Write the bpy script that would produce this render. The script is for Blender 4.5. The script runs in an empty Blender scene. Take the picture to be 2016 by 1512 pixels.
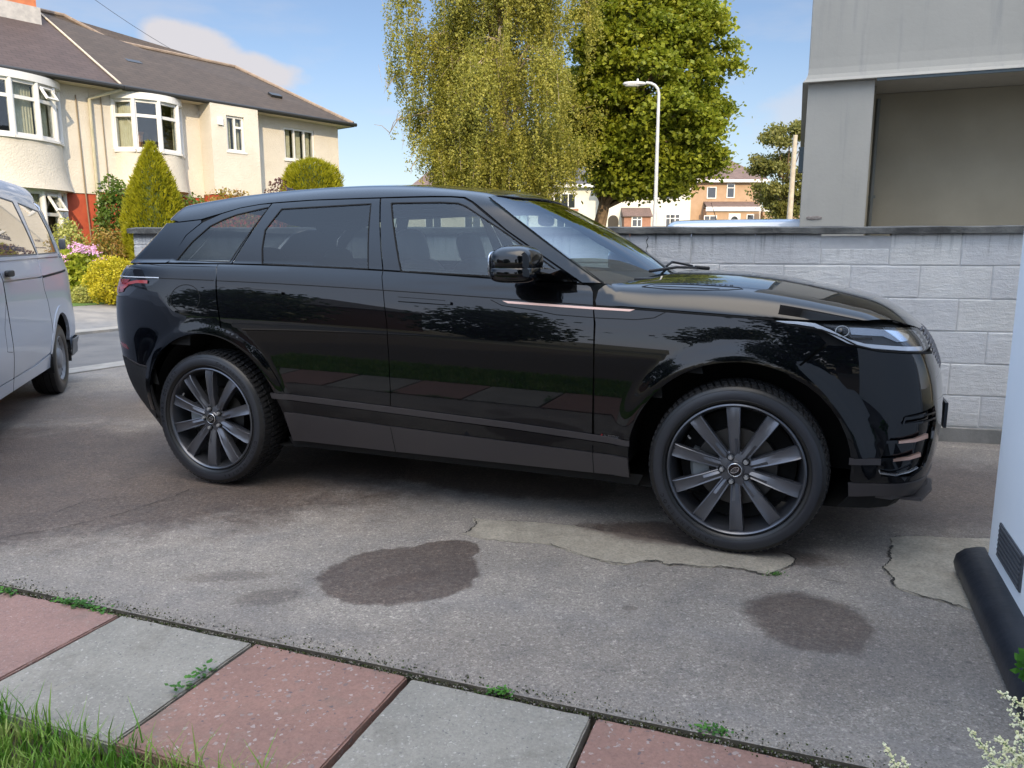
import bpy, math, random
import numpy as np
from mathutils import Vector, Matrix
from mathutils.geometry import delaunay_2d_cdt
random.seed(7); RNG = np.random.default_rng(7)
R = math.radians
SC = bpy.context.scene

# ------------------------------------------------------------------ camera, sky, sun, exposure
CAM_H, PITCH, FPX = 1.3186, R(9.72), 1516.0
cam = bpy.data.objects.new("camera", bpy.data.cameras.new("camera"))
SC.collection.objects.link(cam)
cam.location = (0, 0, CAM_H)
cam.rotation_euler = (R(90) - PITCH, 0, 0)
cam.data.sensor_width = 36.0
cam.data.lens = FPX / 2016 * 36
cam.data.clip_start = 0.05
cam.data.clip_end = 2000
SC.camera = cam

SUN = Vector((0.16, -0.99, 0.0)).normalized() * math.cos(R(24)) + Vector((0, 0, math.sin(R(24))))
world = bpy.data.worlds.new("World"); SC.world = world; world.use_nodes = True
wn, wl = world.node_tree.nodes, world.node_tree.links
wn.clear()
w_out = wn.new("ShaderNodeOutputWorld"); w_bg = wn.new("ShaderNodeBackground")
w_sky = wn.new("ShaderNodeTexSky"); w_sky.sky_type = 'NISHITA'; w_sky.sun_disc = False
w_sky.sun_elevation = R(24); w_sky.sun_rotation = R(171)
w_sky.air_density = 1.0; w_sky.dust_density = 0.6; w_sky.ozone_density = 2.2
w_bg.inputs[1].default_value = 0.15
w_tc = wn.new("ShaderNodeTexCoord")
def wmath(op, a, b=None, c=None):
    n = wn.new("ShaderNodeMath"); n.operation = op
    for i, v in enumerate((a, b, c)):
        if v is None: continue
        if isinstance(v, (int, float)): n.inputs[i].default_value = v
        else: wl.new(v, n.inputs[i])
    return n.outputs[0]
# clouds: broken noise in the low sky, and the one bank of cumulus above the houses
w_map = wn.new("ShaderNodeMapping"); w_map.inputs[3].default_value = (1.0, 1.0, 3.6)
w_noi = wn.new("ShaderNodeTexNoise"); w_noi.inputs["Scale"].default_value = 2.6; w_noi.inputs["Detail"].default_value = 7; w_noi.inputs["Roughness"].default_value = 0.55
wl.new(w_tc.outputs["Generated"], w_map.inputs[0]); wl.new(w_map.outputs[0], w_noi.inputs[0])
w_sep = wn.new("ShaderNodeSeparateXYZ"); wl.new(w_tc.outputs["Generated"], w_sep.inputs[0])
low = wn.new("ShaderNodeMapRange"); low.inputs[1].default_value = 0.75; low.inputs[2].default_value = 0.05; low.interpolation_type = 'SMOOTHSTEP'
wl.new(w_sep.outputs[2], low.inputs[0])
wisp = wn.new("ShaderNodeMapRange"); wisp.inputs[1].default_value = 0.50; wisp.inputs[2].default_value = 0.68; wisp.interpolation_type = 'SMOOTHSTEP'
wl.new(w_noi.outputs[0], wisp.inputs[0])
# wisps are stronger in the half of the sky behind the camera
back = wn.new("ShaderNodeMapRange"); back.inputs[1].default_value = 0.2; back.inputs[2].default_value = -0.5; back.inputs[3].default_value = 0.38; back.inputs[4].default_value = 0.95
wl.new(w_sep.outputs[1], back.inputs[0])
wisps = wmath('MULTIPLY', wmath('MULTIPLY', wisp.outputs[0], low.outputs[0]), back.outputs[0])
w_n2 = wn.new("ShaderNodeTexNoise"); w_n2.inputs["Scale"].default_value = 16.0; w_n2.inputs["Detail"].default_value = 6
w_m2 = wn.new("ShaderNodeMapping"); w_m2.inputs[3].default_value = (1, 1, 1.6)
wl.new(w_tc.outputs["Generated"], w_m2.inputs[0]); wl.new(w_m2.outputs[0], w_n2.inputs[0])
def bump_cloud(az, el, raz, rel, tilt=0.0):
    """soft elliptical patch of sky round azimuth az (right of +Y) and elevation el, degrees"""
    # small-angle coordinates: x/y and z/|xy|
    ax = wmath('ARCTAN2', w_sep.outputs[0], w_sep.outputs[1])
    hx = wmath('DIVIDE', wmath('SUBTRACT', ax, R(az)), R(raz))
    hz0 = wmath('SUBTRACT', wmath('ARCSINE', w_sep.outputs[2]), R(el))
    hz = wmath('DIVIDE', wmath('ADD', hz0, wmath('MULTIPLY', hx, tilt * R(rel))), R(rel))
    d = wmath('ADD', wmath('MULTIPLY', hx, hx), wmath('MULTIPLY', hz, hz))
    d = wmath('SUBTRACT', d, wmath('MULTIPLY', wmath('SUBTRACT', w_n2.outputs[0], 0.5), 2.2))
    m = wn.new("ShaderNodeMapRange"); m.inputs[1].default_value = 1.15; m.inputs[2].default_value = 0.25; m.interpolation_type = 'SMOOTHSTEP'
    wl.new(d, m.inputs[0]); return m.outputs[0]
cum = wmath('MAXIMUM', bump_cloud(-21.3, 13.0, 3.3, 1.5, 0.35), wmath('MAXIMUM', bump_cloud(-17.2, 11.7, 3.3, 1.25, 0.35), wmath('MULTIPLY', bump_cloud(23.0, 8.0, 8.0, 3.0, 0.0), 0.5)))
mask = wmath('MINIMUM', wmath('ADD', wmath('MULTIPLY', cum, 0.95), wisps), 0.92)
hazy = wn.new("ShaderNodeMapRange"); hazy.inputs[1].default_value = 0.24; hazy.inputs[2].default_value = 0.0; hazy.inputs[4].default_value = 0.30
wl.new(w_sep.outputs[2], hazy.inputs[0])
mask = wmath('MAXIMUM', mask, hazy.outputs[0])
w_mix = wn.new("ShaderNodeMix"); w_mix.data_type = 'RGBA'
w_mix.inputs[7].default_value = (2.75, 2.62, 2.68, 1)
w_tint = wn.new("ShaderNodeMix"); w_tint.data_type = 'RGBA'; w_tint.blend_type = 'MULTIPLY'; w_tint.inputs[0].default_value = 1.0
w_tint.inputs[7].default_value = (.52, .49, .50, 1)
wl.new(w_sky.outputs[0], w_tint.inputs[6])
wl.new(mask, w_mix.inputs[0]); wl.new(w_tint.outputs[2], w_mix.inputs[6])
# added brightness in unseen sky, overhead and behind the camera, lifting the shade
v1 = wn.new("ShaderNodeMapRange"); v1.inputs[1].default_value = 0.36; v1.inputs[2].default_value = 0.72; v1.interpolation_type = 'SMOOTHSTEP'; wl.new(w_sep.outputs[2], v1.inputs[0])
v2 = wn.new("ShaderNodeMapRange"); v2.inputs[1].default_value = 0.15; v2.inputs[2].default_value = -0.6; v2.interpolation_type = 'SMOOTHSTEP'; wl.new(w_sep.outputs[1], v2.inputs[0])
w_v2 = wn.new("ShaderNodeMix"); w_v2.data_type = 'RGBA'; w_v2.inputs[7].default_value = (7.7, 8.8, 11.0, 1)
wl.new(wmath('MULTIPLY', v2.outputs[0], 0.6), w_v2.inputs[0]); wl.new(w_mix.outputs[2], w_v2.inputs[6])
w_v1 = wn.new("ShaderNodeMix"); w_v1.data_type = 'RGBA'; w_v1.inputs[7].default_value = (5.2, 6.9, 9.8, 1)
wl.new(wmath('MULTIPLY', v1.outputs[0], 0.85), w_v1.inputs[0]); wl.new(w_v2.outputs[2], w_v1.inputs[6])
# bright cap added high behind the camera, an unseen fill for the shaded drive
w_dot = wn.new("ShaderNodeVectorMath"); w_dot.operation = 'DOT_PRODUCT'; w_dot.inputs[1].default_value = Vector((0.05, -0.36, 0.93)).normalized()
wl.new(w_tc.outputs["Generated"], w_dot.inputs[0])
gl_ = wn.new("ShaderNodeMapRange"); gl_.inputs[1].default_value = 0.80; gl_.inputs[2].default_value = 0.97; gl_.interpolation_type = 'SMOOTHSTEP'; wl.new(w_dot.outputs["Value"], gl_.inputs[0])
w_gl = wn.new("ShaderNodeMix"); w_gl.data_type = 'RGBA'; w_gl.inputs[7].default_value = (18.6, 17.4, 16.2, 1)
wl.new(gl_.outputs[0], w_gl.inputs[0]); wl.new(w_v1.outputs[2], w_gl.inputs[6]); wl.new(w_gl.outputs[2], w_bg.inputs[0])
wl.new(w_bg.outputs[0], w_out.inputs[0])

sun = bpy.data.objects.new("sun", bpy.data.lights.new("sun", 'SUN'))
SC.collection.objects.link(sun)
sun.data.energy = 2.45; sun.data.angle = R(0.6); sun.data.color = (1.0, 0.81, 0.54)
sun.rotation_euler = SUN.to_track_quat('Z', 'Y').to_euler()
SC.view_settings.view_transform = 'Standard'; SC.view_settings.look = 'None'
SC.view_settings.gamma = 1.0; SC.view_settings.use_curve_mapping = False
SC.view_settings.exposure = 0.9
SC.cycles.max_bounces = 8; SC.cycles.transparent_max_bounces = 16; SC.cycles.transmission_bounces = 6
SC.cycles.caustics_reflective = False; SC.cycles.caustics_refractive = False
SC.cycles.sample_clamp_indirect = 6.0
SC.cycles.use_denoising = True

# ------------------------------------------------------------------ surveying: where a ray of the photograph meets a real plane
_CP, _SP = math.cos(PITCH), math.sin(PITCH)
def ray(px, py):
    a, b = (px - 1008) / FPX, -(py - 756) / FPX
    return Vector((a, _CP + b * _SP, -_SP + b * _CP))
def gp(px, py, z=0.0):
    d = ray(px, py); t = (z - CAM_H) / d.z
    return Vector((d.x * t, d.y * t, z))
def at(px, py, y):
    d = ray(px, py); t = y / d.y
    return Vector((d.x * t, y, CAM_H + d.z * t))

# ------------------------------------------------------------------ object helpers
C = SC.collection
def tag(o, label=None, cat=None, group=None, kind=None):
    if label: o["label"] = label
    if cat: o["category"] = cat
    if group: o["group"] = group
    if kind: o["kind"] = kind
    return o
def empty(name, loc=(0, 0, 0), rz=0.0, label=None, cat=None, group=None):
    o = bpy.data.objects.new(name, None); C.objects.link(o)
    o.location = loc; o.rotation_euler = (0, 0, rz); o.empty_display_size = 0.2
    return tag(o, label, cat, group)
def obj(name, v, f, m, parent=None, smooth=False, angle=None):
    me = bpy.data.meshes.new(name)
    me.from_pydata([tuple(p) for p in v], [], [tuple(q) for q in f])
    me.validate()
    if m is not None:
        me.materials.append(m)
    if smooth:
        me.polygons.foreach_set("use_smooth", [True] * len(me.polygons))
        if angle is not None:
            me.set_sharp_from_angle(angle=R(angle))
    me.update()
    o = bpy.data.objects.new(name, me); C.objects.link(o)
    if parent is not None: o.parent = parent
    return o
def quads(name, P, m, parent=None, smooth=False):
    """P: (n,4,3) array of separate quads, as one mesh"""
    n = len(P)
    me = bpy.data.meshes.new(name)
    me.vertices.add(4 * n); me.vertices.foreach_set("co", np.ascontiguousarray(P, dtype=np.float32).ravel())
    me.loops.add(4 * n); me.loops.foreach_set("vertex_index", np.arange(4 * n, dtype=np.int32))
    me.polygons.add(n); me.polygons.foreach_set("loop_start", np.arange(0, 4 * n, 4, dtype=np.int32))
    me.polygons.foreach_set("loop_total", np.full(n, 4, dtype=np.int32))
    if smooth: me.polygons.foreach_set("use_smooth", np.ones(n, dtype=bool))
    me.materials.append(m); me.update(calc_edges=True)
    o = bpy.data.objects.new(name, me); C.objects.link(o)
    if parent is not None: o.parent = parent
    return o
class MB:
    def __init__(s): s.v = []; s.f = []
    def add(s, v, f):
        b = len(s.v); s.v += [tuple(p) for p in v]; s.f += [tuple(i + b for i in q) for q in f]; return s
    def box(s, c, sz, rz=0.0, rx=0.0):
        h = Vector(sz) / 2; M = Matrix.Rotation(rz, 3, 'Z') @ Matrix.Rotation(rx, 3, 'X'); c = Vector(c)
        v = [c + M @ Vector((x * h.x, y * h.y, z * h.z)) for x in (-1, 1) for y in (-1, 1) for z in (-1, 1)]
        return s.add(v, [(0, 1, 3, 2), (4, 6, 7, 5), (0, 4, 5, 1), (2, 3, 7, 6), (0, 2, 6, 4), (1, 5, 7, 3)])
    def bb(s, lo, hi):
        return s.box([(a + b) / 2 for a, b in zip(lo, hi)], [abs(b - a) for a, b in zip(lo, hi)])
    def prism(s, pts, z0, z1):
        n = len(pts)
        v = [(p[0], p[1], z0) for p in pts] + [(p[0], p[1], z1) for p in pts]
        f = [tuple(range(n))[::-1], tuple(range(n, 2 * n))] + [(i, (i + 1) % n, n + (i + 1) % n, n + i) for i in range(n)]
        return s.add(v, f)
    def tube(s, path, rad, n=8, cap=True):
        path = [Vector(p) for p in path]; m = len(path)
        if not hasattr(rad, '__len__'): rad = [rad] * m
        up = Vector((0.12, 0.31, 0.94)).normalized(); v = []; f = []
        for i, p in enumerate(path):
            t = (path[min(i + 1, m - 1)] - path[max(i - 1, 0)]).normalized()
            a = t.cross(up)
            if a.length < 1e-3: a = t.cross(Vector((1, 0, 0)))
            a.normalize(); b = t.cross(a)
            v += [p + (a * math.cos(2 * math.pi * k / n) + b * math.sin(2 * math.pi * k / n)) * rad[i] for k in range(n)]
        for i in range(m - 1):
            f += [(i * n + k, i * n + (k + 1) % n, (i + 1) * n + (k + 1) % n, (i + 1) * n + k) for k in range(n)]
        if cap: f += [tuple(range(n))[::-1], tuple((m - 1) * n + k for k in range(n))]
        return s.add(v, f)
    def lathe(s, prof, axis='Z', n=48, c=(0, 0, 0), close=False):
        """prof: (radius, height) pairs turned about the axis"""
        v = []; m = len(prof)
        for k in range(n):
            a = 2 * math.pi * k / n
            for r_, h in prof:
                p = (r_ * math.cos(a), r_ * math.sin(a), h) if axis == 'Z' else (r_ * math.cos(a), h, r_ * math.sin(a))
                v.append((p[0] + c[0], p[1] + c[1], p[2] + c[2]))
        f = []
        for k in range(n):
            for i in range(m - 1 + (1 if close else 0)):
                j = (i + 1) % m
                q = (k * m + i, k * m + j, ((k + 1) % n) * m + j, ((k + 1) % n) * m + i)
                f.append(q if axis == 'Z' else q[::-1])
        return s.add(v, f)
    def superq(s, c, h, e1=0.5, e2=0.5, n=20, M=None):
        """superellipsoid with half sizes h: the rounded box for cushions, housings"""
        v = []; f = []
        def sp(w, e): return math.copysign(abs(w) ** e, w)
        for i in range(n + 1):
            ph = -math.pi / 2 + math.pi * i / n
            for k in range(2 * n):
                th = math.pi * k / n
                p = Vector((h[0] * sp(math.cos(ph), e1) * sp(math.cos(th), e2), h[1] * sp(math.cos(ph), e1) * sp(math.sin(th), e2), h[2] * sp(math.sin(ph), e1)))
                if M is not None: p = M @ p
                v.append(p + Vector(c))
        for i in range(n):
            for k in range(2 * n):
                f.append((i * 2 * n + k, i * 2 * n + (k + 1) % (2 * n), (i + 1) * 2 * n + (k + 1) % (2 * n), (i + 1) * 2 * n + k))
        return s.add(v, f)
    def build(s, name, m, parent=None, smooth=False, angle=None): return obj(name, s.v, s.f, m, parent, smooth, angle)
def rib3(pts, w, up=Vector((0, 0, 1))):
    """flat ribbon along 3-D points"""
    pts = [Vector(p) for p in pts]; v = []; n = len(pts)
    for i, p in enumerate(pts):
        t = (pts[min(i + 1, n - 1)] - pts[max(i - 1, 0)]).normalized(); a = t.cross(up).normalized()
        ww = w[i] if hasattr(w, '__len__') else w
        v += [p + a * ww / 2, p - a * ww / 2]
    return v, [(2 * i, 2 * i + 1, 2 * i + 3, 2 * i + 2) for i in range(n - 1)]

# ------------------------------------------------------------------ materials
def mat(name, col=(0.5, 0.5, 0.5), rough=0.6, metal=0.0, spec=0.5, coat=0.0, ior=1.5, coat_ior=1.5, coat_rough=0.02, emit=None):
    m = bpy.data.materials.new(name); m.use_nodes = True
    b = m.node_tree.nodes["Principled BSDF"]
    b.inputs["Base Color"].default_value = (*col, 1); b.inputs["Roughness"].default_value = rough
    b.inputs["Metallic"].default_value = metal; b.inputs["IOR"].default_value = ior
    b.inputs["Coat Weight"].default_value = coat; b.inputs["Coat IOR"].default_value = coat_ior; b.inputs["Coat Roughness"].default_value = coat_rough
    return m
def N(m, t, **k):
    n = m.node_tree.nodes.new(t)
    for a, v in k.items():
        if a in n.inputs.keys() if isinstance(a, str) else False: n.inputs[a].default_value = v
        else: setattr(n, a, v)
    return n
def L(m, a, b): m.node_tree.links.new(a, b)
def bsdf(m): return m.node_tree.nodes["Principled BSDF"]
def coords(m, scale=(1, 1, 1), space="Object"):
    t = N(m, "ShaderNodeTexCoord"); p = N(m, "ShaderNodeMapping"); p.inputs[3].default_value = scale
    L(m, t.outputs[space], p.inputs[0]); return p.outputs[0]
def world_pos(m):
    return N(m, "ShaderNodeNewGeometry").outputs["Position"]
def noise(m, co, scale, detail=4, rough=0.55, dist=0.0):
    n = N(m, "ShaderNodeTexNoise"); L(m, co, n.inputs["Vector"])
    n.inputs["Scale"].default_value = scale; n.inputs["Detail"].default_value = detail; n.inputs["Roughness"].default_value = rough; n.inputs["Distortion"].default_value = dist
    return n.outputs[0]
def voro(m, co, scale, feature='F1', rnd=1.0):
    n = N(m, "ShaderNodeTexVoronoi"); L(m, co, n.inputs["Vector"]); n.feature = feature
    n.inputs["Scale"].default_value = scale; n.inputs["Randomness"].default_value = rnd
    return n
def ramp(m, fac, stops, interp='LINEAR'):
    n = N(m, "ShaderNodeValToRGB"); L(m, fac, n.inputs[0]); e = n.color_ramp.elements; n.color_ramp.interpolation = interp
    while len(e) > 1: e.remove(e[-1])
    e[0].position = stops[0][0]; e[0].color = (*stops[0][1], 1) if hasattr(stops[0][1], '__len__') else (stops[0][1],) * 3 + (1,)
    for p, c in stops[1:]:
        x = e.new(p); x.color = (*c, 1) if hasattr(c, '__len__') else (c, c, c, 1)
    return n.outputs[0]
def mix(m, fac, a, b, mode='MIX'):
    n = N(m, "ShaderNodeMix"); n.data_type = 'RGBA'; n.blend_type = mode
    for i, v in ((0, fac), (6, a), (7, b)):
        if isinstance(v, (int, float)): n.inputs[i].default_value = v if i == 0 else (v, v, v, 1)
        elif isinstance(v, tuple): n.inputs[i].default_value = (*v, 1)
        else: L(m, v, n.inputs[i])
    return n.outputs[2]
def mth(m, op, a, b=None, c=None, clamp=False):
    n = N(m, "ShaderNodeMath"); n.operation = op; n.use_clamp = clamp
    for i, v in enumerate((a, b, c)):
        if v is None: continue
        if isinstance(v, (int, float)): n.inputs[i].default_value = v
        else: L(m, v, n.inputs[i])
    return n.outputs[0]
def maprange(m, v, a, b, c=0.0, d=1.0, smooth=True):
    n = N(m, "ShaderNodeMapRange"); L(m, v, n.inputs[0])
    for i, x in enumerate((a, b, c, d)): n.inputs[i + 1].default_value = x
    if smooth: n.interpolation_type = 'SMOOTHSTEP'
    return n.outputs[0]
def bump(m, h, strength=0.4, dist=0.01, normal=None):
    n = N(m, "ShaderNodeBump"); L(m, h, n.inputs["Height"]); n.inputs["Strength"].default_value = strength; n.inputs["Distance"].default_value = dist
    if normal is not None: L(m, normal, n.inputs["Normal"])
    L(m, n.outputs[0], bsdf(m).inputs["Normal"]); return n.outputs[0]
def base(m, c): L(m, c, bsdf(m).inputs["Base Color"])
def mottled(name, c1, c2, scale=3.0, rough=0.8, bscale=60, bstr=0.3, bdist=0.004, detail=5, space="Object"):
    m = mat(name, c1, rough); co = coords(m, space=space)
    base(m, mix(m, maprange(m, noise(m, co, scale, detail, 0.6), 0.3, 0.7), c1, c2))
    if bstr: bump(m, noise(m, co, bscale, 4), bstr, bdist)
    return m
def glass_mat(name, tint=(0.5, 0.55, 0.55), ior=1.6, rough=0.0):
    """thin pane: reflects by the angle of view (the same from both sides), the rest passes through tinted"""
    m = bpy.data.materials.new(name); m.use_nodes = True; nt = m.node_tree; nt.nodes.clear()
    o = nt.nodes.new("ShaderNodeOutputMaterial"); g = nt.nodes.new("ShaderNodeBsdfGlossy"); t = nt.nodes.new("ShaderNodeBsdfTransparent"); x = nt.nodes.new("ShaderNodeMixShader")
    ge = nt.nodes.new("ShaderNodeNewGeometry"); d = nt.nodes.new("ShaderNodeVectorMath"); d.operation = 'DOT_PRODUCT'
    nt.links.new(ge.outputs["Incoming"], d.inputs[0]); nt.links.new(ge.outputs["Normal"], d.inputs[1])
    f0 = ((ior - 1) / (ior + 1)) ** 2
    c = mth(m, 'SUBTRACT', 1.0, mth(m, 'ABSOLUTE', d.outputs["Value"]), clamp=True); c = mth(m, 'MULTIPLY_ADD', mth(m, 'POWER', c, 5.0), 1 - f0, f0)
    g.inputs["Roughness"].default_value = rough; t.inputs[0].default_value = (*tint, 1)
    nt.links.new(c, x.inputs[0]); nt.links.new(t.outputs[0], x.inputs[1]); nt.links.new(g.outputs[0], x.inputs[2]); nt.links.new(x.outputs[0], o.inputs[0])
    return m


# ------------------------------------------------------------------ the lie of the land
RD = Vector((math.cos(R(65)), math.sin(R(65)), 0)); RN = Vector((-RD.y, RD.x, 0))      # road direction, its normal away from the drive
def rp(w, t, z=0.0): return Vector((RN.x * w + RD.x * t, RN.y * w + RD.y * t, z))
def sstep(a, b, x):
    t = np.clip((x - a) / (b - a), 0, 1); return t * t * (3 - 2 * t)
def land(x, y):
    x = np.asarray(x, float); y = np.asarray(y, float)
    w = RN.x * x + RN.y * y
    return .28 * sstep(11.9, 13.9, w) + .052 * np.clip(y - 24, 0, 60) + .0002 * np.clip(y - 24, 0, 60) ** 2 * .5
gx = np.concatenate([np.linspace(-400, -40, 10), np.linspace(-34, 40, 75), np.linspace(48, 400, 10)])
gy = np.concatenate([np.linspace(-400, -30, 8), np.linspace(-24, 90, 96), np.linspace(105, 700, 10)])
m_ground = mottled("ground_grassy", (.10, .10, .05), (.16, .14, .10), .6, .95, 8, .4, .03, space="Object")
GX, GY = np.meshgrid(gx, gy, indexing='ij'); GZ = land(GX, GY) - .07
gv = np.stack([GX, GY, GZ], -1).reshape(-1, 3); ny = len(gy)
gf = [(i * ny + j, (i + 1) * ny + j, (i + 1) * ny + j + 1, i * ny + j + 1) for i in range(len(gx) - 1) for j in range(ny - 1)]
tag(obj("ground", gv.tolist(), gf, m_ground, smooth=True), kind="structure")

SD = Vector((math.cos(R(-20.44)), math.sin(R(-20.44)), 0)); SQ = Vector((SD.y, -SD.x, 0))   # slab row direction, and towards the camera
S0 = Vector((-1.4422, 2.6648, 0)); SL = 0.5984
def sp(i, j, z=0.0): return S0 + SD * (i * SL) + SQ * (j * SL) + Vector((0, 0, z))

def ellipse_mask(m, pos, c, rx, ry, rot, soft=.25, wob=.5, nz=None):
    mp = N(m, "ShaderNodeMapping"); mp.vector_type = 'TEXTURE'
    mp.inputs[1].default_value = (c[0], c[1], 0); mp.inputs[2].default_value = (0, 0, rot); mp.inputs[3].default_value = (rx, ry, 1)
    L(m, pos, mp.inputs[0])
    ln = N(m, "ShaderNodeVectorMath"); ln.operation = 'LENGTH'; L(m, mp.outputs[0], ln.inputs[0])
    d = ln.outputs["Value"]
    if nz is not None: d = mth(m, 'ADD', d, mth(m, 'MULTIPLY', mth(m, 'SUBTRACT', nz, .5), wob * 2))
    return maprange(m, d, 1.0 + soft / 2, 1.0 - soft / 2)
def drive_material():
    m = mat("weathered_concrete", (.3, .29, .28), .9)
    p = world_pos(m); fl = N(m, "ShaderNodeMapping"); fl.inputs[3].default_value = (1, 1, 0); L(m, p, fl.inputs[0]); p = fl.outputs[0]
    big = noise(m, p, .75, 5, .6, .6); mid = noise(m, p, 4.5, 6, .65); fine = noise(m, p, 70, 5, .75)
    gr = voro(m, p, 210); gr2 = voro(m, p, 90)
    c = mix(m, maprange(m, big, .35, .66), (.205, .182, .158), (.272, .240, .205))
    c = mix(m, mth(m, 'MULTIPLY', maprange(m, mid, .42, .68), .55), c, (.155, .142, .132)); c = mix(m, mth(m, 'MULTIPLY', maprange(m, noise(m, p, 1.9, 6, .7, 1.0), .52, .70), .35), c, (.36, .32, .275))
    # exposed grit: pale and dark stones of a few millimetres
    stone = ramp(m, N_sep(m, gr.outputs["Color"]), [(0, .55), (.12, .78), (.5, .98), (.85, 1.08), (.95, 1.45), (1, 1.6)])
    c = mix(m, .85, c, stone, 'MULTIPLY')
    c = mix(m, .6, c, ramp(m, fine, [(.3, .62), (.5, 1.0), (.72, 1.38)]), 'MULTIPLY')
    st2 = ramp(m, N_sep(m, gr2.outputs["Color"]), [(0, .42), (.06, 1.0), (.94, 1.0), (.96, 1.7)])
    c = mix(m, .5, c, st2, 'MULTIPLY')
    # tyre-dark lanes along the drive
    lane = N(m, "ShaderNodeMapping"); lane.vector_type = 'TEXTURE'; lane.inputs[2].default_value = (0, 0, R(-20)); lane.inputs[3].default_value = (3.5, .55, 1); L(m, p, lane.inputs[0])
    c = mix(m, mth(m, 'MULTIPLY', maprange(m, noise(m, lane.outputs[0], 1.0, 4), .48, .72), .30), c, (.22, .21, .21))
    wob = noise(m, p, 3.6, 6, .68); wob2 = noise(m, p, 16.0, 5, .72); wb = mth(m, 'ADD', mth(m, 'MULTIPLY', wob, .6), mth(m, 'MULTIPLY', wob2, .4))
    wet = None
    stains = [  # centre pixel, half sizes (m), turn, strength, softness, wobble, brown
        (785, 1130, .33, .29, .30, 1.0, .03, .30), (872, 1085, .17, .13, .45, 1.0, .03, .3), (1592, 1222, .215, .235, -.10, .92, .16, .55), (800, 1140, .15, .05, .5, 1.15, .10, .6),
        (830, 915, 1.15, .36, -.30, 1.0, .25, .9), (990, 950, .70, .24, -.30, .95, .25, .9), (640, 935, .55, .22, -.3, .8, .3, 1.0), (1300, 1052, .34, .15, -.35, 1.05, .25, 1.1), (1440, 1085, .38, .12, -.3, .9, .25, .9), (1165, 1035, .08, .03, 0, .8, .2, .8),
        (610, 930, .5, .2, -.2, .7, .4, 1.0), (130, 985, 1.8, .65, .15, 1.0, .5, 1.1), (60, 900, 2.0, .9, -.1, 1.0, .5, 1.0), (330, 920, 1.2, .42, -.2, .95, .45, 1.0), (250, 1010, .8, .18, .25, .65, .5, .9), (1760, 960, 1.1, .75, 0, .95, .5, .8), (1620, 1000, .6, .25, -.3, .8, .5, .8),
        (1530, 1068, .2, .07, 0, .5, .4, 1.0), (530, 1175, .13, .07, .3, .50, .30, .8), (455, 1135, .17, .05, .1, .42, .30, .8), (1240, 1197, .03, .018, 0, .6, .2, .5), (1700, 1290, .55, .25, .2, .32, .7, .9), (900, 1300, .8, .3, 0, .2, .9, .8), (200, 800, 1.8, .7, .3, .7, .7, 1.0), (1930, 1000, .6, .8, 0, .5, .6, .8)]
    for px, py, rx, ry, rot, k, soft, wo in stains:
        q = gp(px, py); e = ellipse_mask(m, p, q, rx, ry, rot, soft * 1.6 + .05, wo * 1.05, wb)
        e = mth(m, 'MULTIPLY', e, k); wet = e if wet is None else mth(m, 'MAXIMUM', wet, e)
    spk = maprange(m, noise(m, p, 45, 4, .7), .3, .75, .75, 1.1)
    damp = mix(m, 1.0, c, (.34, .275, .25), 'MULTIPLY')
    c = mix(m, mth(m, 'MULTIPLY', wet, spk, clamp=True), c, damp)
    blue = None
    base(m, c)
    L(m, maprange(m, wet, 0, 1, .92, .62), bsdf(m).inputs["Roughness"])
    h = mth(m, 'ADD', mth(m, 'MULTIPLY', fine, .6), mth(m, 'ADD', mth(m, 'MULTIPLY', gr.outputs["Distance"], .8), mth(m, 'MULTIPLY', mid, .8)))
    bump(m, h, .55, .006)
    return m
def N_sep(m, col):
    n = N(m, "ShaderNodeSeparateColor"); L(m, col, n.inputs[0]); return n.outputs[0]
M_DRIVE = drive_material()
# the drive is a slab with a real edge along the paving; its far side runs under the wall
def wline(w, near):   # point on the road-side edge
    return rp(w, near)
edge0, edge1 = S0 + SD * (-9.2) - SQ * .016, S0 + SD * 7.5 - SQ * .016
ev = []
nseg = 240
for k in range(nseg + 1):
    q = edge0.lerp(edge1, k / nseg); ev.append(q + SQ * (.005 * math.sin(k * .21) * math.sin(k * .083 + 1)))
dm = MB(); dv, df = [], []; rows_ = [0, .15, .5, 1.1, 2, 3.2, 5, 8]
def clipw(q):      # keep the drive on this side of the road
    w = q.x * RN.x + q.y * RN.y
    return q - RN * (w - 8.0) if w > 8.0 else q
for k, q in enumerate(ev):
    for r_ in rows_:
        p_ = clipw(Vector((q.x, q.y, 0)) - SQ * r_); dv.append((p_.x, p_.y, 0.0))
    dv.append((q.x, q.y, -.09))
m9 = len(rows_) + 1
for k in range(len(ev) - 1):
    for i_ in range(len(rows_) - 1): df.append((k * m9 + i_, (k + 1) * m9 + i_, (k + 1) * m9 + i_ + 1, k * m9 + i_ + 1))
    df.append((k * m9, k * m9 + m9 - 1, (k + 1) * m9 + m9 - 1, (k + 1) * m9))
dro = tag(obj("driveway", dv, df, M_DRIVE), kind="structure")
m_edge = mottled("grimy_edge", (.05, .045, .035), (.10, .09, .065), 25, .95, 60, .6, .004, space="Object"); dro.data.materials.append(m_edge)
for pl_ in dro.data.polygons:
    if abs(pl_.normal.z) < .5: pl_.material_index = 1
m_soil = mottled("soil", (.045, .035, .025), (.09, .07, .05), 18, .95, 60, .7, .01)
sb = MB(); a_, b_, c_, d_ = S0 + SD * -9 - SQ * .3, S0 + SD * 7 - SQ * .3, S0 + SD * 7 + SQ * 9, S0 + SD * -9 + SQ * 9
sb.add([(q.x, q.y, -.062) for q in (a_, b_, c_, d_)], [(0, 3, 2, 1)])
tag(sb.build("soil", m_soil), kind="structure")

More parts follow.
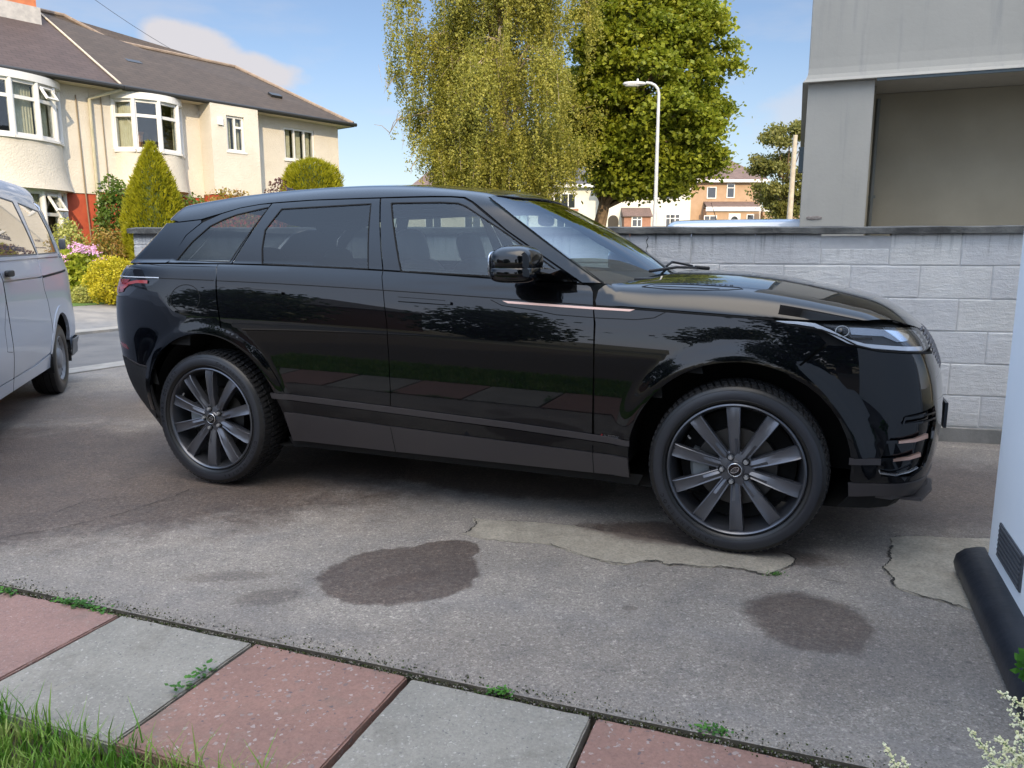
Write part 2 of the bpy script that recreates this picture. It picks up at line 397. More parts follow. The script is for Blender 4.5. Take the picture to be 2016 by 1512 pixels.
# cream patches of newer cement with cracks round them
m_patch = mat("cement_patch", (.32, .29, .24), .93); co = world_pos(m_patch)
cpn = noise(m_patch, co, 9, 6, .7); cpf = noise(m_patch, co, 90, 4, .7)
base(m_patch, mix(m_patch, .8, mix(m_patch, maprange(m_patch, cpn, .35, .65), (.26, .232, .185), (.33, .295, .235)), ramp(m_patch, cpf, [(.3, .6), (.5, 1), (.7, 1.3)]), 'MULTIPLY'))
bump(m_patch, mth(m_patch, 'ADD', cpn, cpf), .6, .008)
# let stains by the tyre run onto the patch too
_c = bsdf(m_patch).inputs["Base Color"].links[0].from_socket
_w = mth(m_patch, 'ADD', mth(m_patch, 'MULTIPLY', noise(m_patch, co, 5, 5), .6), mth(m_patch, 'MULTIPLY', noise(m_patch, co, 22, 4), .4))
_e = mth(m_patch, 'MAXIMUM', ellipse_mask(m_patch, co, gp(1300, 1052), .36, .13, -.35, .5, .6, _w), mth(m_patch, 'MULTIPLY', ellipse_mask(m_patch, co, gp(1430, 1075), .32, .09, -.3, .5, .6, _w), .8))
base(m_patch, mix(m_patch, mth(m_patch, 'MULTIPLY', _e, .85), _c, (.11, .08, .065)))
m_crack = mat("crack_dark", (.03, .027, .022), 1.0)
def wobble(pts, step=.012, amp=.006, z=.0):
    out = []
    for i in range(len(pts) - 1):
        a, b = pts[i], pts[i + 1]; n = max(1, int((b - a).length / step))
        for k in range(n):
            q = a.lerp(b, k / n); out.append(Vector((q.x + RNG.normal(0, amp), q.y + RNG.normal(0, amp), z)))
    out.append(Vector((pts[-1].x, pts[-1].y, z))); return out
def patch(pixels, crack_runs):
    P = [gp(*q) for q in pixels]; W = wobble(P + [P[0]], .02, .005, .0)[:-1]; n = len(W)
    cen = sum(W, Vector()) / n
    v = [(q.x, q.y, .004) for q in W] + [(q.x, q.y, -.01) for q in W]
    tag(obj("cement_patch", v, [tuple(range(n))] + [(i, (i + 1) % n, n + (i + 1) % n, n + i) for i in range(n)], m_patch), kind="structure")
    for a, b, wd in crack_runs:
        seg = [gp(*q) for q in pixels[a:b]]
        W2 = wobble(seg, .012, .004, .0068)
        cv, cf = rib3(W2, [wd * (.35 + 1.1 * abs(math.sin(i * .37) * math.sin(i * .11 + 1)) ) for i in range(len(W2))])
        tag(obj("crack", cv, cf, m_crack), kind="structure")
patch([(912, 1052), (926, 1046), (938, 1032), (934, 1022), (990, 1026), (1060, 1030), (1130, 1036), (1200, 1048), (1280, 1062), (1360, 1075), (1450, 1085), (1540, 1090), (1566, 1100), (1562, 1112), (1540, 1122), (1512, 1135), (1490, 1130), (1460, 1122), (1420, 1117), (1380, 1118), (1340, 1112), (1316, 1114), (1290, 1105), (1258, 1107), (1240, 1112), (1205, 1110), (1165, 1100), (1130, 1090), (1080, 1072), (1010, 1068), (950, 1062)],
      [(0, 4, .006), (11, 16, .006), (15, 24, .007), (4, 8, .003), (24, 29, .0035)])
patch([(1752, 1060), (1800, 1056), (1870, 1060), (1990, 1062), (2060, 1100), (1960, 1210), (1900, 1200), (1850, 1184), (1802, 1172), (1762, 1158), (1756, 1148), (1760, 1140), (1744, 1128), (1740, 1118), (1752, 1104), (1750, 1090), (1756, 1076)], [(9, 17, .009), (6, 10, .006), (0, 3, .003)])
for run, wd in (([(0, 1060), (120, 1040), (240, 1012), (350, 975), (372, 965)], .004), ([(1585, 1130), (1640, 1148), (1700, 1150)], .002), ([(105, 1010), (180, 985), (270, 978)], .003)):
    W2 = wobble([gp(*q) for q in run], .02, .006, .0045); cv, cf = rib3(W2, [wd * (.4 + .9 * abs(math.sin(i * .31))) for i in range(len(W2))])
    tag(obj("crack", cv, cf, m_crack), kind="structure")

# road, kerbs, far pavement
m_road = mottled("asphalt", (.10, .098, .098), (.155, .148, .14), 1.5, .9, 160, .6, .006)
m_kerb = mottled("kerb_concrete", (.24, .225, .20), (.31, .29, .26), 6, .9, 90, .4, .004)
m_pave = mottled("pavement_tarmac", (.16, .155, .15), (.25, .235, .215), 2.2, .92, 130, .6, .006)
def strip(name, w0, w1, z0, z1, m, t0=-14, t1=60, down=None):
    v = []; f = []; n = 38
    for k in range(n + 1):
        t = t0 + (t1 - t0) * k / n
        for w, z in ((w0, z0), (w1, z1)):
            q = rp(w, t); v.append((q.x, q.y, z + float(.052 * max(q.y - 24, 0))))
    for k in range(n): f.append((2 * k, 2 * k + 1, 2 * k + 3, 2 * k + 2))
    return v, f
def strip_obj(name, parts, m):
    b = MB()
    for p in parts: b.add(*strip(name, *p, m))
    return tag(b.build(name, m), kind="structure")
strip_obj("road", [(8.1, 11.7, .004, .004)], m_road)
strip_obj("near_kerb", [(7.9, 8.25, .012, .012), (7.9, 7.9, -.02, .012), (8.25, 8.25, .012, -.02)], m_kerb)
strip_obj("far_kerb", [(11.55, 11.55, -.02, .045), (11.55, 11.85, .045, .055)], m_kerb)
strip_obj("pavement", [(11.85, 13.95, .055, .285)], m_pave)
m_lawn = mottled("lawn_far", (.055, .12, .015), (.10, .18, .03), 12, .95, 80, .8, .03)
strip_obj("front_lawn", [(13.95, 19.5, .29, .33)], m_lawn)

# ------------------------------------------------------------------ paving slabs
def slab_mat(name, c1, c2, light, dark, stone=95):
    m = mat(name, c1, .9); p = coords(m)
    n1 = noise(m, p, 3.0, 5, .6); f = noise(m, p, 110, 4, .7); dsn = N(m, "ShaderNodeTexNoise"); L(m, p, dsn.inputs["Vector"]); dsn.inputs["Scale"].default_value = 90; dsn.inputs["Detail"].default_value = 3
    dv_ = N(m, "ShaderNodeVectorMath"); dv_.operation = 'MULTIPLY_ADD'; L(m, dsn.outputs["Color"], dv_.inputs[0]); dv_.inputs[1].default_value = (.022, .022, .022); L(m, p, dv_.inputs[2])
    v = voro(m, dv_.outputs[0], stone); v2 = voro(m, dv_.outputs[0], stone * .62)
    c = mix(m, maprange(m, n1, .3, .7), c1, c2)
    c = mix(m, .6, c, ramp(m, f, [(.3, .65), (.5, 1), (.7, 1.25)]), 'MULTIPLY')
    s1 = N_sep(m, v.outputs["Color"])
    c = mix(m, mth(m, 'MULTIPLY', maprange(m, s1, .86, .90, smooth=False), maprange(m, v.outputs["Distance"], .42, .30)), c, light)
    c = mix(m, mth(m, 'MULTIPLY', maprange(m, s1, .07, .05, smooth=False), maprange(m, v.outputs["Distance"], .42, .30)), c, dark)
    s2 = N_sep(m, v2.outputs["Color"]); flint = ramp(m, s2, [(.80, dark), (.86, tuple(x * .75 for x in light)), (.95, light), (1, tuple(x * 1.35 for x in light))])
    c = mix(m, mth(m, 'MULTIPLY', mth(m, 'MULTIPLY', maprange(m, s2, .78, .80, smooth=False), maprange(m, v2.outputs["Distance"], .36, .28)), .75), c, flint)
    c = mix(m, mth(m, 'MULTIPLY', maprange(m, noise(m, world_pos(m), 4.2, 6, .7), .50, .74), .50), c, (.12, .105, .085)); c = mix(m, mth(m, 'MULTIPLY', maprange(m, noise(m, world_pos(m), 9.0, 5, .7), .60, .74), .4), c, (.26, .235, .19))
    base(m, c); bump(m, mth(m, 'ADD', f, mth(m, 'MULTIPLY', v.outputs["Distance"], .6)), .5, .004)
    return m
M_PINK = slab_mat("pink_slab", (.255, .145, .115), (.21, .122, .099), (.30, .255, .235), (.12, .09, .09), 75)
M_GREY = slab_mat("grey_slab", (.255, .238, .205), (.205, .193, .168), (.33, .31, .28), (.13, .125, .12), 120)
M_PINK1 = slab_mat("pink_slab_fine", (.26, .155, .13), (.22, .135, .115), (.30, .22, .20), (.16, .10, .10), 130)
slab_info = {-4: (M_GREY, "grey paving slab out of frame to the left, farthest from the house"), -3: (M_PINK1, "pink paving slab out of frame to the left"), -2: (M_GREY, "grey paving slab mostly out of frame at the far left"), -1: (M_PINK1, "smooth pink paving slab at the left edge, behind the long grass"), 0: (M_GREY, "grey paving slab between two pink ones, nearest the lawn corner"),
             1: (M_PINK, "pink pebbled paving slab whole in view, between two grey slabs"), 2: (M_GREY, "grey paving slab with a tan smear, right of the whole pink one"), 3: (M_PINK, "pink pebbled paving slab at the bottom edge, right of the grey one"), 4: (M_GREY, "grey paving slab just showing at the bottom right, below the cream flowers")}
for i, (m, lab) in slab_info.items():
    j = random.uniform(-.004, .004); b = bpy.data.meshes.new("paving_slab")
    import bmesh
    bm = bmesh.new(); bmesh.ops.create_cube(bm, size=1)
    for v in bm.verts: v.co.x *= SL - .016; v.co.y *= SL - .014; v.co.z *= .045
    bmesh.ops.bevel(bm, geom=bm.edges[:], offset=.005, segments=2, affect='EDGES')
    bmesh.ops.subdivide_edges(bm, edges=[e for e in bm.edges if e.calc_length() > .3], cuts=14)
    for v in bm.verts:
        if abs(v.co.z) < .03: v.co += Vector((RNG.normal(0, .0009), RNG.normal(0, .0009), 0))
    bm.to_mesh(b); bm.free(); b.materials.append(m)
    o = bpy.data.objects.new("paving_slab", b); C.objects.link(o)
    ctr = sp(i + .5, .5); o.location = (ctr.x, ctr.y, -.026 + j); o.rotation_euler = (random.uniform(-.004, .004), random.uniform(-.004, .004), R(-20.44) + random.uniform(-.004, .004))
    tag(o, lab, "paving slab", "paving slabs along the drive")

# ------------------------------------------------------------------ grass, weeds, flowers
def leafy(name_m, cols, trans=.35, rough=.6, scale=3.0):
    """leaf material: colour varies from leaf to leaf, some light comes through"""
    m = bpy.data.materials.new(name_m); m.use_nodes = True; b = bsdf(m)
    p = world_pos(m); w = N(m, "ShaderNodeTexWhiteNoise"); w.noise_dimensions = '3D'
    g = N(m, "ShaderNodeVectorMath"); g.operation = 'SNAP'; g.inputs[1].default_value = (.09, .09, .09); L(m, p, g.inputs[0]); L(m, g.outputs[0], w.inputs[0])
    k = mth(m, 'ADD', mth(m, 'MULTIPLY', w.outputs[0], .55), mth(m, 'MULTIPLY', maprange(m, noise(m, p, scale, 3), .3, .7), .45))
    c = ramp(m, k, [(i / (len(cols) - 1), q) for i, q in enumerate(cols)])
    base(m, c); b.inputs["Roughness"].default_value = rough; b.inputs["Specular IOR Level"].default_value = .35
    t = N(m, "ShaderNodeBsdfTranslucent"); L(m, c, t.inputs[0]); x = N(m, "ShaderNodeMixShader"); x.inputs[0].default_value = trans
    out = m.node_tree.nodes["Material Output"]; L(m, b.outputs[0], x.inputs[1]); L(m, t.outputs[0], x.inputs[2]); L(m, x.outputs[0], out.inputs[0])
    return m
m_grass = leafy("grass_blades", [(.05, .14, .012), (.10, .24, .025), (.19, .31, .05), (.34, .34, .14)], .3, .5, 9)
nb = 26000
P = np.empty((nb, 2)); side_pts = []
s_r = RNG.uniform(-2.6, 1.15, nb); q_r = SL + RNG.power(1.0, nb) * 0.9 - .035 * RNG.random(nb)
bx = S0.x + SD.x * s_r + SQ.x * q_r; by = S0.y + SD.y * s_r + SQ.y * q_r
near_edge = np.clip(1 - (q_r - SL) / .12, 0, 1)
hgt = RNG.uniform(.03, .075, nb) * (1 + 1.3 * near_edge * RNG.random(nb)) ; ang = RNG.uniform(0, 2 * np.pi, nb); lean = RNG.uniform(.1, .8, nb) * hgt
wdt = RNG.uniform(.0016, .0034, nb)
dx, dy = np.cos(ang), np.sin(ang); px_, py_ = -dy * wdt, dx * wdt
B0 = np.stack([bx - px_, by - py_, np.full(nb, -.055)], -1); B1 = np.stack([bx + px_, by + py_, np.full(nb, -.055)], -1)
mx, my = bx + dx * lean * .35, by + dy * lean * .35
M0 = np.stack([mx + px_ * .8, my + py_ * .8, -.055 + hgt * .62], -1); M1 = np.stack([mx - px_ * .8, my - py_ * .8, -.055 + hgt * .62], -1)
tx, ty = bx + dx * lean, by + dy * lean
T0 = np.stack([tx + px_ * .1, ty + py_ * .1, -.055 + hgt], -1); T1 = np.stack([tx - px_ * .1, ty - py_ * .1, -.055 + hgt], -1)
Q = np.concatenate([np.stack([B0, B1, M0, M1], 1), np.stack([M1, M0, T0, T1], 1)])
tag(quads("grass", Q, m_grass), "long green grass at the corner of the lawn beside the slabs", "grass", kind="stuff")
m_weed = leafy("weed_leaves", [(.03, .10, .012), (.06, .19, .02), (.12, .28, .04)], .3, .5, 12)
def weed(px, py, lab, n=70, length=.16, h=.03, size=.014):
    c0 = gp(px, py); o = MB()
    for k in range(n):
        s = RNG.normal(0, length / 2.4); c = c0 + SD * float(s) + SQ * float(RNG.normal(0, .010)) + Vector((0, 0, -.03 + h * float(RNG.random()) * math.exp(-(s / length) ** 2 * 2) + .022))
        a = RNG.uniform(0, 6.28); t = RNG.uniform(-.3, .9); r_ = size * RNG.uniform(.6, 1.2)
        u = Vector((math.cos(a), math.sin(a), t * .6)) * r_; w = Vector((-math.sin(a), math.cos(a), RNG.uniform(-.2, .2))) * r_ * .5
        o.add([c, c + u * .5 + w, c + u * 1.1, c + u * .5 - w], [(0, 1, 2, 3)])
    tag(o.build("weed", m_weed), lab, "weed", "weeds in the slab joints")
weed(160, 1193, "largest tuft of weeds in the joint behind the left pink slab", 150, .20, .03, .014)
weed(12, 1166, "small weed tuft in the joint at the left edge of the picture", 60, .07, .03, .014)
weed(985, 1363, "green weed tuft in the joint behind the grey slab with a tan smear", 90, .07, .025, .011)
weed(1398, 1440, "dark green weed tuft in the joint behind the rightmost pink slab", 110, .075, .03, .010)
weed(1262, 1131, "tiny moss tuft at the cracked edge of the cement patch by the front wheel", 0 or 60, .03, .01, .006) if False else None
o = MB()
for k in range(90):
    c = gp(1525 + RNG.normal(0, 9), 1131 + RNG.normal(0, 2.0)) + Vector((0, 0, .002)); a = RNG.uniform(0, 6.28); u = Vector((math.cos(a), math.sin(a), .7)) * .009; w = Vector((-math.sin(a), math.cos(a), 0)) * .003
    o.add([c - w, c + w, c + u], [(0, 1, 2)])
tag(o.build("moss", m_weed), "tiny tuft of moss at the cracked edge of the cement patch under the front wheel", "moss")
def jweed(px, py, lab, n, spread):
    c0 = gp(px, py); o = MB()
    for k in range(n):
        s = RNG.uniform(-spread, spread); c = c0 + SQ * float(s) + SD * float(RNG.normal(0, .008)) + Vector((0, 0, -.015 + .045 * float(RNG.random()))); a = RNG.uniform(0, 6.28); r_ = .015
        u = Vector((math.cos(a), math.sin(a), .4)) * r_; w = Vector((-math.sin(a), math.cos(a), 0)) * r_ * .45
        o.add([c, c + u * .5 + w, c + u, c + u * .5 - w], [(0, 1, 2, 3)])
    tag(o.build("weed", m_weed), lab, "weed", "weeds in the slab joints")
jweed(385, 1338, "sprig of weeds in the joint between the grey slab and the whole pink slab", 70, .09)

# grit and moss along the paving joint, and under the wall
def grit(name, label, n, fn, m, r0, r1, kind="stuff"):
    c = fn(n); r_ = RNG.uniform(r0, r1, n)[:, None]; a = RNG.normal(size=(n, 3)); a /= np.linalg.norm(a, axis=1)[:, None]; b = np.cross(a, RNG.normal(size=(n, 3))); b /= np.linalg.norm(b, axis=1)[:, None]; d = np.cross(a, b)
    a, b, d = a * r_, b * r_ * .8, d * r_ * .6; Q = np.concatenate([np.stack([c + a, c + b + d * .6, c - a, c - b + d * .6], 1), np.stack([c + a, c - b - d * .6, c - a, c + b - d * .6], 1)])
    return tag(quads(name, Q, m), label, name.replace('_', ' '), kind=kind)
def along_gap(n):
    s_ = RNG.uniform(-2.2, 5.2, n); q_ = np.where(RNG.random(n) < .75, RNG.normal(-.006, .009, n), RNG.normal(-.03, .03, n)); z = np.where(np.abs(q_ + .008) < .012, -.012, .002)
    return np.stack([S0.x + SD.x * s_ + SQ.x * q_, S0.y + SD.y * s_ + SQ.y * q_, z + RNG.uniform(0, .004, n)], -1)
grit("grit", "grit and crumbs of concrete lying along the joint between slabs and drive", 5200, along_gap, mottled("grit_stones", (.12, .105, .085), (.30, .28, .25), 60, .9, 0, 0), .0012, .0042)
grit("moss_strip", "thin dark moss growing along the joint between slabs and drive", 7000, lambda n: along_gap(n) * np.array([1, 1, 1]) + np.array([0, 0, -.001]), leafy("dark_moss", [(.02, .035, .008), (.05, .07, .015), (.09, .10, .03)], .1, .9, 12), .0015, .0042)

# cream plume flowers in the bottom right corner, close to the camera
m_plume = mat("cream_florets", (.80, .76, .50), .7); base(m_plume, mix(m_plume, maprange(m_plume, noise(m_plume, coords(m_plume), 60, 3), .35, .65), (.88, .86, .62), (.70, .68, .36)))
m_stem = mat("flower_stem", (.10, .22, .05), .6)
def plume(b_fl, b_st, base_p, tip, width, n):
    ax = tip - base_p; ln = ax.length; ax = ax.normalized()
    s1 = ax.cross(Vector((0, 1, .2))).normalized(); s2 = ax.cross(s1)
    b_st.tube([base_p - ax * .10, base_p, tip], [.0018, .0014, .0006], 5)
    tw = []
    nt = int(ln / .0046)
    for k in range(nt):
        t = k / nt; a = k * 2.4; reach = 1.35 * width * (1 - t) ** .8 * RNG.uniform(.6, 1.15)
        dr = (s1 * math.cos(a) + s2 * math.sin(a) + ax * .45).normalized()
        p0 = base_p + ax * (ln * t); p1 = p0 + dr * reach
        b_st.tube([p0, p1], .0005, 3, False); m = max(5, int(reach / .0019))
        for j in range(m):
            p = p0.lerp(p1, (j + .5) / m) + Vector(RNG.normal(0, .0013, 3)); r_ = RNG.uniform(.0016, .0031)
            b_fl.add([p + Vector((r_, 0, 0)), p - Vector((r_, 0, 0)), p + Vector((0, r_, 0)), p - Vector((0, r_, 0)), p + Vector((0, 0, r_)), p - Vector((0, 0, r_))],
                     [(0, 2, 4), (2, 1, 4), (1, 3, 4), (3, 0, 4), (2, 0, 5), (1, 2, 5), (3, 1, 5), (0, 3, 5)])
    b_fl.add([tip, tip + s1 * .002, tip + ax * .004], [(0, 1, 2)])
def flower(lab, specs):
    root = at(*specs[0][0], specs[0][2]) ; g = empty("cream_flower", (root.x, root.y, 0), 0, lab, "flower", "cream plume flowers at the right edge")
    for p0, p1, y, wd in specs:
        bf, bs = MB(), MB(); plume(bf, bs, at(*p0, y) - g.location, at(*p1, y + .01) - g.location, wd, 0); bf.build("plume", m_plume, g); bs.build("stem", m_stem, g)
flower("large cream plume flower spilling over the bottom right corner", [((2010, 1560), (1906, 1434), 1.35, .030), ((2030, 1500), (1930, 1515), 1.33, .026), ((2060, 1420), (1964, 1359), 1.42, .022), ((2050, 1470), (1985, 1395), 1.38, .028), ((2040, 1520), (1960, 1450), 1.30, .034), ((2070, 1540), (2000, 1440), 1.28, .036)])
flower("small cream plume flower at the bottom edge, left of the big one", [((1790, 1560), (1740, 1462), 1.40, .020), ((1810, 1560), (1775, 1490), 1.42, .018)])
# green leaves of the same plant by the wall foot
o = MB()
for k in range(70):
    c = at(RNG.uniform(2008, 2090), RNG.uniform(1290, 1345), 1.9); a = RNG.uniform(0, 6.28); u = Vector((math.cos(a), .3, math.sin(a))) * .03; w = Vector((-math.sin(a), .2, math.cos(a))) * .011
    o.add([c, c + u * .5 + w, c + u, c + u * .5 - w], [(0, 1, 2, 3)])
c = at(2060, 1500, 1.9); o.tube([(c.x, c.y, -.05), (c.x, c.y, .3)], .004, 5)
tag(o.build("leafy_plant", m_weed), "green leafy plant at the foot of the white house wall, right edge", "plant")

# ------------------------------------------------------------------ painted block wall along the drive
def wall_paint():
    m = mat("white_masonry_paint", (.60, .61, .62), .8); p = coords(m)
    n1 = noise(m, p, 1.7, 5, .6); n2 = noise(m, p, 14, 5, .65)
    c = mix(m, maprange(m, n1, .35, .65), (.64, .63, .615), (.73, .72, .70))
    c = mix(m, mth(m, 'MULTIPLY', maprange(m, n2, .55, .75), .25), c, (.40, .39, .37))
    # rain streaks of soot under the coping
    st = N(m, "ShaderNodeMapping"); st.inputs[3].default_value = (22, 1, .9); L(m, N(m, "ShaderNodeTexCoord").outputs["Object"], st.inputs[0])
    sn = noise(m, st.outputs[0], 1.0, 5, .7); sx = N(m, "ShaderNodeSeparateXYZ"); L(m, N(m, "ShaderNodeTexCoord").outputs["Object"], sx.inputs[0])
    top = maprange(m, sx.outputs[2], 1.22, 1.46)
    c = mix(m, mth(m, 'MULTIPLY', mth(m, 'MULTIPLY', maprange(m, sn, .50, .78), top), 1.0), c, (.10, .10, .09))
    c = mix(m, mth(m, 'MULTIPLY', maprange(m, sx.outputs[2], 1.42, 1.452), .75), c, (.10, .10, .095))
    c = mix(m, mth(m, 'MULTIPLY', maprange(m, sx.outputs[2], .28, .08), .35), c, (.25, .23, .20))
    rp_ = N(m, "ShaderNodeNewGeometry").outputs["Random Per Island"]; c = mix(m, 1.0, c, ramp(m, rp_, [(0, (.90, .905, .92)), (.5, (1.0, 1.0, 1.0)), (1, (1.04, 1.03, 1.0))]), 'MULTIPLY')
    c = mix(m, mth(m, 'MULTIPLY', maprange(m, noise(m, p, 3.3, 6, .72), .56, .78), .4), c, (.33, .33, .29))
    base(m, c); bump(m, mth(m, 'ADD', mth(m, 'ADD', mth(m, 'MULTIPLY', noise(m, p, 55, 6, .75), .5), n2), mth(m, 'MULTIPLY', noise(m, coords(m, (1, 1, 5)), 9, 5, .7), .8)), .8, .010)
    return m
M_WP = wall_paint()
m_mortar = mottled("painted_mortar", (.56, .55, .54), (.64, .63, .615), 9, .9, 60, .4, .003)
m_coping = mottled("dark_coping", (.045, .045, .043), (.15, .15, .14), 5, .9, 40, .8, .008, detail=8)
m_footing = mottled("footing_concrete", (.19, .185, .17), (.27, .26, .24), 6, .9, 70, .5, .006)
WA = R(-13.5)
wall = empty("block_wall", (2.63, 5.44, 0), WA, "white painted block wall with dark coping behind the black car", "wall")
S_L, S_R = -6.12, 3.5
def rise(s): return .035 * max(0, -s / 6.1)
rows = [(.10, .225, .215), (.325, .225, .0), (.55, .225, .215), (.775, .225, .014), (1.0, .225, .206), (1.225, .225, 0.0)]
bk = MB(); mo = MB()
mo.bb((S_L + .003, .0055, .0), (S_R, .19, 1.43))
bmw = bmesh.new()
def add_block(x0, x1, z0, z1, y0=0.0):
    r_ = bmesh.ops.create_cube(bmw, size=1); dy = random.uniform(-.0025, .0025); rr = rise(x0) * z1 / 1.45
    for v in r_['verts']:
        v.co = Vector(((x0 + x1) / 2 + v.co.x * (x1 - x0), y0 + dy + (.5 + v.co.y) * .05, (z0 + z1) / 2 + v.co.z * (z1 - z0) + rr))
    es = {e for v in r_['verts'] for e in v.link_edges}
    bmesh.ops.bevel(bmw, geom=list(es), offset=random.uniform(.006, .011), segments=3, affect='EDGES', profile=.55)
for ri, (z0, h, off) in enumerate(rows):
    s = off - .45 * 15
    while s < S_R:
        a0, a1 = max(s, S_L + (.42 if True else 0)), min(s + .45, S_R)
        if a1 - a0 > .06:
            if ri == 5 and abs(s + .45) < .01:      # the split block near the middle
                add_block(a0 + .004, a1 - .004, z0 + .004, z0 + h * .52 - .003); add_block(a0 + .02, a1 - .02, z0 + h * .55, z0 + h - .02, .006)
            else: add_block(a0 + .0022, a1 - .0022, z0 + .0022, z0 + h - .0022)
        s += .45
for k in range(13):                                   # the end pier is laid in thinner blocks
    add_block(S_L, S_L + .417, .10 + k * .1038 + .003, .10 + (k + 1) * .1038 - .003)
me = bpy.data.meshes.new("blocks"); bmw.to_mesh(me); bmw.free(); me.materials.append(M_WP)
bo = bpy.data.objects.new("blocks", me); C.objects.link(bo); bo.parent = wall
mo.build("mortar", m_mortar, wall)
cp = MB(); n = 70
pts = []
for k in range(n + 1):
    x = S_L - .03 + (S_R + .03 - S_L) * k / n; r_ = rise(x)
    j = lambda a=.0025: random.uniform(-a, a)
    pts += [(x, -.035 + j(), 1.445 + r_ + j()), (x, -.033 + j(), 1.486 + r_ + j()), (x, .08, 1.498 + r_ + j()), (x, .235, 1.486 + r_), (x, .235, 1.445 + r_)]
f = [(5 * k + i, 5 * k + (i + 1) % 5, 5 * k + 5 + (i + 1) % 5, 5 * k + 5 + i) for k in range(n) for i in range(5)] + [(0, 1, 2, 3, 4), tuple(5 * n + i for i in (4, 3, 2, 1, 0))]
obj("coping", pts, f, m_coping, wall)
MB().bb((S_L - .02, -.045, -.02), (S_R, .2, .098)).build("footing", m_footing, wall)
# cracks in the paint near the car's windscreen
cv, cf = rib3([Vector((-1.67 + .008 * math.sin(k * 1.7), -.006, 1.44 - k * .016)) for k in range(9)], [.002 + .0025 * (k % 3) for k in range(9)], Vector((0, 1, 0)))
obj("crack", cv, cf, m_crack, wall)

# ------------------------------------------------------------------ the near house: its corner shows at the right edge and it shades the drive
AV = Vector((-.363, -.932, 0)).normalized()
m_nearwall = mottled("smooth_white_render", (.80, .84, .88), (.84, .87, .90), 2.0, .75, 45, .12, .003)
m_plinth = mottled("black_bitumen_paint", (.008, .010, .015), (.015, .018, .024), 7, .45, 25, .35, .006)
m_slate = mottled("slate_tiles", (.10, .095, .095), (.17, .16, .155), 4, .8, 14, .5, .01)
hz_ = math.atan2(AV.y, AV.x)
nh = empty("near_house", (1.905, 2.92, 0), hz_, "white rendered house corner with a black rounded plinth at the right edge", "house")
# local X runs towards the camera along the side wall, local +Y is into the house
wl_, wd_, wh_ = 2.6, 9.0, 5.6
mb = MB(); mb.bb((0, 0, -.05), (wl_, wd_, wh_)); mb.build("wall", m_nearwall, nh)
rf = MB(); rf.add([(-.35, -.35, wh_ + .004), (wl_ + .35, -.35, wh_ + .004), (wl_ + .35, wd_ + .35, wh_ + .004), (-.35, wd_ + .35, wh_ + .004), (wl_ / 2, 1.6, 7.0), (wl_ / 2, wd_ - 1.6, 7.0)], [(0, 1, 4), (1, 2, 5, 4), (2, 3, 5), (3, 0, 4, 5), (0, 3, 2, 1)])
rf.build("roof", m_slate, nh)
pl = MB(); pth = []
prof = [(.0, .0), (-.075, .0), (-.098, .02), (-.105, .05), (-.098, .085), (-.07, .112), (-.03, .125), (.002, .128)]
n = 46
pv = []
for k in range(n + 1):
    x = -.105 + (wl_ + .1) * (k / n) ** 1.5; w = 1.0
    if k == 0: w = .25
    if k == 1: w = .75; 
    pv += [(x, a * w + random.uniform(-.0015, .0015), max(0, b * w - (0.0))) for a, b in prof]
m_ = len(prof)
pf = [(k * m_ + i, k * m_ + i + 1, (k + 1) * m_ + i + 1, (k + 1) * m_ + i) for k in range(n) for i in range(m_ - 1)] + [tuple(range(m_))]
obj("plinth", pv, pf, m_plinth, nh, True, 50)
pv = []
for k in range(9):
    y = wd_ * (k / 8) ** 1.5
    pv += [(a, y, b) for a, b in prof]
pf = [(k * m_ + i, (k + 1) * m_ + i, (k + 1) * m_ + i + 1, k * m_ + i + 1) for k in range(8) for i in range(m_ - 1)]
obj("front_plinth", pv, pf, m_plinth, nh, True, 50)
m_vent = mat("vent_grey", (.05, .055, .065), .6)
vt = MB(); vx0, vx1, vz0, vz1 = .20, .455, .40, .60
def nw(px, py):   # pixel to the side wall plane (local x, z)
    d = ray(px, py); o = Vector((0, 0, CAM_H)) - Vector((1.905, 2.92, 0)); nn = Vector((AV.y, -AV.x, 0)); t = -o.dot(nn) / d.dot(nn); P = o + d * t
    return P.dot(AV), P.z
_a = nw(1972, 1029); _b = nw(2012, 1147); vx0, vx1 = _a[0], _b[0]; vz1 = _a[1]; vz0 = nw(1971, 1103)[1]
vt.bb((vx0, -.006, vz0), (vx1, .02, vz1)); vt.build("air_vent", m_vent, nh)
g2 = MB()
for k in range(7):
    z = vz0 + (vz1 - vz0) * (k + .5) / 7; g2.bb((vx0 + .012, -.010, z - .004), (vx1 - .012, -.005, z + .004))
g2.build("vent_slats", mat("vent_slat_grey", (.075, .08, .09), .5), bpy.data.objects["air_vent"])

# ------------------------------------------------------------------ the concrete building beyond the wall
m_conc = mat("painted_concrete", (.42, .44, .42), .85); p = coords(m_conc)
_n = noise(m_conc, p, .9, 5, .6); _st = N(m_conc, "ShaderNodeMapping"); _st.inputs[3].default_value = (9, 9, .7); L(m_conc, N(m_conc, "ShaderNodeTexCoord").outputs["Object"], _st.inputs[0])
_s = noise(m_conc, _st.outputs[0], 1.0, 5, .65)
_c = mix(m_conc, maprange(m_conc, _n, .3, .7), (.335, .325, .290), (.380, .365, .325)); _c = mix(m_conc, mth(m_conc, 'MULTIPLY', maprange(m_conc, _s, .52, .76), .55), _c, (.24, .25, .24))
base(m_conc, _c); bump(m_conc, noise(m_conc, p, 30, 5), .25, .006)
m_inner = mottled("inner_wall_paint", (.27, .24, .175), (.32, .285, .21), 1.2, .9, 30, .2, .005)
m_darkmetal = mat("dark_flashing", (.05, .07, .08), .5)
cb = empty("concrete_building", (2.93, 8.0, 0), R(-20), "grey concrete building with an open bay and overhanging upper storey, right", "building")
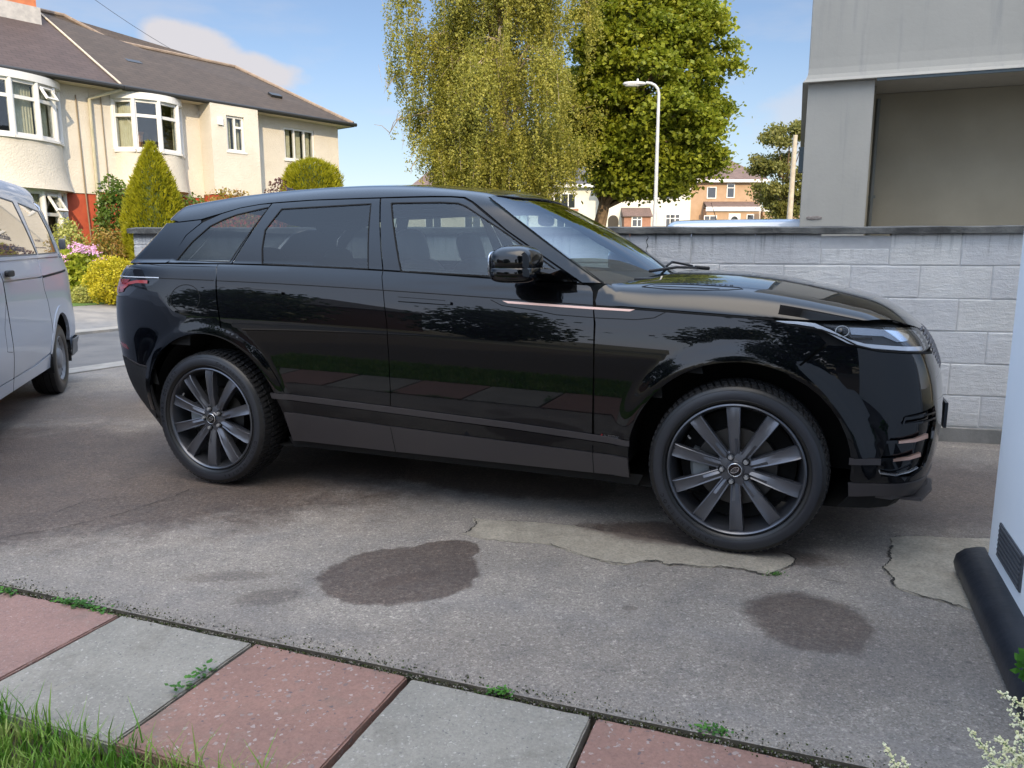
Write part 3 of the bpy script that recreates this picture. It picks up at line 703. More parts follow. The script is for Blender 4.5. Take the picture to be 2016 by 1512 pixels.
MB().bb((0, 0, -.2), (.60, .9, 2.955)).build("pillar", m_conc, cb)
w = MB(); w.bb((.602, .32, -.2), (.64, .9, 2.955)); w.bb((.64, .78, -.2), (9, .96, 2.955)); w.bb((8.0, 0, -.2), (9, .78, 2.955)); w.bb((-0.0, .902, -.2), (.60, 6, 2.955)); w.build("bay_back_wall", m_inner, cb)
# upper storey with a flared drip edge
up = MB(); pr = [(-.050, 2.958), (-.047, 2.966), (-.028, 2.99), (-.012, 3.03), (-.003, 3.09), (0, 3.18), (0, 6.4)]
v = []
for (o, z) in pr: v += [(o - .0, o - .02, z), (9, o - .02, z)]
f = [(2 * i, 2 * i + 1, 2 * i + 3, 2 * i + 2) for i in range(len(pr) - 1)]
up.add(v, f)
v = []
for (o, z) in pr: v += [(o, o - .02, z), (o, 6, z)]
up.add(v, [(2 * i, 2 * i + 2, 2 * i + 3, 2 * i + 1) for i in range(len(pr) - 1)])
up.add([(-.055, -.075, 2.958), (9, -.075, 2.958), (9, 6, 2.958), (-.055, 6, 2.958)], [(0, 3, 2, 1)]); up.add([(0, -.02, 6.4), (9, -.02, 6.4), (9, 6, 6.4), (0, 6, 6.4)], [(0, 1, 2, 3)])
up.build("upper_storey", m_conc, cb)
MB().bb((.61, -.068, 2.93), (9, -.05, 2.957)).build("drip_strip", m_darkmetal, cb)
dp = MB(); dp.tube([(.70, .735, 0), (.70, .735, 2.9)], .022, 8); dp.box((.70, .74, 1.9), (.08, .03, .03)); dp.build("pipe", mat("grey_pipe", (.13, .135, .12), .5), cb)
MB().superq((.13, -.004, 1.66), (.075, .006, .018), .6, .6, 8).build("worn_patch", mottled("rust_patch", (.20, .17, .15), (.32, .30, .28), 30, .9, 60, .3), cb)
MB().bb((-.05, .35, 2.15), (-.004, .55, 2.40)).build("wall_box", m_darkmetal, cb)

# ------------------------------------------------------------------ houses
def boxes_with_holes(b, x0, x1, z0, z1, y0, y1, holes):
    xs = sorted({x0, x1, *[h[0] for h in holes], *[h[1] for h in holes]}); zs = sorted({z0, z1, *[h[2] for h in holes], *[h[3] for h in holes]})
    for i in range(len(xs) - 1):
        for j in range(len(zs) - 1):
            cx, cz = (xs[i] + xs[i + 1]) / 2, (zs[j] + zs[j + 1]) / 2
            if any(h[0] < cx < h[1] and h[2] < cz < h[3] for h in holes): continue
            b.bb((xs[i], y0, zs[j]), (xs[i + 1], y1, zs[j + 1]))
m_render = mottled("cream_roughcast", (.57, .525, .45), (.64, .59, .51), 1.2, .92, 26, .7, .02)
m_red = mottled("red_painted_brick", (.42, .075, .030), (.34, .055, .025), 4, .85, 12, .2, .01)
m_upvc = mat("white_upvc", (.70, .69, .67), .4)
m_pane = mat("window_glass", (.03, .035, .04), .03, spec=.9, ior=1.75)
m_paneclear = glass_mat("house_glass_clear", (.85, .88, .88), 1.6)
m_room = mat("dark_room", (.05, .042, .035), .9)
m_curt = mottled("cream_curtain", (.62, .55, .38), (.72, .66, .50), 5, .9, 0, 0)
m_gut = mat("black_gutter", (.02, .02, .02), .45)
m_soffit = mottled("cream_soffit", (.50, .42, .30), (.58, .50, .38), 3, .8, 0, 0)
m_orange = mottled("orange_brick", (.50, .17, .07), (.40, .13, .06), 6, .85, 0, 0)
def roof_mat(name, c1, c2):
    m = mat(name, c1, .82); p = coords(m, (1, 1, 1)); sx = N(m, "ShaderNodeSeparateXYZ"); L(m, p, sx.inputs[0])
    cb_ = N(m, "ShaderNodeCombineXYZ"); L(m, sx.outputs[0], cb_.inputs[0]); L(m, mth(m, 'MULTIPLY', sx.outputs[2], 1.75), cb_.inputs[1])
    br = N(m, "ShaderNodeTexBrick"); L(m, cb_.outputs[0], br.inputs[0]); br.inputs["Scale"].default_value = 1.0
    br.inputs["Brick Width"].default_value = .30; br.inputs["Row Height"].default_value = .15; br.inputs["Mortar Size"].default_value = .008; br.inputs["Mortar Smooth"].default_value = .3
    br.inputs["Color1"].default_value = (*c1, 1); br.inputs["Color2"].default_value = (*c2, 1); br.inputs["Mortar"].default_value = (c1[0] * .45, c1[1] * .45, c1[2] * .45, 1)
    c = mix(m, .5, br.outputs[0], ramp(m, noise(m, p, 2.2, 5, .6), [(.3, .72), (.7, 1.2)]), 'MULTIPLY'); base(m, c); bump(m, br.outputs["Fac"], -.35, .02)
    return m
m_roofB = roof_mat("brown_grey_roof_tiles", (.050, .036, .027), (.062, .045, .034))
m_roofA = roof_mat("purple_brown_roof_tiles", (.056, .037, .033), (.068, .046, .041))
def flat_window(par, x0, x1, z0, z1, y, cols, transom=None, curtains=True, name="window", room=True, fw=.06):
    """window in a wall opening; outside is -Y"""
    b = MB(); b.bb((x0, y - .02, z0), (x0 + fw, y + .05, z1)); b.bb((x1 - fw, y - .02, z0), (x1, y + .05, z1)); b.bb((x0 + fw, y - .02, z1 - fw), (x1 - fw, y + .05, z1)); b.bb((x0 + fw, y - .02, z0), (x1 - fw, y + .05, z0 + fw))
    xs = [x0 + (x1 - x0) * c for c in cols]
    for x in xs: b.bb((x - fw / 2, y - .022, z0 + fw), (x + fw / 2, y + .05, z1 - fw))
    ed = [x0 + fw] + [v for x in xs for v in (x - fw / 2, x + fw / 2)] + [x1 - fw]
    if transom is not None:
        for k, on in enumerate(transom[1]):
            if on: b.bb((ed[2 * k], y - .02, transom[0] - fw / 2), (ed[2 * k + 1], y + .05, transom[0] + fw / 2))
    b.bb((x0 - .05, y - .10, z0 - .05), (x1 + .05, y + .03, z0 - .002))
    w = b.build(name, m_upvc, par)
    MB().bb((x0 + fw * .5, y + .012, z0 + fw * .5), (x1 - fw * .5, y + .018, z1 - fw * .5)).build("pane", m_paneclear if curtains else m_pane, w)
    if curtains:
        n = 40
        for (c0, c1) in ((x0 + fw, x0 + (x1 - x0) * .40), (x0 + (x1 - x0) * .72, x1 - fw)) if curtains is True else curtains:
            vv = []; 
            for k in range(n + 1):
                xx = c0 + (c1 - c0) * k / n; yy = y + .14 + .025 * math.sin(k * 1.3)
                vv += [(xx, yy, z0 + .02), (xx, yy, z1 - .02)]
            MB().add(vv, [(2 * k, 2 * k + 2, 2 * k + 3, 2 * k + 1) for k in range(n)]).build("curtain", m_curt, w, True)
    return w
def bay(par, sc, hw, pj, z0, z1, zlow, nl, transom, name, apron=True, open_light=None, curtain_set=None, apron_mat=None):
    """curved bay bowing out (-Y) from the wall"""
    def P(a, k=1.0):
        return Vector((sc + hw * k * math.sin(a), -pj * k * (math.cos(a) - math.cos(R(78))) / (1 - math.cos(R(78))) , 0))
    A = R(78); angs = [-A + 2 * A * i / nl for i in range(nl + 1)]
    fine_ = [-A + 2 * A * i / (nl * 5) for i in range(nl * 5 + 1)]
    if apron:
        b = MB(); ring = [P(a) for a in fine_]; k_ = 7; vv = []
        for i in range(k_ + 1):
            z = zlow + (z0 - .06 - zlow) * i / k_; fl = 1.0 + .10 * (1 - i / k_) ** 3       # the render flares out at its foot
            vv += [(sc + (q.x - sc) * fl, q.y * fl, z) for q in ring]
        n = len(ring); ff = [(i * n + j, i * n + j + 1, (i + 1) * n + j + 1, (i + 1) * n + j) for i in range(k_) for j in range(n - 1)]
        ff += [tuple(range(n))[::-1]]
        b.add(vv, ff); b.build(name + "_apron", apron_mat or m_render, par, True, 60)
    fr = MB(); gl = MB(); pts = [P(a) for a in angs]
    def seg(b, a, c, z_0, z_1, th, out=0.0, ins=0.0):
        d = (c - a).normalized(); nrm = Vector((d.y, -d.x, 0)); a2, c2 = a + d * ins + nrm * out, c - d * ins + nrm * out
        q = [a2, c2, c2 - nrm * th, a2 - nrm * th]; b.add([(p_.x, p_.y, z_0) for p_ in q] + [(p_.x, p_.y, z_1) for p_ in q], [(0, 1, 2, 3)[::-1], (4, 5, 6, 7), (0, 1, 5, 4), (1, 2, 6, 5), (2, 3, 7, 6), (3, 0, 4, 7)])
    for i in range(nl):
        a, c = pts[i], pts[i + 1]; d = (c - a).normalized(); ln = (c - a).length
        seg(fr, a, c, z0, z0 + .07, .07); seg(fr, a, c, z1 - .07, z1, .07); seg(fr, a, c, z0 - .06, z0 - .002, .12, .06)
        for e in (0, 1):
            q0 = a if e == 0 else c - d * .07; q1 = a + d * .07 if e == 0 else c
            seg(fr, q0, q1, z0 + .07, z1 - .07, .07, .004)
        if transom: seg(fr, a, c, transom - .04, transom + .04, .07, .0, .07)
        seg(gl, a, c, z0 + .04, z1 - .04, .008, -.03, .03)
    for p_ in pts: fr.lathe([(.0, z0), (.052, z0), (.052, z1), (0, z1)], 'Z', 8, (p_.x, p_.y, 0))
    w = fr.build(name, m_upvc, par); gl.build("pane", m_paneclear, w)
    if open_light is not None:
        a, c = pts[open_light], pts[open_light + 1]; d = (c - a).normalized(); nrm = Vector((d.y, -d.x, 0)); t0, h = z1 - .06, (z1 - .06 - transom) * .95
        ol = MB(); a2, c2 = a + d * .08, c - d * .08; tl = R(32)
        def q(s_, r_, off=0): 
            p_ = a2.lerp(c2, s_) + nrm * (.05 + r_ * h * math.sin(tl) + off * math.cos(tl)); return (p_.x, p_.y, t0 - r_ * h * math.cos(tl) + off * math.sin(tl))
        for (s0_, s1_, r0_, r1_) in ((0, 1, 0, .12), (0, 1, .86, 1), (0, .13, .12, .86), (.87, 1, .12, .86)):
            vv = [q(s0_, r0_), q(s1_, r0_), q(s1_, r1_), q(s0_, r1_)]; v2 = [q(s0_, r0_, -.05), q(s1_, r0_, -.05), q(s1_, r1_, -.05), q(s0_, r1_, -.05)]
            ol.add(vv + v2, [(0, 1, 2, 3), (7, 6, 5, 4), (0, 4, 5, 1), (1, 5, 6, 2), (2, 6, 7, 3), (3, 7, 4, 0)])
        o_ = ol.build("open_light", m_upvc, w)
        MB().add([q(.1, .1, -.02), q(.9, .1, -.02), q(.9, .9, -.02), q(.1, .9, -.02)], [(0, 1, 2, 3)]).build("open_pane", m_paneclear, w)
    # head and little roof up to the soffit
    hd_ = MB(); ring = [P(a, 1.04) for a in fine_]; hd_.prism([(q_.x, q_.y - .02) for q_ in ring], z1 + .002, z1 + .17); hd_.build(name + "_head", m_upvc, par)
    # curtains
    cm = MB()
    for i in range(nl):
        if curtain_set is not None and i not in curtain_set: continue
        a, c = pts[i], pts[i + 1]; d = (c - a).normalized(); nrm = Vector((d.y, -d.x, 0)); n = 26; vv = []
        f0, f1 = (curtain_set[i] if curtain_set is not None else (0, 1))
        for k in range(n + 1):
            q_ = a.lerp(c, f0 + (f1 - f0) * k / n) - nrm * (.16 + .022 * math.sin(k * 1.7 + i)); vv += [(q_.x, q_.y, z0 + .03), (q_.x, q_.y, z1 - .04)]
        MB().add(vv, [(2 * k, 2 * k + 2, 2 * k + 3, 2 * k + 1) for k in range(n)]).build("curtain", m_curt, w, True)
HANG = R(51.53); HB0 = .30
HDV = Vector((math.cos(HANG), math.sin(HANG), 0)); HNV = Vector((HDV.y, -HDV.x, 0)); HPW = Vector((-10.753, 20.5, HB0))
def hz(z): return z - HB0
EAVE = hz(5.50)
# right half of the pair
hb = empty("semi_detached_house", tuple(HPW), HANG, "cream rendered house half with a square projecting bay and grey-brown roof, nearest the trees", "house", "semi-detached houses across the road")
b = MB()
holes_main = [(.70, 2.42, hz(3.98), hz(5.3)), (5.82, 6.98, hz(4.20), hz(5.18))]
boxes_with_holes(b, 0.004, 2.99, hz(2.86), EAVE - .05, 0, .25, [holes_main[0]])
boxes_with_holes(b, 4.51, 7.95, hz(2.86), EAVE - .05, 0, .25, [holes_main[1]])
b.bb((7.70, .25, hz(2.86)), (7.95, 7.9, EAVE - .05)); b.bb((0.004, 7.65, hz(2.86)), (7.70, 7.9, EAVE - .05))
# the square projection
boxes_with_holes(b, 2.99, 4.51, hz(2.95), EAVE - .05, -.60, -.38, [(3.47, 4.04, hz(4.18), hz(5.16))])
b.bb((2.99, -.38, hz(2.95)), (3.2, .25, EAVE - .05)); b.bb((4.30, -.38, hz(2.95)), (4.51, .25, EAVE - .05))
b.build("wall", m_render, hb)
b = MB(); b.bb((0.004, .03, -.3), (7.92, 7.85, hz(2.857))); b.bb((3.02, -.56, -.3), (4.48, .03, hz(2.947))); b.build("brick_base", m_red, hb)
MB().bb((.3, .6, hz(3.1)), (7.6, 7.5, hz(5.4))).build("dark_interior", m_room, hb)
bay(hb, 1.50, .95, .62, hz(3.97), hz(5.24), hz(2.95), 4, hz(4.84), "bay_window", curtain_set={0: (.1, .75), 3: (.2, .9)})
flat_window(hb, 3.47, 4.04, hz(4.18), hz(5.16), -.52, [.5], (hz(4.86), (0, 1)), True)
flat_window(hb, 5.82, 6.98, hz(4.20), hz(5.18), .06, [.34, .67], None, [(5.9, 6.15), (6.28, 6.55), (6.68, 6.9)])
MB().bb((3.18, -.66, hz(4.86)), (3.34, -.602, hz(5.06))).build("alarm_box", m_upvc, hb)
bxo = MB(); bxo.bb((.98, .08, hz(4.0)), (1.36, .24, hz(4.42))); bxo.add([(.98, .08, hz(4.42)), (1.36, .08, hz(4.42)), (1.36, -.02, hz(4.50)), (.98, -.02, hz(4.50))], [(0, 1, 2, 3)]); bxo = bxo.build("cardboard_box", mat("cardboard", (.50, .22, .08), .8))
bxo.location = HPW; bxo.rotation_euler = (0, 0, HANG); tag(bxo, "orange cardboard box standing in the middle of the upstairs bay window, behind the conifer tip", "box")
def roof(par, name, V, F_, m, thick=.09):
    n = len(V); v = [tuple(p_) for p_ in V] + [(p_[0], p_[1], p_[2] - thick) for p_ in V]
    f = [tuple(q_) for q_ in F_] + [tuple(i + n for i in q_)[::-1] for q_ in F_]
    ec = {}
    for q_ in F_:
        for i in range(len(q_)):
            e = (q_[i], q_[(i + 1) % len(q_)]); ec[e] = 1
    for (a, c) in list(ec):
        if (c, a) not in ec: f.append((a, a + n, c + n, c))
    return obj(name, v, f, m, par)
rz_ = lambda z: hz(z)
V = [(.62, -.5, rz_(5.50)), (8.25, -.5, rz_(5.50)), (6.3, 3.2, rz_(7.45)), (2.2, 3.2, rz_(7.47)), (1.15, 3.7, rz_(8.02)), (.40, 3.7, rz_(8.02)), (.40, 8.4, rz_(5.5)), (8.25, 8.4, rz_(5.5))]
rb = roof(hb, "roof", V, [(0, 1, 2, 3, 4, 5), (1, 7, 2), (7, 6, 5, 4, 3, 2)], m_roofB)
rd_ = MB(); rd_.tube([(8.22, -.47, rz_(5.53)), (6.3, 3.2, rz_(7.48)), (2.2, 3.2, rz_(7.50)), (1.15, 3.7, rz_(8.05)), (.40, 3.7, rz_(8.05))], .06, 8); rd_.build("ridge_tiles", mottled("ridge_tile", (.20, .15, .12), (.28, .22, .17), 8, .9, 20, .3), rb)
MB().box((1.9, 1.35, rz_(6.56)), (.42, .22, .10), 0, R(28)).build("roof_vent", m_gut, rb); MB().box((6.0, .62, rz_(6.20)), (.40, .22, .10), 0, R(28)).build("roof_vent", m_gut, rb)
so = MB(); so.bb((.64, -.46, EAVE - .08), (8.2, .0, EAVE - .052)); so.bb((7.95, 0, EAVE - .08), (8.2, 8.3, EAVE - .052)); so.build("soffit", m_soffit, hb)
gt = MB(); gt.tube([(.64, -.56, EAVE - .03), (8.27, -.56, EAVE - .03)], .06, 8); gt.bb((.64, -.50, EAVE - .09), (8.2, -.465, EAVE - .03)); gt.build("gutter", m_gut, hb)
pp = MB(); pp.tube([(-.03, -.10, hz(5.15)), (-.03, -.10, -.2)], .04, 8); pp.tube([(-.03, -.10, hz(5.15)), (.62, -.50, hz(5.42))], .04, 8); pp.build("downpipe", mottled("pale_pipe", (.50, .45, .33), (.36, .34, .22), 3, .6, 0, 0), hb)
cw = MB(); cw.tube([(.28, -.035, hz(5.3)), (.30, -.035, hz(2.95))], .012, 6); cw.tube([(-.33, -.035, hz(5.2)), (-.30, -.04, hz(2.9)), (-.24, -.04, .5)], .016, 6); cw.build("cable", mat("cable_brown", (.22, .17, .11), .7), hb)
# left half of the pair
ha = empty("semi_detached_house", tuple(HPW), HANG, "cream house half with big curved bays, red brick ground floor and orange chimney, far left", "house", "semi-detached houses across the road")
b = MB(); boxes_with_holes(b, -7.4, -.004, hz(2.80), EAVE - .05, 0, .25, [(-4.0, -.95, hz(3.9), hz(5.35))])
b.bb((-7.4, .25, hz(2.8)), (-7.15, 7.9, EAVE - .05)); b.bb((-7.15, 7.65, hz(2.8)), (-.004, 7.9, EAVE - .05)); b.build("wall", m_render, ha)
b = MB(); boxes_with_holes(b, -7.37, -.006, -.3, hz(2.797), .03, .25, [(-4.0, -.95, hz(1.15), hz(2.74))]); b.build("brick_base", m_red, ha)
MB().bb((-7.0, .9, hz(.5)), (-.3, 7.5, hz(5.4))).build("dark_interior", m_room, ha)
bay(ha, -2.42, 1.72, .86, hz(3.97), hz(5.22), hz(2.80), 7, hz(4.83), "upper_bay_window", open_light=5, curtain_set={2: (0, .8), 4: (.15, .9), 5: (.1, .8), 6: (.2, .8)})
bay(ha, -2.42, 1.66, .72, hz(1.25), hz(2.76), hz(.2), 7, hz(2.22), "lower_bay_window", open_light=5, curtain_set={4: (.4, .95), 6: (.3, .9)}, apron_mat=m_red)
V = [(.62, -.5, rz_(5.50)), (.40, 3.7, rz_(8.02)), (-7.9, 3.7, rz_(8.02)), (-7.9, -.5, rz_(5.5)), (-7.9, 8.4, rz_(5.5)), (.40, 8.4, rz_(5.5))]
V = [(a - .006 if a > 0 else a, c, d) for a, c, d in V]
ra = roof(ha, "roof", V, [(0, 1, 2, 3), (1, 5, 4, 2)], m_roofA)
fl = MB(); fl.tube([(.60, -.52, rz_(5.54)), (.55, .6, rz_(6.20)), (.50, 2.0, rz_(7.03)), (.40, 3.6, rz_(8.0))], .028, 6); fl.build("party_flashing", mottled("mortar_flashing", (.42, .37, .30), (.55, .48, .38), 9, .9, 0, 0), ra)
ch = MB(); ch.bb((-1.1, 2.75, rz_(7.2)), (.06, 3.5, rz_(9.2))); ch.build("chimney", m_orange, ra)
MB().bb((-1.16, 2.66, rz_(7.1)), (.12, 3.56, rz_(7.83))).build("chimney_flashing", mottled("lead_grey", (.35, .34, .33), (.46, .44, .42), 8, .8, 0, 0), ra)
so = MB(); so.bb((-7.8, -.46, EAVE - .08), (.62, .0, EAVE - .052)); so.build("soffit", m_soffit, ha)
gt = MB(); gt.tube([(-7.9, -.56, EAVE - .03), (.63, -.56, EAVE - .03)], .06, 8); gt.bb((-7.9, -.50, EAVE - .09), (.63, -.465, EAVE - .03)); gt.build("gutter", m_gut, ha)

# far houses seen between the trees
def place(px, y): return at(px, 440, y).x
def far_house(name, label, x0, x1, y, zb, ze, zr, mwall, mroof, rz=0, depth=7, hipL=2.5, hipR=2.5, group="houses beyond the trees"):
    h = empty(name, (x0, y, zb), rz, label, "house", group); w_ = x1 - x0; e = ze - zb; r_ = zr - zb
    MB().bb((0, 0, -1.5), (w_, depth, e)).build("wall", mwall, h)
    V = [(-.4, -.4, e + .004), (w_ + .4, -.4, e + .004), (w_ + .4, depth + .4, e + .004), (-.4, depth + .4, e + .004), (hipL, depth / 2, r_), (w_ - hipR, depth / 2, r_)]
    obj("roof", V, [(0, 1, 5, 4), (1, 2, 5), (2, 3, 4, 5), (3, 0, 4), (0, 3, 2, 1)], mroof, h)
    MB().bb((-.42, -.45, e - .22), (w_ + .42, -.405, e)).build("fascia", m_upvc, h)
    return h
def fwin(h, x0, x1, z0, z1, zb, cols=(.5,), name="window", y=0.0, tr=None):
    x0 -= h.location.x; x1 -= h.location.x
    b = MB(); f_ = .07; z0 -= zb; z1 -= zb
    b.bb((x0, y - .05, z0), (x1, y - .004, z0 + f_)); b.bb((x0, y - .05, z1 - f_), (x1, y - .004, z1)); b.bb((x0, y - .05, z0 + f_), (x0 + f_, y - .004, z1 - f_)); b.bb((x1 - f_, y - .05, z0 + f_), (x1, y - .004, z1 - f_))
    for c in cols:
        x = x0 + (x1 - x0) * c; b.bb((x - .03, y - .05, z0 + f_), (x + .03, y - .004, z1 - f_))
    if tr: b.bb((x0 + f_, y - .048, z0 + (z1 - z0) * tr - .03), (x1 - f_, y - .006, z0 + (z1 - z0) * tr + .03))
    w = b.build(name, m_upvc, h); MB().bb((x0 + f_ * .6, y - .02, z0 + f_ * .6), (x1 - f_ * .6, y - .012, z1 - f_ * .6)).build("pane", m_pane, w); return w
m_tan = mottled("tan_brick", (.38, .25, .155), (.43, .29, .185), 2, .9, 8, .2, .01)
m_brown = mottled("brown_brick", (.30, .15, .10), (.36, .19, .13), 5, .9, 10, .2, .01)
m_white = mottled("white_render", (.60, .57, .51), (.66, .63, .57), 1, .9, 10, .15, .01)
m_farroof = roof_mat("far_brown_tiles", (.13, .088, .076), (.155, .105, .09))
zt = 2.3
tan = far_house("tan_brick_house", "tan brick house with hipped brown roof, right of the big green tree", 11.0, 20.55, 65, zt, 7.15, 9.75, m_tan, m_farroof, 0, 7.5, 3, 3.0)
fwin(tan, 17.62, 18.28, 5.70, 6.86, zt, (), tr=.7); fwin(tan, 16.0, 16.78, 5.65, 6.6, zt, ()); fwin(tan, 13, 14.2, 5.6, 6.8, zt)
can = MB(); can.add([(4.75, 0, 3.12), (9.05, 0, 3.12), (9.05, -1.3, 2.62), (4.75, -1.3, 2.62)], [(0, 3, 2, 1)]); can.bb((4.75, -1.3, 2.55), (9.05, -.004, 2.615)); can.build("porch_roof", m_farroof, tan)
MB().bb((4.65, -1.36, 2.28), (9.12, -1.302, 2.62)).build("porch_fascia", m_upvc, tan)
MB().bb((4.75, -1.2, -1), (9.0, -.002, 2.5)).build("porch_wall", m_tan, tan)
fwin(tan, 15.55, 16.6, 3.0, 4.25, zt, (.45,), y=-1.2); fwin(tan, 19.0, 19.6, 3.4, 4.35, zt, (), y=-1.2)
d_ = MB(); d_.bb((17.55 - 11, -1.25, .05), (18.5 - 11, -1.202, 2.1)); dr_ = d_.build("door", m_upvc, tan)
MB().lathe([(0, 0), (.28, 0), (.28, .02), (0, .02)], 'Y', 24, (18.02 - 11, -1.275, 1.6)).build("door_pane", m_pane, dr_)
MB().tube([(9.42, -.08, -.5), (9.42, -.08, 4.8)], .06, 6).build("downpipe", m_upvc, tan)
ext = MB(); ext.bb((9.56, -.5, -1), (13.2, 5, 2.28)); ext.build("side_extension", m_tan, tan)
MB().bb((9.56, -.58, 2.285), (13.3, 5, 2.62)).build("extension_fascia", m_upvc, tan); fwin(tan, 21.4, 22.3, 3.4, 4.3, zt, (), y=-.5)
zw = 1.75
wh = far_house("white_terraced_house", "white house with an arched passage and brown brick porch, beside the lamp post", 6.35, 12.45, 55, zw, 6.3, 8.6, m_white, m_farroof, 0, 7, .2, 1.5)
ar = MB(); n = 14; pa = [(.72 - .36, -.02, -.5)] + [(.72 + .36 * math.cos(math.pi - math.pi * k / n), -.02, 1.75 + .36 * math.sin(math.pi * k / n)) for k in range(n + 1)] + [(.72 + .36, -.02, -.5)]
ar.add(pa, [tuple(range(len(pa)))]); 
v = [(x, -.012, z) for x, _, z in pa] + [(x, -.03, z) for x, _, z in pa]; nn = len(pa)
obj("archway", v, [tuple(range(nn, 2 * nn))[::-1], tuple(range(nn))] + [(i, (i + 1) % nn, nn + (i + 1) % nn, nn + i) for i in range(nn)], m_room, wh)
MB().bb((1.35, -1.0, -1), (3.18, -.002, 1.95)).build("porch", m_brown, wh)
pr_ = MB(); pr_.add([(1.25, -.002, 2.62), (3.28, -.002, 2.62), (3.28, -1.15, 2.0), (1.25, -1.15, 2.0), (1.25, -.002, 1.96), (3.28, -.002, 1.96), (3.28, -1.15, 1.96), (1.25, -1.15, 1.96)], [(0, 3, 2, 1), (4, 5, 6, 7), (3, 7, 6, 2), (0, 4, 7, 3), (1, 2, 6, 5)]); pr_.build("porch_roof", m_farroof, wh)
fwin(wh, 8.2, 8.92, 3.0, 3.75, zw, (.55,), y=-1.0, tr=.7); fwin(wh, 10.7, 11.75, 2.7, 3.95, zw, (.33, .66), tr=.75); fwin(wh, 10.6, 11.7, 4.9, 5.9, zw); fwin(wh, 7.2, 8.3, 4.9, 5.9, zw)
w2 = far_house("white_terraced_house", "white house with a dark timbered gable window, between the birch and the tree trunk", 1.2, 6.3, 57, 1.85, 6.1, 8.6, m_white, mottled("dark_slate", (.06, .06, .07), (.1, .1, .11), 3, .8, 0, 0), 0, 7, 1.5, .2)
fwin(w2, 3.0, 4.6, 4.4, 5.5, 1.85, (.33, .66)); fwin(w2, 3.2, 4.4, 2.6, 3.7, 1.85)
MB().bb((1.6, -.09, 2.4), (3.6, -.055, 2.55)).build("timber_rail", m_brown, w2)
w3 = far_house("cream_gabled_house", "cream house glimpsed through the black car's front window", -7.6, -1.6, 56, 1.8, 5.2, 7.4, m_render, m_farroof, 0, 7, 1.5, 1.5)
fwin(w3, -3.4, -2.2, 3.0, 3.9, 1.8); fwin(w3, -6.2, -5.0, 3.0, 3.9, 1.8)

# ------------------------------------------------------------------ lamp post and pole
m_galv = mottled("galvanised_steel", (.42, .43, .44), (.52, .53, .54), 5, .5, 0, 0)
lp0 = at(1289, 445, 25); lp1 = at(1296.5, 190, 25)
lp = empty("street_lamp", (lp0.x, 25, 0.3), 0, "grey street lamp post with a short curved arm in front of the green tree", "street lamp")
def lloc(px, py): q = at(px, py, 25); return Vector((q.x - lp0.x, 0, q.z - .3))
b = MB(); lx = lloc(1290.5, 400)
b.tube([(-.03, 0, -.4), (-.03, 0, 1.2)], .085, 12); b.tube([(-.03, 0, 1.2), lloc(1290.5, 400), lloc(1296.5, 200), lloc(1297, 185), lloc(1295, 175), lloc(1289.5, 168), lloc(1281, 164), lloc(1272, 163)], [.07, .062, .048, .046, .045, .044, .042, .04], 12)
b.build("post", m_galv, lp, True, 50)
hd2 = MB(); hc = lloc(1249, 165); hd2.superq((hc.x, 0, hc.z - .0), (.36, .15, .060), .7, .8, 12); hd2.build("lamp_head", mat("lamp_grey", (.55, .56, .58), .4), lp, True)
MB().superq((hc.x - .06, 0, hc.z - .045), (.24, .12, .035), .6, .8, 10).build("lamp_lens", mat("lamp_lens", (.75, .77, .78), .2), lp, True)
MB().lathe([(0, 0), (.035, 0), (.04, .05), (.02, .10), (0, .10)], 'Z', 10, (hc.x + .1, 0, hc.z + .05)).build("photocell", m_galv, lp, True)
q0, q1 = at(1553, 436, 40), at(1566, 266, 40)
po = MB(); po.tube([(q0.x, 40, .8), (q1.x, 40, q1.z)], [.16, .11], 10)
tag(po.build("wooden_pole", mottled("pale_timber", (.38, .33, .26), (.46, .41, .33), 5, .9, 20, .3), None, True, 50), "pale wooden telegraph pole in front of the small far tree, beside the concrete building", "pole")
# overhead wires
def wire(a, c, sag, lab):
    pts = [a.lerp(c, k / 24) + Vector((0, 0, -sag * 4 * (k / 24) * (1 - k / 24))) for k in range(25)]
    tag(MB().tube(pts, .009, 4).build("overhead_wire", mat("wire_dark", (.10, .10, .11), .7)), lab, "wire")
wire(at(160, -20, 26), at(420, 140, 32), .15, "thin overhead wire running from the top left down behind the cloud bank")

# ------------------------------------------------------------------ trees and shrubs
def leaf_quads(ctr, size, nrm=None, aspect=.55, up=0.0, fold=None):
    n = len(ctr); u = RNG.normal(size=(n, 3)); u /= np.linalg.norm(u, axis=1)[:, None]
    w = RNG.normal(size=(n, 3)); w[:, 2] += up * 0
    if up: u[:, 2] *= (1 - up)
    u /= np.linalg.norm(u, axis=1)[:, None]
    if up: w[:, 2] *= (1 - up)
    w = np.cross(u, np.cross(w, u)); w /= np.linalg.norm(w, axis=1)[:, None] + 1e-9
    s = size * RNG.uniform(.6, 1.25, (n, 1)); u = u * s; w = w * s * aspect
    return np.stack([ctr - u, ctr - w, ctr + u, ctr + w], 1)
def branch_path(a, b, n=6, wob=.12):
    pts = []
    for k in range(n + 1):
        t = k / n; p = a.lerp(b, t); j = wob * math.sin(t * math.pi) * (b - a).length * .25
        pts.append(p + Vector((random.uniform(-j, j), random.uniform(-j, j), random.uniform(-j, j) + .5 * j)))
    return pts
m_bark = mottled("brown_bark", (.11, .075, .045), (.20, .14, .085), 6, .95, 18, .8, .03)
m_birchbark = mottled("birch_bark", (.42, .34, .24), (.22, .17, .11), 5, .9, 12, .4, .02)
m_maple = leafy("maple_leaves", [(.09, .13, .012), (.17, .21, .017), (.28, .31, .025), (.40, .40, .035)], .42, .5, 1.1)
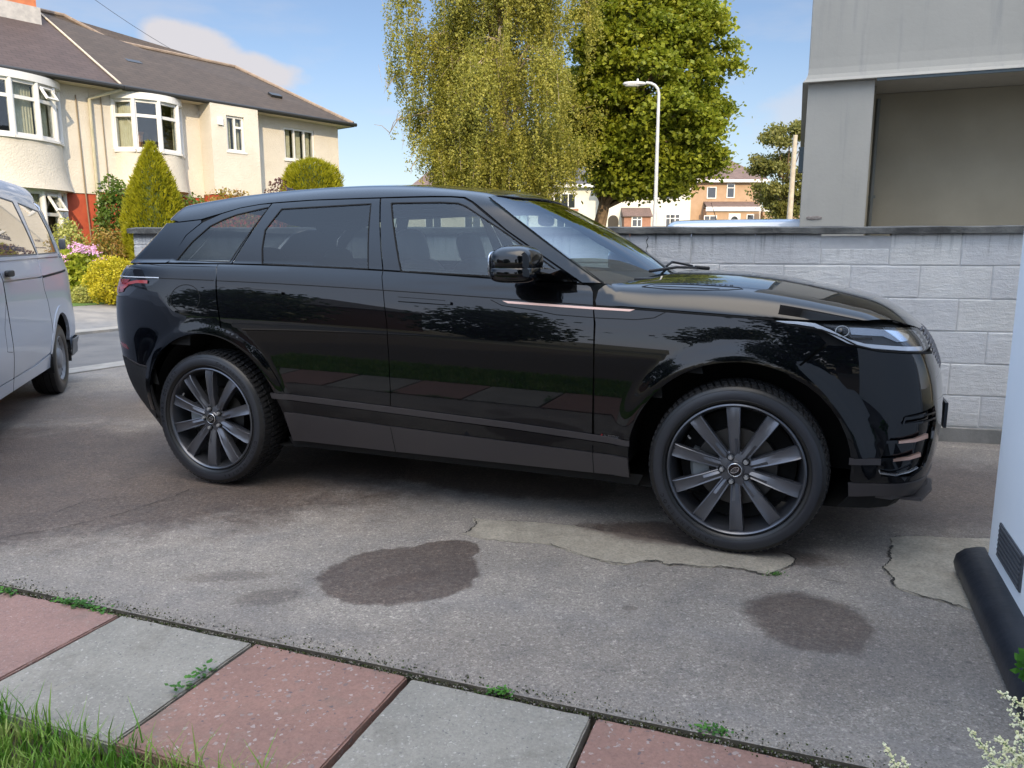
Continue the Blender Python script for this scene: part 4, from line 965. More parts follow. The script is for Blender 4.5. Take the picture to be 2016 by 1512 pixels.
m_birch = leafy("birch_leaves", [(.16, .17, .028), (.26, .26, .042), (.36, .34, .06), (.48, .43, .09)], .40, .5, 1.3)
def zl(x, y): return float(land(x, y))
# sycamore / maple with the round crown
tx, ty = at(1180, 430, 32).x, 32.0; tz = zl(tx, ty)
mt = empty("maple_tree", (tx, ty, tz), 0, "big round-crowned bright green tree behind the lamp post", "tree")
b = MB(); top = Vector((.5, 0, 9.5)); tr_pts = [(0, 0, -.3), (.03, 0, .8), (-.02, 0, 1.8), (.15, 0, 2.6), (.5, .05, 4.5), (.9, 0, 6.5), (1.2, 0, 8.6)]
b.tube(tr_pts, [.36, .30, .27, .24, .18, .12, .05], 10)
cc = Vector((at(1272, 200, 32).x - tx, 0, 6.95)); cr = Vector((3.55, 3.3, 4.9))
clumps = []
def hull(th, z):      # outline of the crown: half width at height t in [-1,1]
    t = z; return (1 - abs(t) ** 2.3) ** .55 if abs(t) < 1 else 0
tries = 0
while len(clumps) < 460:
    tries += 1
    z = random.uniform(-.95, 1.0); th = random.uniform(0, 2 * math.pi); h_ = hull(th, z) * (.9 + .14 * math.sin(3 * th + 5 * z) + random.uniform(-.06, .06)); rr = random.uniform(.35, 1.0) ** .55
    p = Vector((cc.x + cr.x * h_ * rr * math.cos(th), cr.y * h_ * rr * math.sin(th), cc.z + cr.z * z * (1 if z > 0 else .78)))
    if p.x < -1.9: p.x = -1.9 + random.uniform(0, .4)
    if z < -.6 and rr < .6: continue
    clumps.append((p, random.uniform(.32, .72)))
for p, r_ in clumps[::5]:
    k = random.choice(tr_pts[3:6]); b.tube(branch_path(Vector(k), p, 6), [.075, .06, .05, .04, .03, .02, .01], 5)
b.build("trunk", m_bark, mt)
ctrs = []
for p, r_ in clumps:
    n = int(290 * (r_ / .5) ** 2); q = RNG.normal(size=(n, 3)) * np.array([r_ * .55, r_ * .55, r_ * .26]); q[:, 2] -= .18 * (q[:, 0] ** 2 + q[:, 1] ** 2) / r_
    ctrs.append(q + np.array(p))
quads("crown", leaf_quads(np.concatenate(ctrs), .095, aspect=.78, up=.35), m_maple, mt)
# weeping birch
bx_, by_ = at(985, 400, 28).x, 28.0; bz_ = zl(bx_, by_)
bt = empty("weeping_birch_tree", (bx_, by_, bz_), 0, "tall weeping birch with hanging olive-green strands, centre", "tree")
b = MB(); ctr = []; twig = MB()
b.tube([(0, 0, -.3), (.1, 0, 1.5), (-.1, 0, 3.5), (.1, .1, 6), (0, 0, 9), (.1, 0, 12), (0, 0, 14)], [.28, .24, .21, .17, .13, .08, .03], 10)
limbs = []
for k in range(46):
    a = random.uniform(0, 2 * math.pi); z0 = random.uniform(3.2, 11.5); rr = random.uniform(1.6, 3.9) * (1.0 if z0 > 4.5 else .75); zt_ = z0 + random.uniform(.6, 1.8)
    p = Vector((rr * math.cos(a) - .05, rr * math.sin(a) * .85, zt_)); m1 = Vector((rr * .55 * math.cos(a), rr * .5 * math.sin(a), zt_ + .35))
    path = [Vector((0, 0, z0)), Vector((rr * .25 * math.cos(a), rr * .22 * math.sin(a), z0 + .7 * (zt_ - z0))), m1, p, p + Vector((.35 * math.cos(a), .3 * math.sin(a), -.5))]
    b.tube(path, [.07, .055, .038, .022, .01], 5); limbs.append(path)
nodes_ = []
for lb in limbs:
    for j in range(7):
        i = random.choice([1, 2, 2, 3, 3]); p = lb[i].lerp(lb[i + 1], random.random()); q_ = p + Vector((random.gauss(0, .42), random.gauss(0, .42), random.gauss(0, .30) + .1)); nodes_.append(q_)
        b.tube([p, p.lerp(q_, .5) + Vector((0, 0, .1)), q_], [.016, .011, .006], 4, False)
for k in range(110):
    a_ = random.uniform(0, 6.28); rr_ = 3.0 * random.random() ** .6; nodes_.append(Vector((rr_ * math.cos(a_) + .25, rr_ * math.sin(a_) * .8, random.uniform(3.0, 5.2))))
for k in range(5200):
    p = random.choice(nodes_) + Vector((random.gauss(0, .20), random.gauss(0, .20), random.gauss(0, .18)))
    r0 = min(1.0, p.xy.length / 3.9); zlow = 1.9 + 2.6 * r0 ** 2.2 + random.uniform(0, 1.3)
    if p.x < -2.6: zlow = max(zlow, 3.6 + random.uniform(0, 1.5))
    ln = min(p.z - zlow, abs(random.gauss(.2, .85)) + .45 + (1.6 if random.random() < .10 else 0))
    if ln < .2: continue
    n = int(ln / .038); sw = random.gauss(0, .16) * ln; sv = random.gauss(0, .16) * ln; t = np.linspace(0, 1, n); s1 = random.uniform(0, 6); bw = .075 * (1 - t) ** .7 + .022
    q = np.stack([p.x + sw * t ** .6 + .06 * np.sin(t * 4 + s1), p.y + sv * t ** .6, p.z - ln * t], -1) + RNG.normal(0, 1, (n, 3)) * bw[:, None]; ctr.append(q)
    if k % 9 == 0: twig.tube([(p.x, p.y, p.z), (p.x + sw * .9, p.y + sv * .9, p.z - ln * .8)], .005, 3, False)
b.build("trunk", m_birchbark, bt)
twig.build("twigs", m_birchbark, bt)
C3 = np.concatenate(ctr); C3 = np.concatenate([C3, C3 + RNG.normal(0, .05, C3.shape)])[:460000]; C3 = C3[C3[:, 0] > -3.62 + .35 * np.sin(C3[:, 2] * 2.3 + C3[:, 1] * 2)]
Qb = leaf_quads(C3, .041, aspect=.66); quads("crown", Qb, m_birch, bt)
def small_tree(name, label, px, y, ztop, zlow, rx, n_cl, leaf, m, tilt=0, per=260, group=None, ry=None, trunk=.12, barkm=None, cl=.5):
    x = at(px, 440, y).x; z0 = zl(x, y); t = empty(name, (x, y, z0), 0, label, "tree", group)
    b = MB(); b.tube([(0, 0, -.4), (.05, 0, (zlow - z0) * .6), (tilt * .5, 0, (ztop + zlow) / 2 - z0), (tilt, 0, ztop - z0 - .3)], [trunk, trunk * .85, trunk * .5, .02], 8)
    ct = []; cz = (ztop + zlow) / 2 - z0; hz_2 = (ztop - zlow) / 2
    for k in range(n_cl):
        zz = random.uniform(-.95, .95); a = random.uniform(0, 6.28); h_ = (1 - abs(zz) ** 2.2) ** .6 * random.uniform(.45, 1.05); p = Vector((rx * h_ * math.cos(a) + tilt * .5 * (1 + zz), (ry or rx) * h_ * math.sin(a), cz + hz_2 * zz)); r_ = random.uniform(.5, 1.0) * cl
        ct.append(RNG.normal(size=(per, 3)) * np.array([r_ * .6, r_ * .6, r_ * .38]) + np.array(p))
        if k % 3 == 0: b.tube(branch_path(Vector((tilt * .3, 0, random.uniform(zlow - z0 - .3, cz))), p, 4), [.05, .04, .03, .02, .01], 4)
    b.build("trunk", barkm or m_bark, t); quads("crown", leaf_quads(np.concatenate(ct), leaf, aspect=.65), m, t)
    return t
m_olive = leafy("olive_leaves", [(.10, .12, .03), (.18, .18, .04), (.27, .245, .07)], .35, .5, 1.0)
small_tree("small_tree", "small olive-green tree far off, in the gap left of the concrete building", 1545, 48, 9.1, 3.4, 1.95, 60, .10, m_olive, per=300, cl=.55)
small_tree("young_tree", "bare-looking low tree at the right of the tan house", 1530, 60, 5.9, 3.0, 1.2, 18, .09, m_olive, per=90)
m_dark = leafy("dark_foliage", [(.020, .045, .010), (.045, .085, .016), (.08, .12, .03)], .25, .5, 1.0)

m_conifer = leafy("golden_conifer", [(.16, .17, .008), (.27, .27, .012), (.38, .36, .018)], .30, .55, 5)
def conifer(name, label, x, y, z0, prof, n, leaf, m, cat="conifer"):
    t = empty(name, (x, y, z0), 0, label, cat); zz = RNG.random(n); P_ = np.array(prof)   # prof: (z, r)
    z = P_[0, 0] + (P_[-1, 0] - P_[0, 0]) * RNG.random(n * 2); r_ = np.interp(z, P_[:, 0], P_[:, 1]); keep = RNG.random(n * 2) < (r_ / r_.max()) + .05; z = z[keep][:n]; r_ = r_[keep][:n]; k = len(z)
    a = RNG.uniform(0, 2 * np.pi, k); lump = 1 + .07 * np.sin(a * 5 + z * 4) + .05 * np.sin(a * 11 - z * 9); rad = r_ * lump * (1 - .32 * RNG.random(k) ** 2)
    c = np.stack([rad * np.cos(a), rad * np.sin(a), z], -1)
    out = np.stack([np.cos(a), np.sin(a), np.full(k, 1.15)], -1) + RNG.normal(0, .33, (k, 3)); out /= np.linalg.norm(out, axis=1)[:, None]
    tn = np.cross(out, RNG.normal(size=(k, 3))); tn /= np.linalg.norm(tn, axis=1)[:, None]; s = leaf * RNG.uniform(.6, 1.5, (k, 1))
    quads("foliage", np.stack([c - tn * s * .28, c + out * s * .5 - tn * s * .05, c + out * s * 1.4, c + tn * s * .28], 1), m, t)
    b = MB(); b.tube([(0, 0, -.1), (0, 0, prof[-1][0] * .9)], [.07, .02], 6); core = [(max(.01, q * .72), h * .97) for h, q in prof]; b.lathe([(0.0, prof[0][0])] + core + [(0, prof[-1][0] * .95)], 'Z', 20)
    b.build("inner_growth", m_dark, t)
    return t
conifer("golden_conifer", "tall golden-green pointed conifer in front of the cream houses", -8.15, 18, .3, [(0, .55), (.5, .70), (1.2, .72), (1.7, .68), (2.3, .52), (2.8, .34), (3.2, .16), (3.45, .02)], 26000, .062, m_conifer)
conifer("clipped_conifer", "clipped golden-green domed conifer beside the house end wall, above the car roof", at(615, 355, 22).x, 22, .3, [(1.2, .68), (2.0, .76), (2.7, .80), (3.1, .74), (3.35, .58), (3.5, .25), (3.55, .02)], 20000, .065, m_conifer)
def shrub(name, label, c, rad, n, leaf, m, cat="shrub", base_z=.28, asp=.6, hollow=.5, stem=True, group=None):
    t = empty(name, (c[0], c[1], base_z), 0, label, cat, group); u = RNG.normal(size=(n, 3)); u /= np.linalg.norm(u, axis=1)[:, None]
    lump = 1 + .13 * np.sin(u[:, 0] * 7 + c[0] * 3) * np.sin(u[:, 2] * 6 + 1) + .10 * np.sin(u[:, 1] * 9 + u[:, 2] * 11); rr = (hollow + (1 - hollow) * RNG.random(n) ** .5) * lump
    p = u * rr[:, None] * np.array(rad) + np.array([0, 0, c[2] - base_z])
    p = p[p[:, 2] > .01]
    quads("foliage", leaf_quads(p, leaf, aspect=asp), m, t)
    if stem:
        b = MB()
        for k in range(7):
            a = k * .9; b.tube([(0, 0, -.05), (rad[0] * .4 * math.cos(a), rad[1] * .4 * math.sin(a), (c[2] - base_z) * .9), (rad[0] * .7 * math.cos(a), rad[1] * .7 * math.sin(a), c[2] - base_z + rad[2] * .5)], [.02, .014, .006], 5)
        b.build("stem", m_bark, t)
    return t
m_gold = leafy("golden_hedge_leaves", [(.30, .28, .012), (.46, .41, .02), (.62, .54, .05)], .3, .55, 6)
m_mid = leafy("mid_green_leaves", [(.04, .09, .012), (.09, .15, .02), (.16, .21, .04)], .3, .5, 4)
m_lime = leafy("lime_leaves", [(.16, .22, .02), (.28, .33, .03), (.42, .44, .06)], .35, .5, 5)
m_pale = leafy("pale_leaves", [(.22, .25, .06), (.36, .38, .10), (.50, .50, .16)], .35, .5, 6)
m_rusty = leafy("rusty_leaves", [(.20, .10, .03), (.30, .20, .04), (.22, .24, .05)], .3, .5, 6)
m_purple = leafy("purple_leaves", [(.06, .025, .03), (.12, .05, .05), (.16, .09, .06)], .2, .5, 6)
sh = lambda px, py, y: at(px, py, y)
q = sh(228, 398, 19.2); shrub("evergreen_shrub", "tall dark green glossy shrub between the red brick wall and the golden conifer", (q.x, 19.2, 1.75), (.50, .5, 1.35), 5200, .048, m_mid)
q = sh(222, 560, 15.6); shrub("golden_bush", "rounded golden-yellow bush at the pavement, right of the hydrangea", (q.x - .0, 15.6, .74), (.50, .45, .50), 9000, .024, m_gold)
q = sh(166, 560, 15.9); shrub("low_yellow_shrub", "low pale yellow-green shrub at the lawn edge, left of the rounded golden bush", (q.x, 15.9, .42), (.30, .25, .25), 2200, .024, m_pale)
q = sh(215, 470, 17.6); shrub("fuchsia_shrub", "loose rusty-red and green shrub between the hydrangea and the dark green shrub", (q.x, 17.6, 1.15), (.62, .4, .72), 3200, .032, m_rusty)
q = sh(130, 440, 18.0); shrub("pale_shrub", "pale variegated yellow-green shrub in front of the ground-floor bay window", (q.x, 18.0, 1.25), (.42, .35, .80), 2600, .040, m_pale)
q = sh(160, 530, 16.6); hy = shrub("hydrangea_bush", "hydrangea bush with lilac-pink flower heads in the front garden", (q.x, 16.6, .80), (.66, .5, .58), 4200, .052, m_lime, asp=.8)
m_hyd = mottled("lilac_petals", (.50, .25, .50), (.66, .42, .62), 40, .8, 0, 0)
hyc = Vector((hy.location.x, hy.location.y, hy.location.z))
for px, py in [(140, 486), (150, 480), (160, 484), (172, 486), (183, 492), (150, 492), (163, 495), (175, 497), (190, 498), (200, 508), (212, 512), (205, 516), (128, 505), (132, 514), (122, 520), (168, 488), (194, 514), (158, 489), (186, 487), (144, 497)]:
    q = at(px, py, 16.25 + random.uniform(-.05, .15)) - hyc; hn_ = 26; fl_ = MB()
    for k in range(hn_):
        p = q + Vector((random.gauss(0, .045), random.gauss(0, .03), random.gauss(0, .022))); a = random.uniform(0, 3.14); s_ = .016
        u = Vector((math.cos(a), -.3, math.sin(a) * .6)) * s_; w_ = Vector((-math.sin(a), -.4, math.cos(a))) * s_
        fl_.add([p - u, p - w_, p + u, p + w_], [(0, 1, 2, 3)])
    fl_.build("flower_head", m_hyd, hy)
q = sh(545, 365, 20.5); shrub("purple_leaved_shrub", "sparse purple-leaved shrub showing above the car roof, left of the clipped conifer", (q.x, 20.5, 2.5), (.42, .35, .72), 700, .045, m_purple)
q = sh(452, 388, 20.5); shrub("climbing_shrub", "green and orange climber tops just above the rear of the car roof", (q.x, 20.5, 2.05), (.85, .35, .90), 3600, .04, m_rusty)
q = sh(378, 392, 19.0); shrub("leafy_shrub", "small green shrub top between the golden conifer and the car roof", (q.x, 19.0, 1.9), (.4, .3, .8), 1500, .04, m_mid)

# trees and houses behind the camera: they shade the drive and show as dark shapes in the car's paint
def big_tree(x, y, h, rx, zlow, label, n=46):
    z0 = 0; t = empty("garden_tree", (x, y, 0), 0, label, "tree", "garden trees behind the camera"); b = MB(); b.tube([(0, 0, -.3), (0, 0, h * .5), (0, 0, h * .85)], [.25, .16, .03], 8); b.build("trunk", m_bark, t)
    ct = []
    for k in range(n):
        zz = random.uniform(-1, 1); a = random.uniform(0, 6.28); h_ = (1 - abs(zz) ** 2.4) ** .55 * random.uniform(.3, 1.0); p = np.array([rx * h_ * math.cos(a), rx * h_ * math.sin(a), (h + zlow) / 2 + (h - zlow) / 2 * zz]); ct.append(RNG.normal(size=(110, 3)) * np.array([.55, .55, .42]) + p)
    quads("crown", leaf_quads(np.concatenate(ct), .20, aspect=.7), m_dark, t)
big_tree(-1.2, -9.5, 12.6, 2.2, 1.2, "tall dark tree behind the camera, nearest the near house", 80)
big_tree(2.2, -11.5, 13.6, 2.5, 1.2, "tallest dark tree behind the camera, behind the near house", 80)
big_tree(0.2, -13.8, 14.2, 2.4, 1.0, "tall dark tree in the second row behind the camera", 80)
big_tree(6.5, -12.0, 14.0, 2.8, 1.2, "broad dark tree behind the near house roof", 70)
big_tree(-13.5, -10.5, 5.4, 2.2, .4, "low round tree behind the camera to the left", 40)
big_tree(-22.5, -7.0, 6.6, 2.8, .4, "spreading tree far to the left behind the camera", 46)
big_tree(-9.0, -19.5, 7.6, 2.5, .6, "middle-sized tree behind the camera, left of the tall ones", 46)
fh = far_house("brick_house", "red brick house behind the camera, far left", -34, -20, -22, 0, 5.2, 8.0, m_brown, m_slate, R(30), 8, 3, 3, "houses behind the camera")

# ------------------------------------------------------------------ vehicle bodies: one smooth implicit surface, panels cut from it
class Sp:
    """natural cubic spline, linear outside"""
    def __init__(s,pts):
        p=np.array(pts,float); x=p[:,0]; y=p[:,1]; n=len(x); h=np.diff(x)
        A=np.zeros((n,n)); b=np.zeros(n); A[0,0]=A[-1,-1]=1
        for i in range(1,n-1):
            A[i,i-1]=h[i-1];A[i,i]=2*(h[i-1]+h[i]);A[i,i+1]=h[i]
            b[i]=3*((y[i+1]-y[i])/h[i]-(y[i]-y[i-1])/h[i-1])
        c=np.linalg.solve(A,b); s.x=x;s.y=y;s.c=c
        s.b=(y[1:]-y[:-1])/h-h*(2*c[:-1]+c[1:])/3; s.d=(c[1:]-c[:-1])/(3*h)
        s.e=s.b[-1]+h[-1]*(2*c[-2]+3*s.d[-1]*h[-1])
    def __call__(s,v):
        v=np.asarray(v,float); vc=np.clip(v,s.x[0],s.x[-1])
        i=np.clip(np.searchsorted(s.x,vc)-1,0,len(s.x)-2); t=vc-s.x[i]
        r=s.y[i]+s.b[i]*t+s.c[i]*t*t+s.d[i]*t**3
        return r+np.where(v<s.x[0],s.b[0]*(v-s.x[0]),0)+np.where(v>s.x[-1],s.e*(v-s.x[-1]),0)
def smax(a,b,k):
    h=np.clip(.5+.5*(a-b)/k,0,1); return b+(a-b)*h+k*h*(1-h)
def smin(a,b,k): return -smax(-a,-b,k)
def sst(e0,e1,x):
    t=np.clip((x-e0)/(e1-e0),0,1); return t*t*(3-2*t)
# ---- profile curves (car frame: X forward from the rear axle, a=|Y|, Z up)
ZC=Sp([(-1,1.182),(-.3,1.172),(.6,1.151),(1.14,1.131),(1.76,1.104),(2.3,1.078),(3.0,1.042),(3.6,1.010)])
ZB=Sp([(-.7,1.262),(.15,1.258),(1.1,1.232),(2.15,1.178),(2.5,1.165)])                        # belt (foot of the glass)
def PW(X):
    return -.36*np.clip(-X-.22,0,9)**2-.055*np.clip(X-2.7,0,9)**2
PR=Sp([(-.95,-.125),(-.85,-.095),(-.75,-.062),(-.62,-.028),(-.5,-.012),(-.35,-.001),(-.2,.002),(-.1,-.006),(-.02,-.020),(.0,-.025),(.04,-.040),(.09,-.066),(.14,-.100)])
HC=Sp([(2.0,1.225),(2.4,1.222),(2.7,1.218),(3.0,1.192),(3.25,1.148),(3.45,1.103),(3.6,1.048),(3.7,.98),(3.8,.86)])    # bonnet centre line
RC=Sp([(-1.1,1.50),(-.7,1.590),(-.3,1.648),(.1,1.686),(.5,1.706),(.9,1.710),(1.3,1.688),(1.6,1.652),(2.0,1.57)])
WS=Sp([(1.4,1.735),(1.68,1.622),(2.0,1.462),(2.3,1.282),(2.5,1.150)])
RW=Sp([(-1.1,1.18),(-.9,1.33),(-.7,1.50),(-.5,1.70)])
NP=Sp([(.2,3.60),(.3,3.68),(.45,3.735),(.62,3.746),(.75,3.734),(.88,3.706),(.96,3.68),(1.05,3.62)])
RP=Sp([(.2,-.72),(.3,-.80),(.45,-.93),(.6,-1.0),(.8,-1.035),(1.0,-1.035),(1.12,-1.01),(1.2,-.965),(1.27,-.90)])
HF,HR=2.874,0.0
def flare(X,Z):
    r=0
    for h in (HF,HR):
        d=np.hypot(X-h,Z-.385); r=r+.015*(1-sst(.485,.575,d))*(1-sst(3.42,3.6,X))
    return r
def Slow(X,Z):
    return .952+PW(X)+PR(Z-ZC(X))+flare(X,Z)
def G(X,Z):
    t=(Z-1.23)
    return .882+ -.020*sst(.6,-.8,X)*1.5 -.36*t-.42*t*np.abs(t) + -.06*sst(-.0,-.9,X) -.015*sst(1.6,2.3,X)
def F(X,Y,Z):
    X=np.asarray(X,float);a=np.abs(Y);Z=np.asarray(Z,float)
    # lower body
    side=a-Slow(X,Z)
    w=sst(2.1,2.5,X); 
    deckc=HC(X)-.045*(a/.8)**2.4
    deckg=ZB(X)-.0+0*a
    deck=Z-(deckg*(1-w)+deckc*w)
    k=.035+(.10-.035)*w
    low=smax(side,deck,k)
    low=smax(low,X-(NP(Z)-.13*(a/.9)**2.2),.16)
    low=smax(low,(RP(Z)+.22*(a/.9)**2.4)-X,.17)
    low=smax(low,.2-Z,.03)
    # greenhouse
    g=a-G(X,Z)
    roof=Z-(RC(X)-.055*(a/.7)**2)
    ws=(Z-WS(X+.16*(a/.8)**2))*.88
    rw=(Z-RW(X-.24*(a/.7)**2))*.74
    gr=smax(g,roof,.085)
    gr=smax(gr,ws,.02)
    gr=smax(gr,rw,.03)
    gr=smax(gr,ZB(X)-.05-Z,.02)
    return smin(low,gr,.012)
def grad(Fn, P, e=.003):
    X, Y, Z = P[:, 0], P[:, 1], P[:, 2]
    g = np.stack([Fn(X + e, Y, Z) - Fn(X - e, Y, Z), Fn(X, Y + e, Z) - Fn(X, Y - e, Z), Fn(X, Y, Z + e) - Fn(X, Y, Z - e)], -1)
    return g / (np.linalg.norm(g, axis=1)[:, None] + 1e-12)
class Dom:
    """2-D charts of a body: S side view (X,Z); C round the nose; K round the tail; H round a lengthwise axis"""
    def __init__(s, kind, c=0.0, Fn=None, sgn=-1, far=1.6):
        s.k, s.c, s.F, s.s, s.far = kind, c, Fn, sgn, far
    def rays(s, uv):
        u, v = uv[:, 0], uv[:, 1]; z = np.zeros_like(u)
        if s.k == 'S': return np.stack([u, z, v], -1), np.stack([z, z + s.s, z], -1)
        if s.k == 'C': t = u / .9; return np.stack([z + s.c, z, v], -1), np.stack([np.sin(t), s.s * np.cos(t), z], -1)
        if s.k == 'K': t = u / .9; return np.stack([z + s.c, z, v], -1), np.stack([-np.sin(t), s.s * np.cos(t), z], -1)
        if s.k == 'H': t = v / .9; return np.stack([u, z, z + s.c], -1), np.stack([z, s.s * np.sin(t), np.cos(t)], -1)
    def to3(s, uv):
        o, d = s.rays(np.asarray(uv, float)); lo = np.zeros(len(o)); hi = np.full(len(o), 2.2)
        for _ in range(26):
            m = (lo + hi) / 2; P = o + d * m[:, None]; ins = s.F(P[:, 0], P[:, 1], P[:, 2]) < 0
            lo = np.where(ins, m, lo); hi = np.where(ins, hi, m)
        return o + d * ((lo + hi) / 2)[:, None]
    def uv(s, X, a, Z):
        if s.k == 'S': return (X, Z)
        if s.k == 'C': return (.9 * math.atan2(X - s.c, a), Z)
        if s.k == 'K': return (.9 * math.atan2(s.c - X, a), Z)
        if s.k == 'H': return (X, .9 * math.atan2(a, Z - s.c))
def pip(pts, poly):
    x, y = pts[:, 0], pts[:, 1]; ins = np.zeros(len(pts), bool); n = len(poly)
    for i in range(n):
        x0, y0 = poly[i]; x1, y1 = poly[(i + 1) % n]
        if y0 == y1: continue
        c = ((y0 > y) != (y1 > y)) & (x < (x1 - x0) * (y - y0) / (y1 - y0) + x0); ins ^= c
    return ins
def resample(poly, st):
    out = []; n = len(poly)
    for i in range(n):
        a, b = np.array(poly[i], float), np.array(poly[(i + 1) % n], float); m = max(1, int(math.ceil(np.linalg.norm(b - a) / st)))
        for k in range(m): out.append(tuple(a + (b - a) * k / m))
    return out
def shrink(poly, d):
    """move each edge of the polygon inwards by d"""
    P = [np.array(p, float) for p in poly]; n = len(P); ar = sum(P[i][0] * P[(i + 1) % n][1] - P[(i + 1) % n][0] * P[i][1] for i in range(n)); sg = 1 if ar > 0 else -1; out = []
    for i in range(n):
        a, b, c = P[i - 1], P[i], P[(i + 1) % n]; e1 = (b - a) / (np.linalg.norm(b - a) + 1e-9); e2 = (c - b) / (np.linalg.norm(c - b) + 1e-9)
        n1 = np.array([-e1[1], e1[0]]) * sg; n2 = np.array([-e2[1], e2[0]]) * sg; m = n1 + n2; l = np.linalg.norm(m)
        if l < .3: out.append(tuple(b + n1 * d)); continue
        m /= l; out.append(tuple(b + m * d / max(.35, m @ n1)))
    return out
def panel(name, m, parent, poly, dom, holes=(), off=0.0, flange=.012, st=.03, gap=.0022, hgap=0.0, bowl=None):
    poly = resample(shrink(poly, gap) if gap else poly, st * .7); hs = [resample(shrink(h, -hgap) if hgap else h, st * .7) for h in holes]
    allp = list(poly); edges = [(i, (i + 1) % len(poly)) for i in range(len(poly))]
    for h in hs:
        b = len(allp); allp += h; edges += [(b + i, b + (i + 1) % len(h)) for i in range(len(h))]
    A = np.array(allp); lo, hi = A.min(0), A.max(0)
    g = np.array([(lo[0] + (i + (.5 if j % 2 else 0)) * st, lo[1] + j * st * .87) for j in range(int((hi[1] - lo[1]) / (st * .87)) + 1) for i in range(int((hi[0] - lo[0]) / st) + 2)])
    if len(g):
        k = pip(g, poly)
        for h in hs: k &= ~pip(g, h)
        g = g[k]
    if len(g):
        d = np.full(len(g), 9.0)
        for q in [poly] + hs:
            Q0 = np.array(q); Q1 = np.roll(Q0, -1, 0); E_ = Q1 - Q0; L2 = (E_ ** 2).sum(1) + 1e-12
            t = np.clip(((g[:, None] - Q0) * E_).sum(2) / L2, 0, 1); dd = np.linalg.norm(g[:, None] - (Q0 + t[..., None] * E_), axis=2).min(1); d = np.minimum(d, dd)
        g = g[d > st * .38]
    V = [Vector((float(a), float(b))) for a, b in (np.concatenate([A, g]) if len(g) else A)]
    r_ = delaunay_2d_cdt(V, edges, [], 0, 1e-6); vs = np.array([(p.x, p.y) for p in r_[0]]); fs = [f for f in r_[2] if len(f) == 3]
    T = np.array(fs); cen = vs[T].mean(1); k = pip(cen, poly)
    for h in hs: k &= ~pip(cen, h)
    T = T[k]
    P = dom.to3(vs); n = grad(dom.F, P)
    if bowl is not None: P = P + n * bowl(vs)[:, None]
    P = P + n * off
    fn = np.cross(P[T[:, 1]] - P[T[:, 0]], P[T[:, 2]] - P[T[:, 0]]); fl = (fn * n[T[:, 0]]).sum(1) < 0; T[fl] = T[fl][:, ::-1]
    ec = {}
    for t in T:
        for i in range(3):
            ec[(t[i], t[(i + 1) % 3])] = 1
    be = [(a, b) for (a, b) in ec if (b, a) not in ec]
    verts = [tuple(p) for p in P]; faces = [tuple(int(i) for i in t) for t in T]; lown = {}
    if flange:
        for a, b in be:
            for i in (a, b):
                if i not in lown: lown[i] = len(verts); verts += [tuple(P[i]), tuple(P[i] - n[i] * flange)]
            faces.append((lown[a], lown[a] + 1, lown[b] + 1, lown[b]))
    o = obj(name, verts, faces, m, parent, True)
    me = o.data
    if bowl is None and len(me.polygons) == len(faces):
        nl = []
        for pl_ in me.polygons:
            if pl_.index < len(T):
                for vi in pl_.vertices: nl.append(tuple(n[vi]))
            else:
                for vi in pl_.vertices: nl.append((0, 0, 0))
        me.normals_split_custom_set(nl)
    return o
def ribbon(name, m, parent, pts, w, dom, off=.0012, st=.03, closed=False):
    P2 = [np.array(p, float) for p in pts]
    if closed: P2.append(P2[0])
    out = []
    for i in range(len(P2) - 1):
        k = max(1, int(np.linalg.norm(P2[i + 1] - P2[i]) / st)); out += [P2[i] + (P2[i + 1] - P2[i]) * j / k for j in range(k)]
    out.append(P2[-1]); Q = dom.to3(np.array(out)); n = grad(dom.F, Q); v = []
    for i in range(len(Q)):
        t = Q[min(i + 1, len(Q) - 1)] - Q[max(i - 1, 0)]; t = t / (np.linalg.norm(t) + 1e-9); s = np.cross(t, n[i]); s /= np.linalg.norm(s) + 1e-9
        ww = w if not callable(w) else w(i / (len(Q) - 1))
        c = Q[i] + n[i] * off; v += [c + s * ww / 2 - n[i] * (off + .004), c + s * ww / 2, c - s * ww / 2, c - s * ww / 2 - n[i] * (off + .004)]
    f = []
    for i in range(len(Q) - 1):
        for j in range(3): f.append((4 * i + j, 4 * i + j + 1, 4 * i + 5 + j, 4 * i + 4 + j))
    return obj(name, v, f, m, parent, True, 40)
def arc(cx, cz, r, a0, a1, n=24, rz=None):
    return [(cx + r * math.cos(R(a0 + (a1 - a0) * k / n)), cz + (rz or r) * math.sin(R(a0 + (a1 - a0) * k / n))) for k in range(n + 1)]
def shell(name, m, parent, Fn, c, zs, off, nth=120, cuts=(), rot_c=1.3):
    """closed dark inner body behind the shut lines"""
    th = np.linspace(0, 2 * np.pi, nth, endpoint=False); V = []
    for z in zs:
        o = np.stack([np.full(nth, rot_c), np.zeros(nth), np.full(nth, z)], -1); d = np.stack([np.cos(th) * 2.6, np.sin(th), 0 * th], -1); lo = np.zeros(nth); hi = np.full(nth, 1.2)
        for _ in range(24):
            mm = (lo + hi) / 2; P = o + d * mm[:, None]; ins = Fn(P[:, 0], P[:, 1], P[:, 2]) < -off; lo = np.where(ins, mm, lo); hi = np.where(ins, hi, mm)
        V.append(o + d * lo[:, None])
    V = np.concatenate(V); f = []
    for i in range(len(zs) - 1):
        for j in range(nth):
            q = (i * nth + j, i * nth + (j + 1) % nth, (i + 1) * nth + (j + 1) % nth, (i + 1) * nth + j); cq = V[list(q)].mean(0)
            if any(math.hypot(cq[0] - x, cq[2] - z) < r and abs(cq[1]) > .45 for x, z, r in cuts): continue
            f.append(q)
    f.append(tuple(range(nth))[::-1]); f.append(tuple((len(zs) - 1) * nth + j for j in range(nth)))
    return obj(name, V.tolist(), f, m, parent)

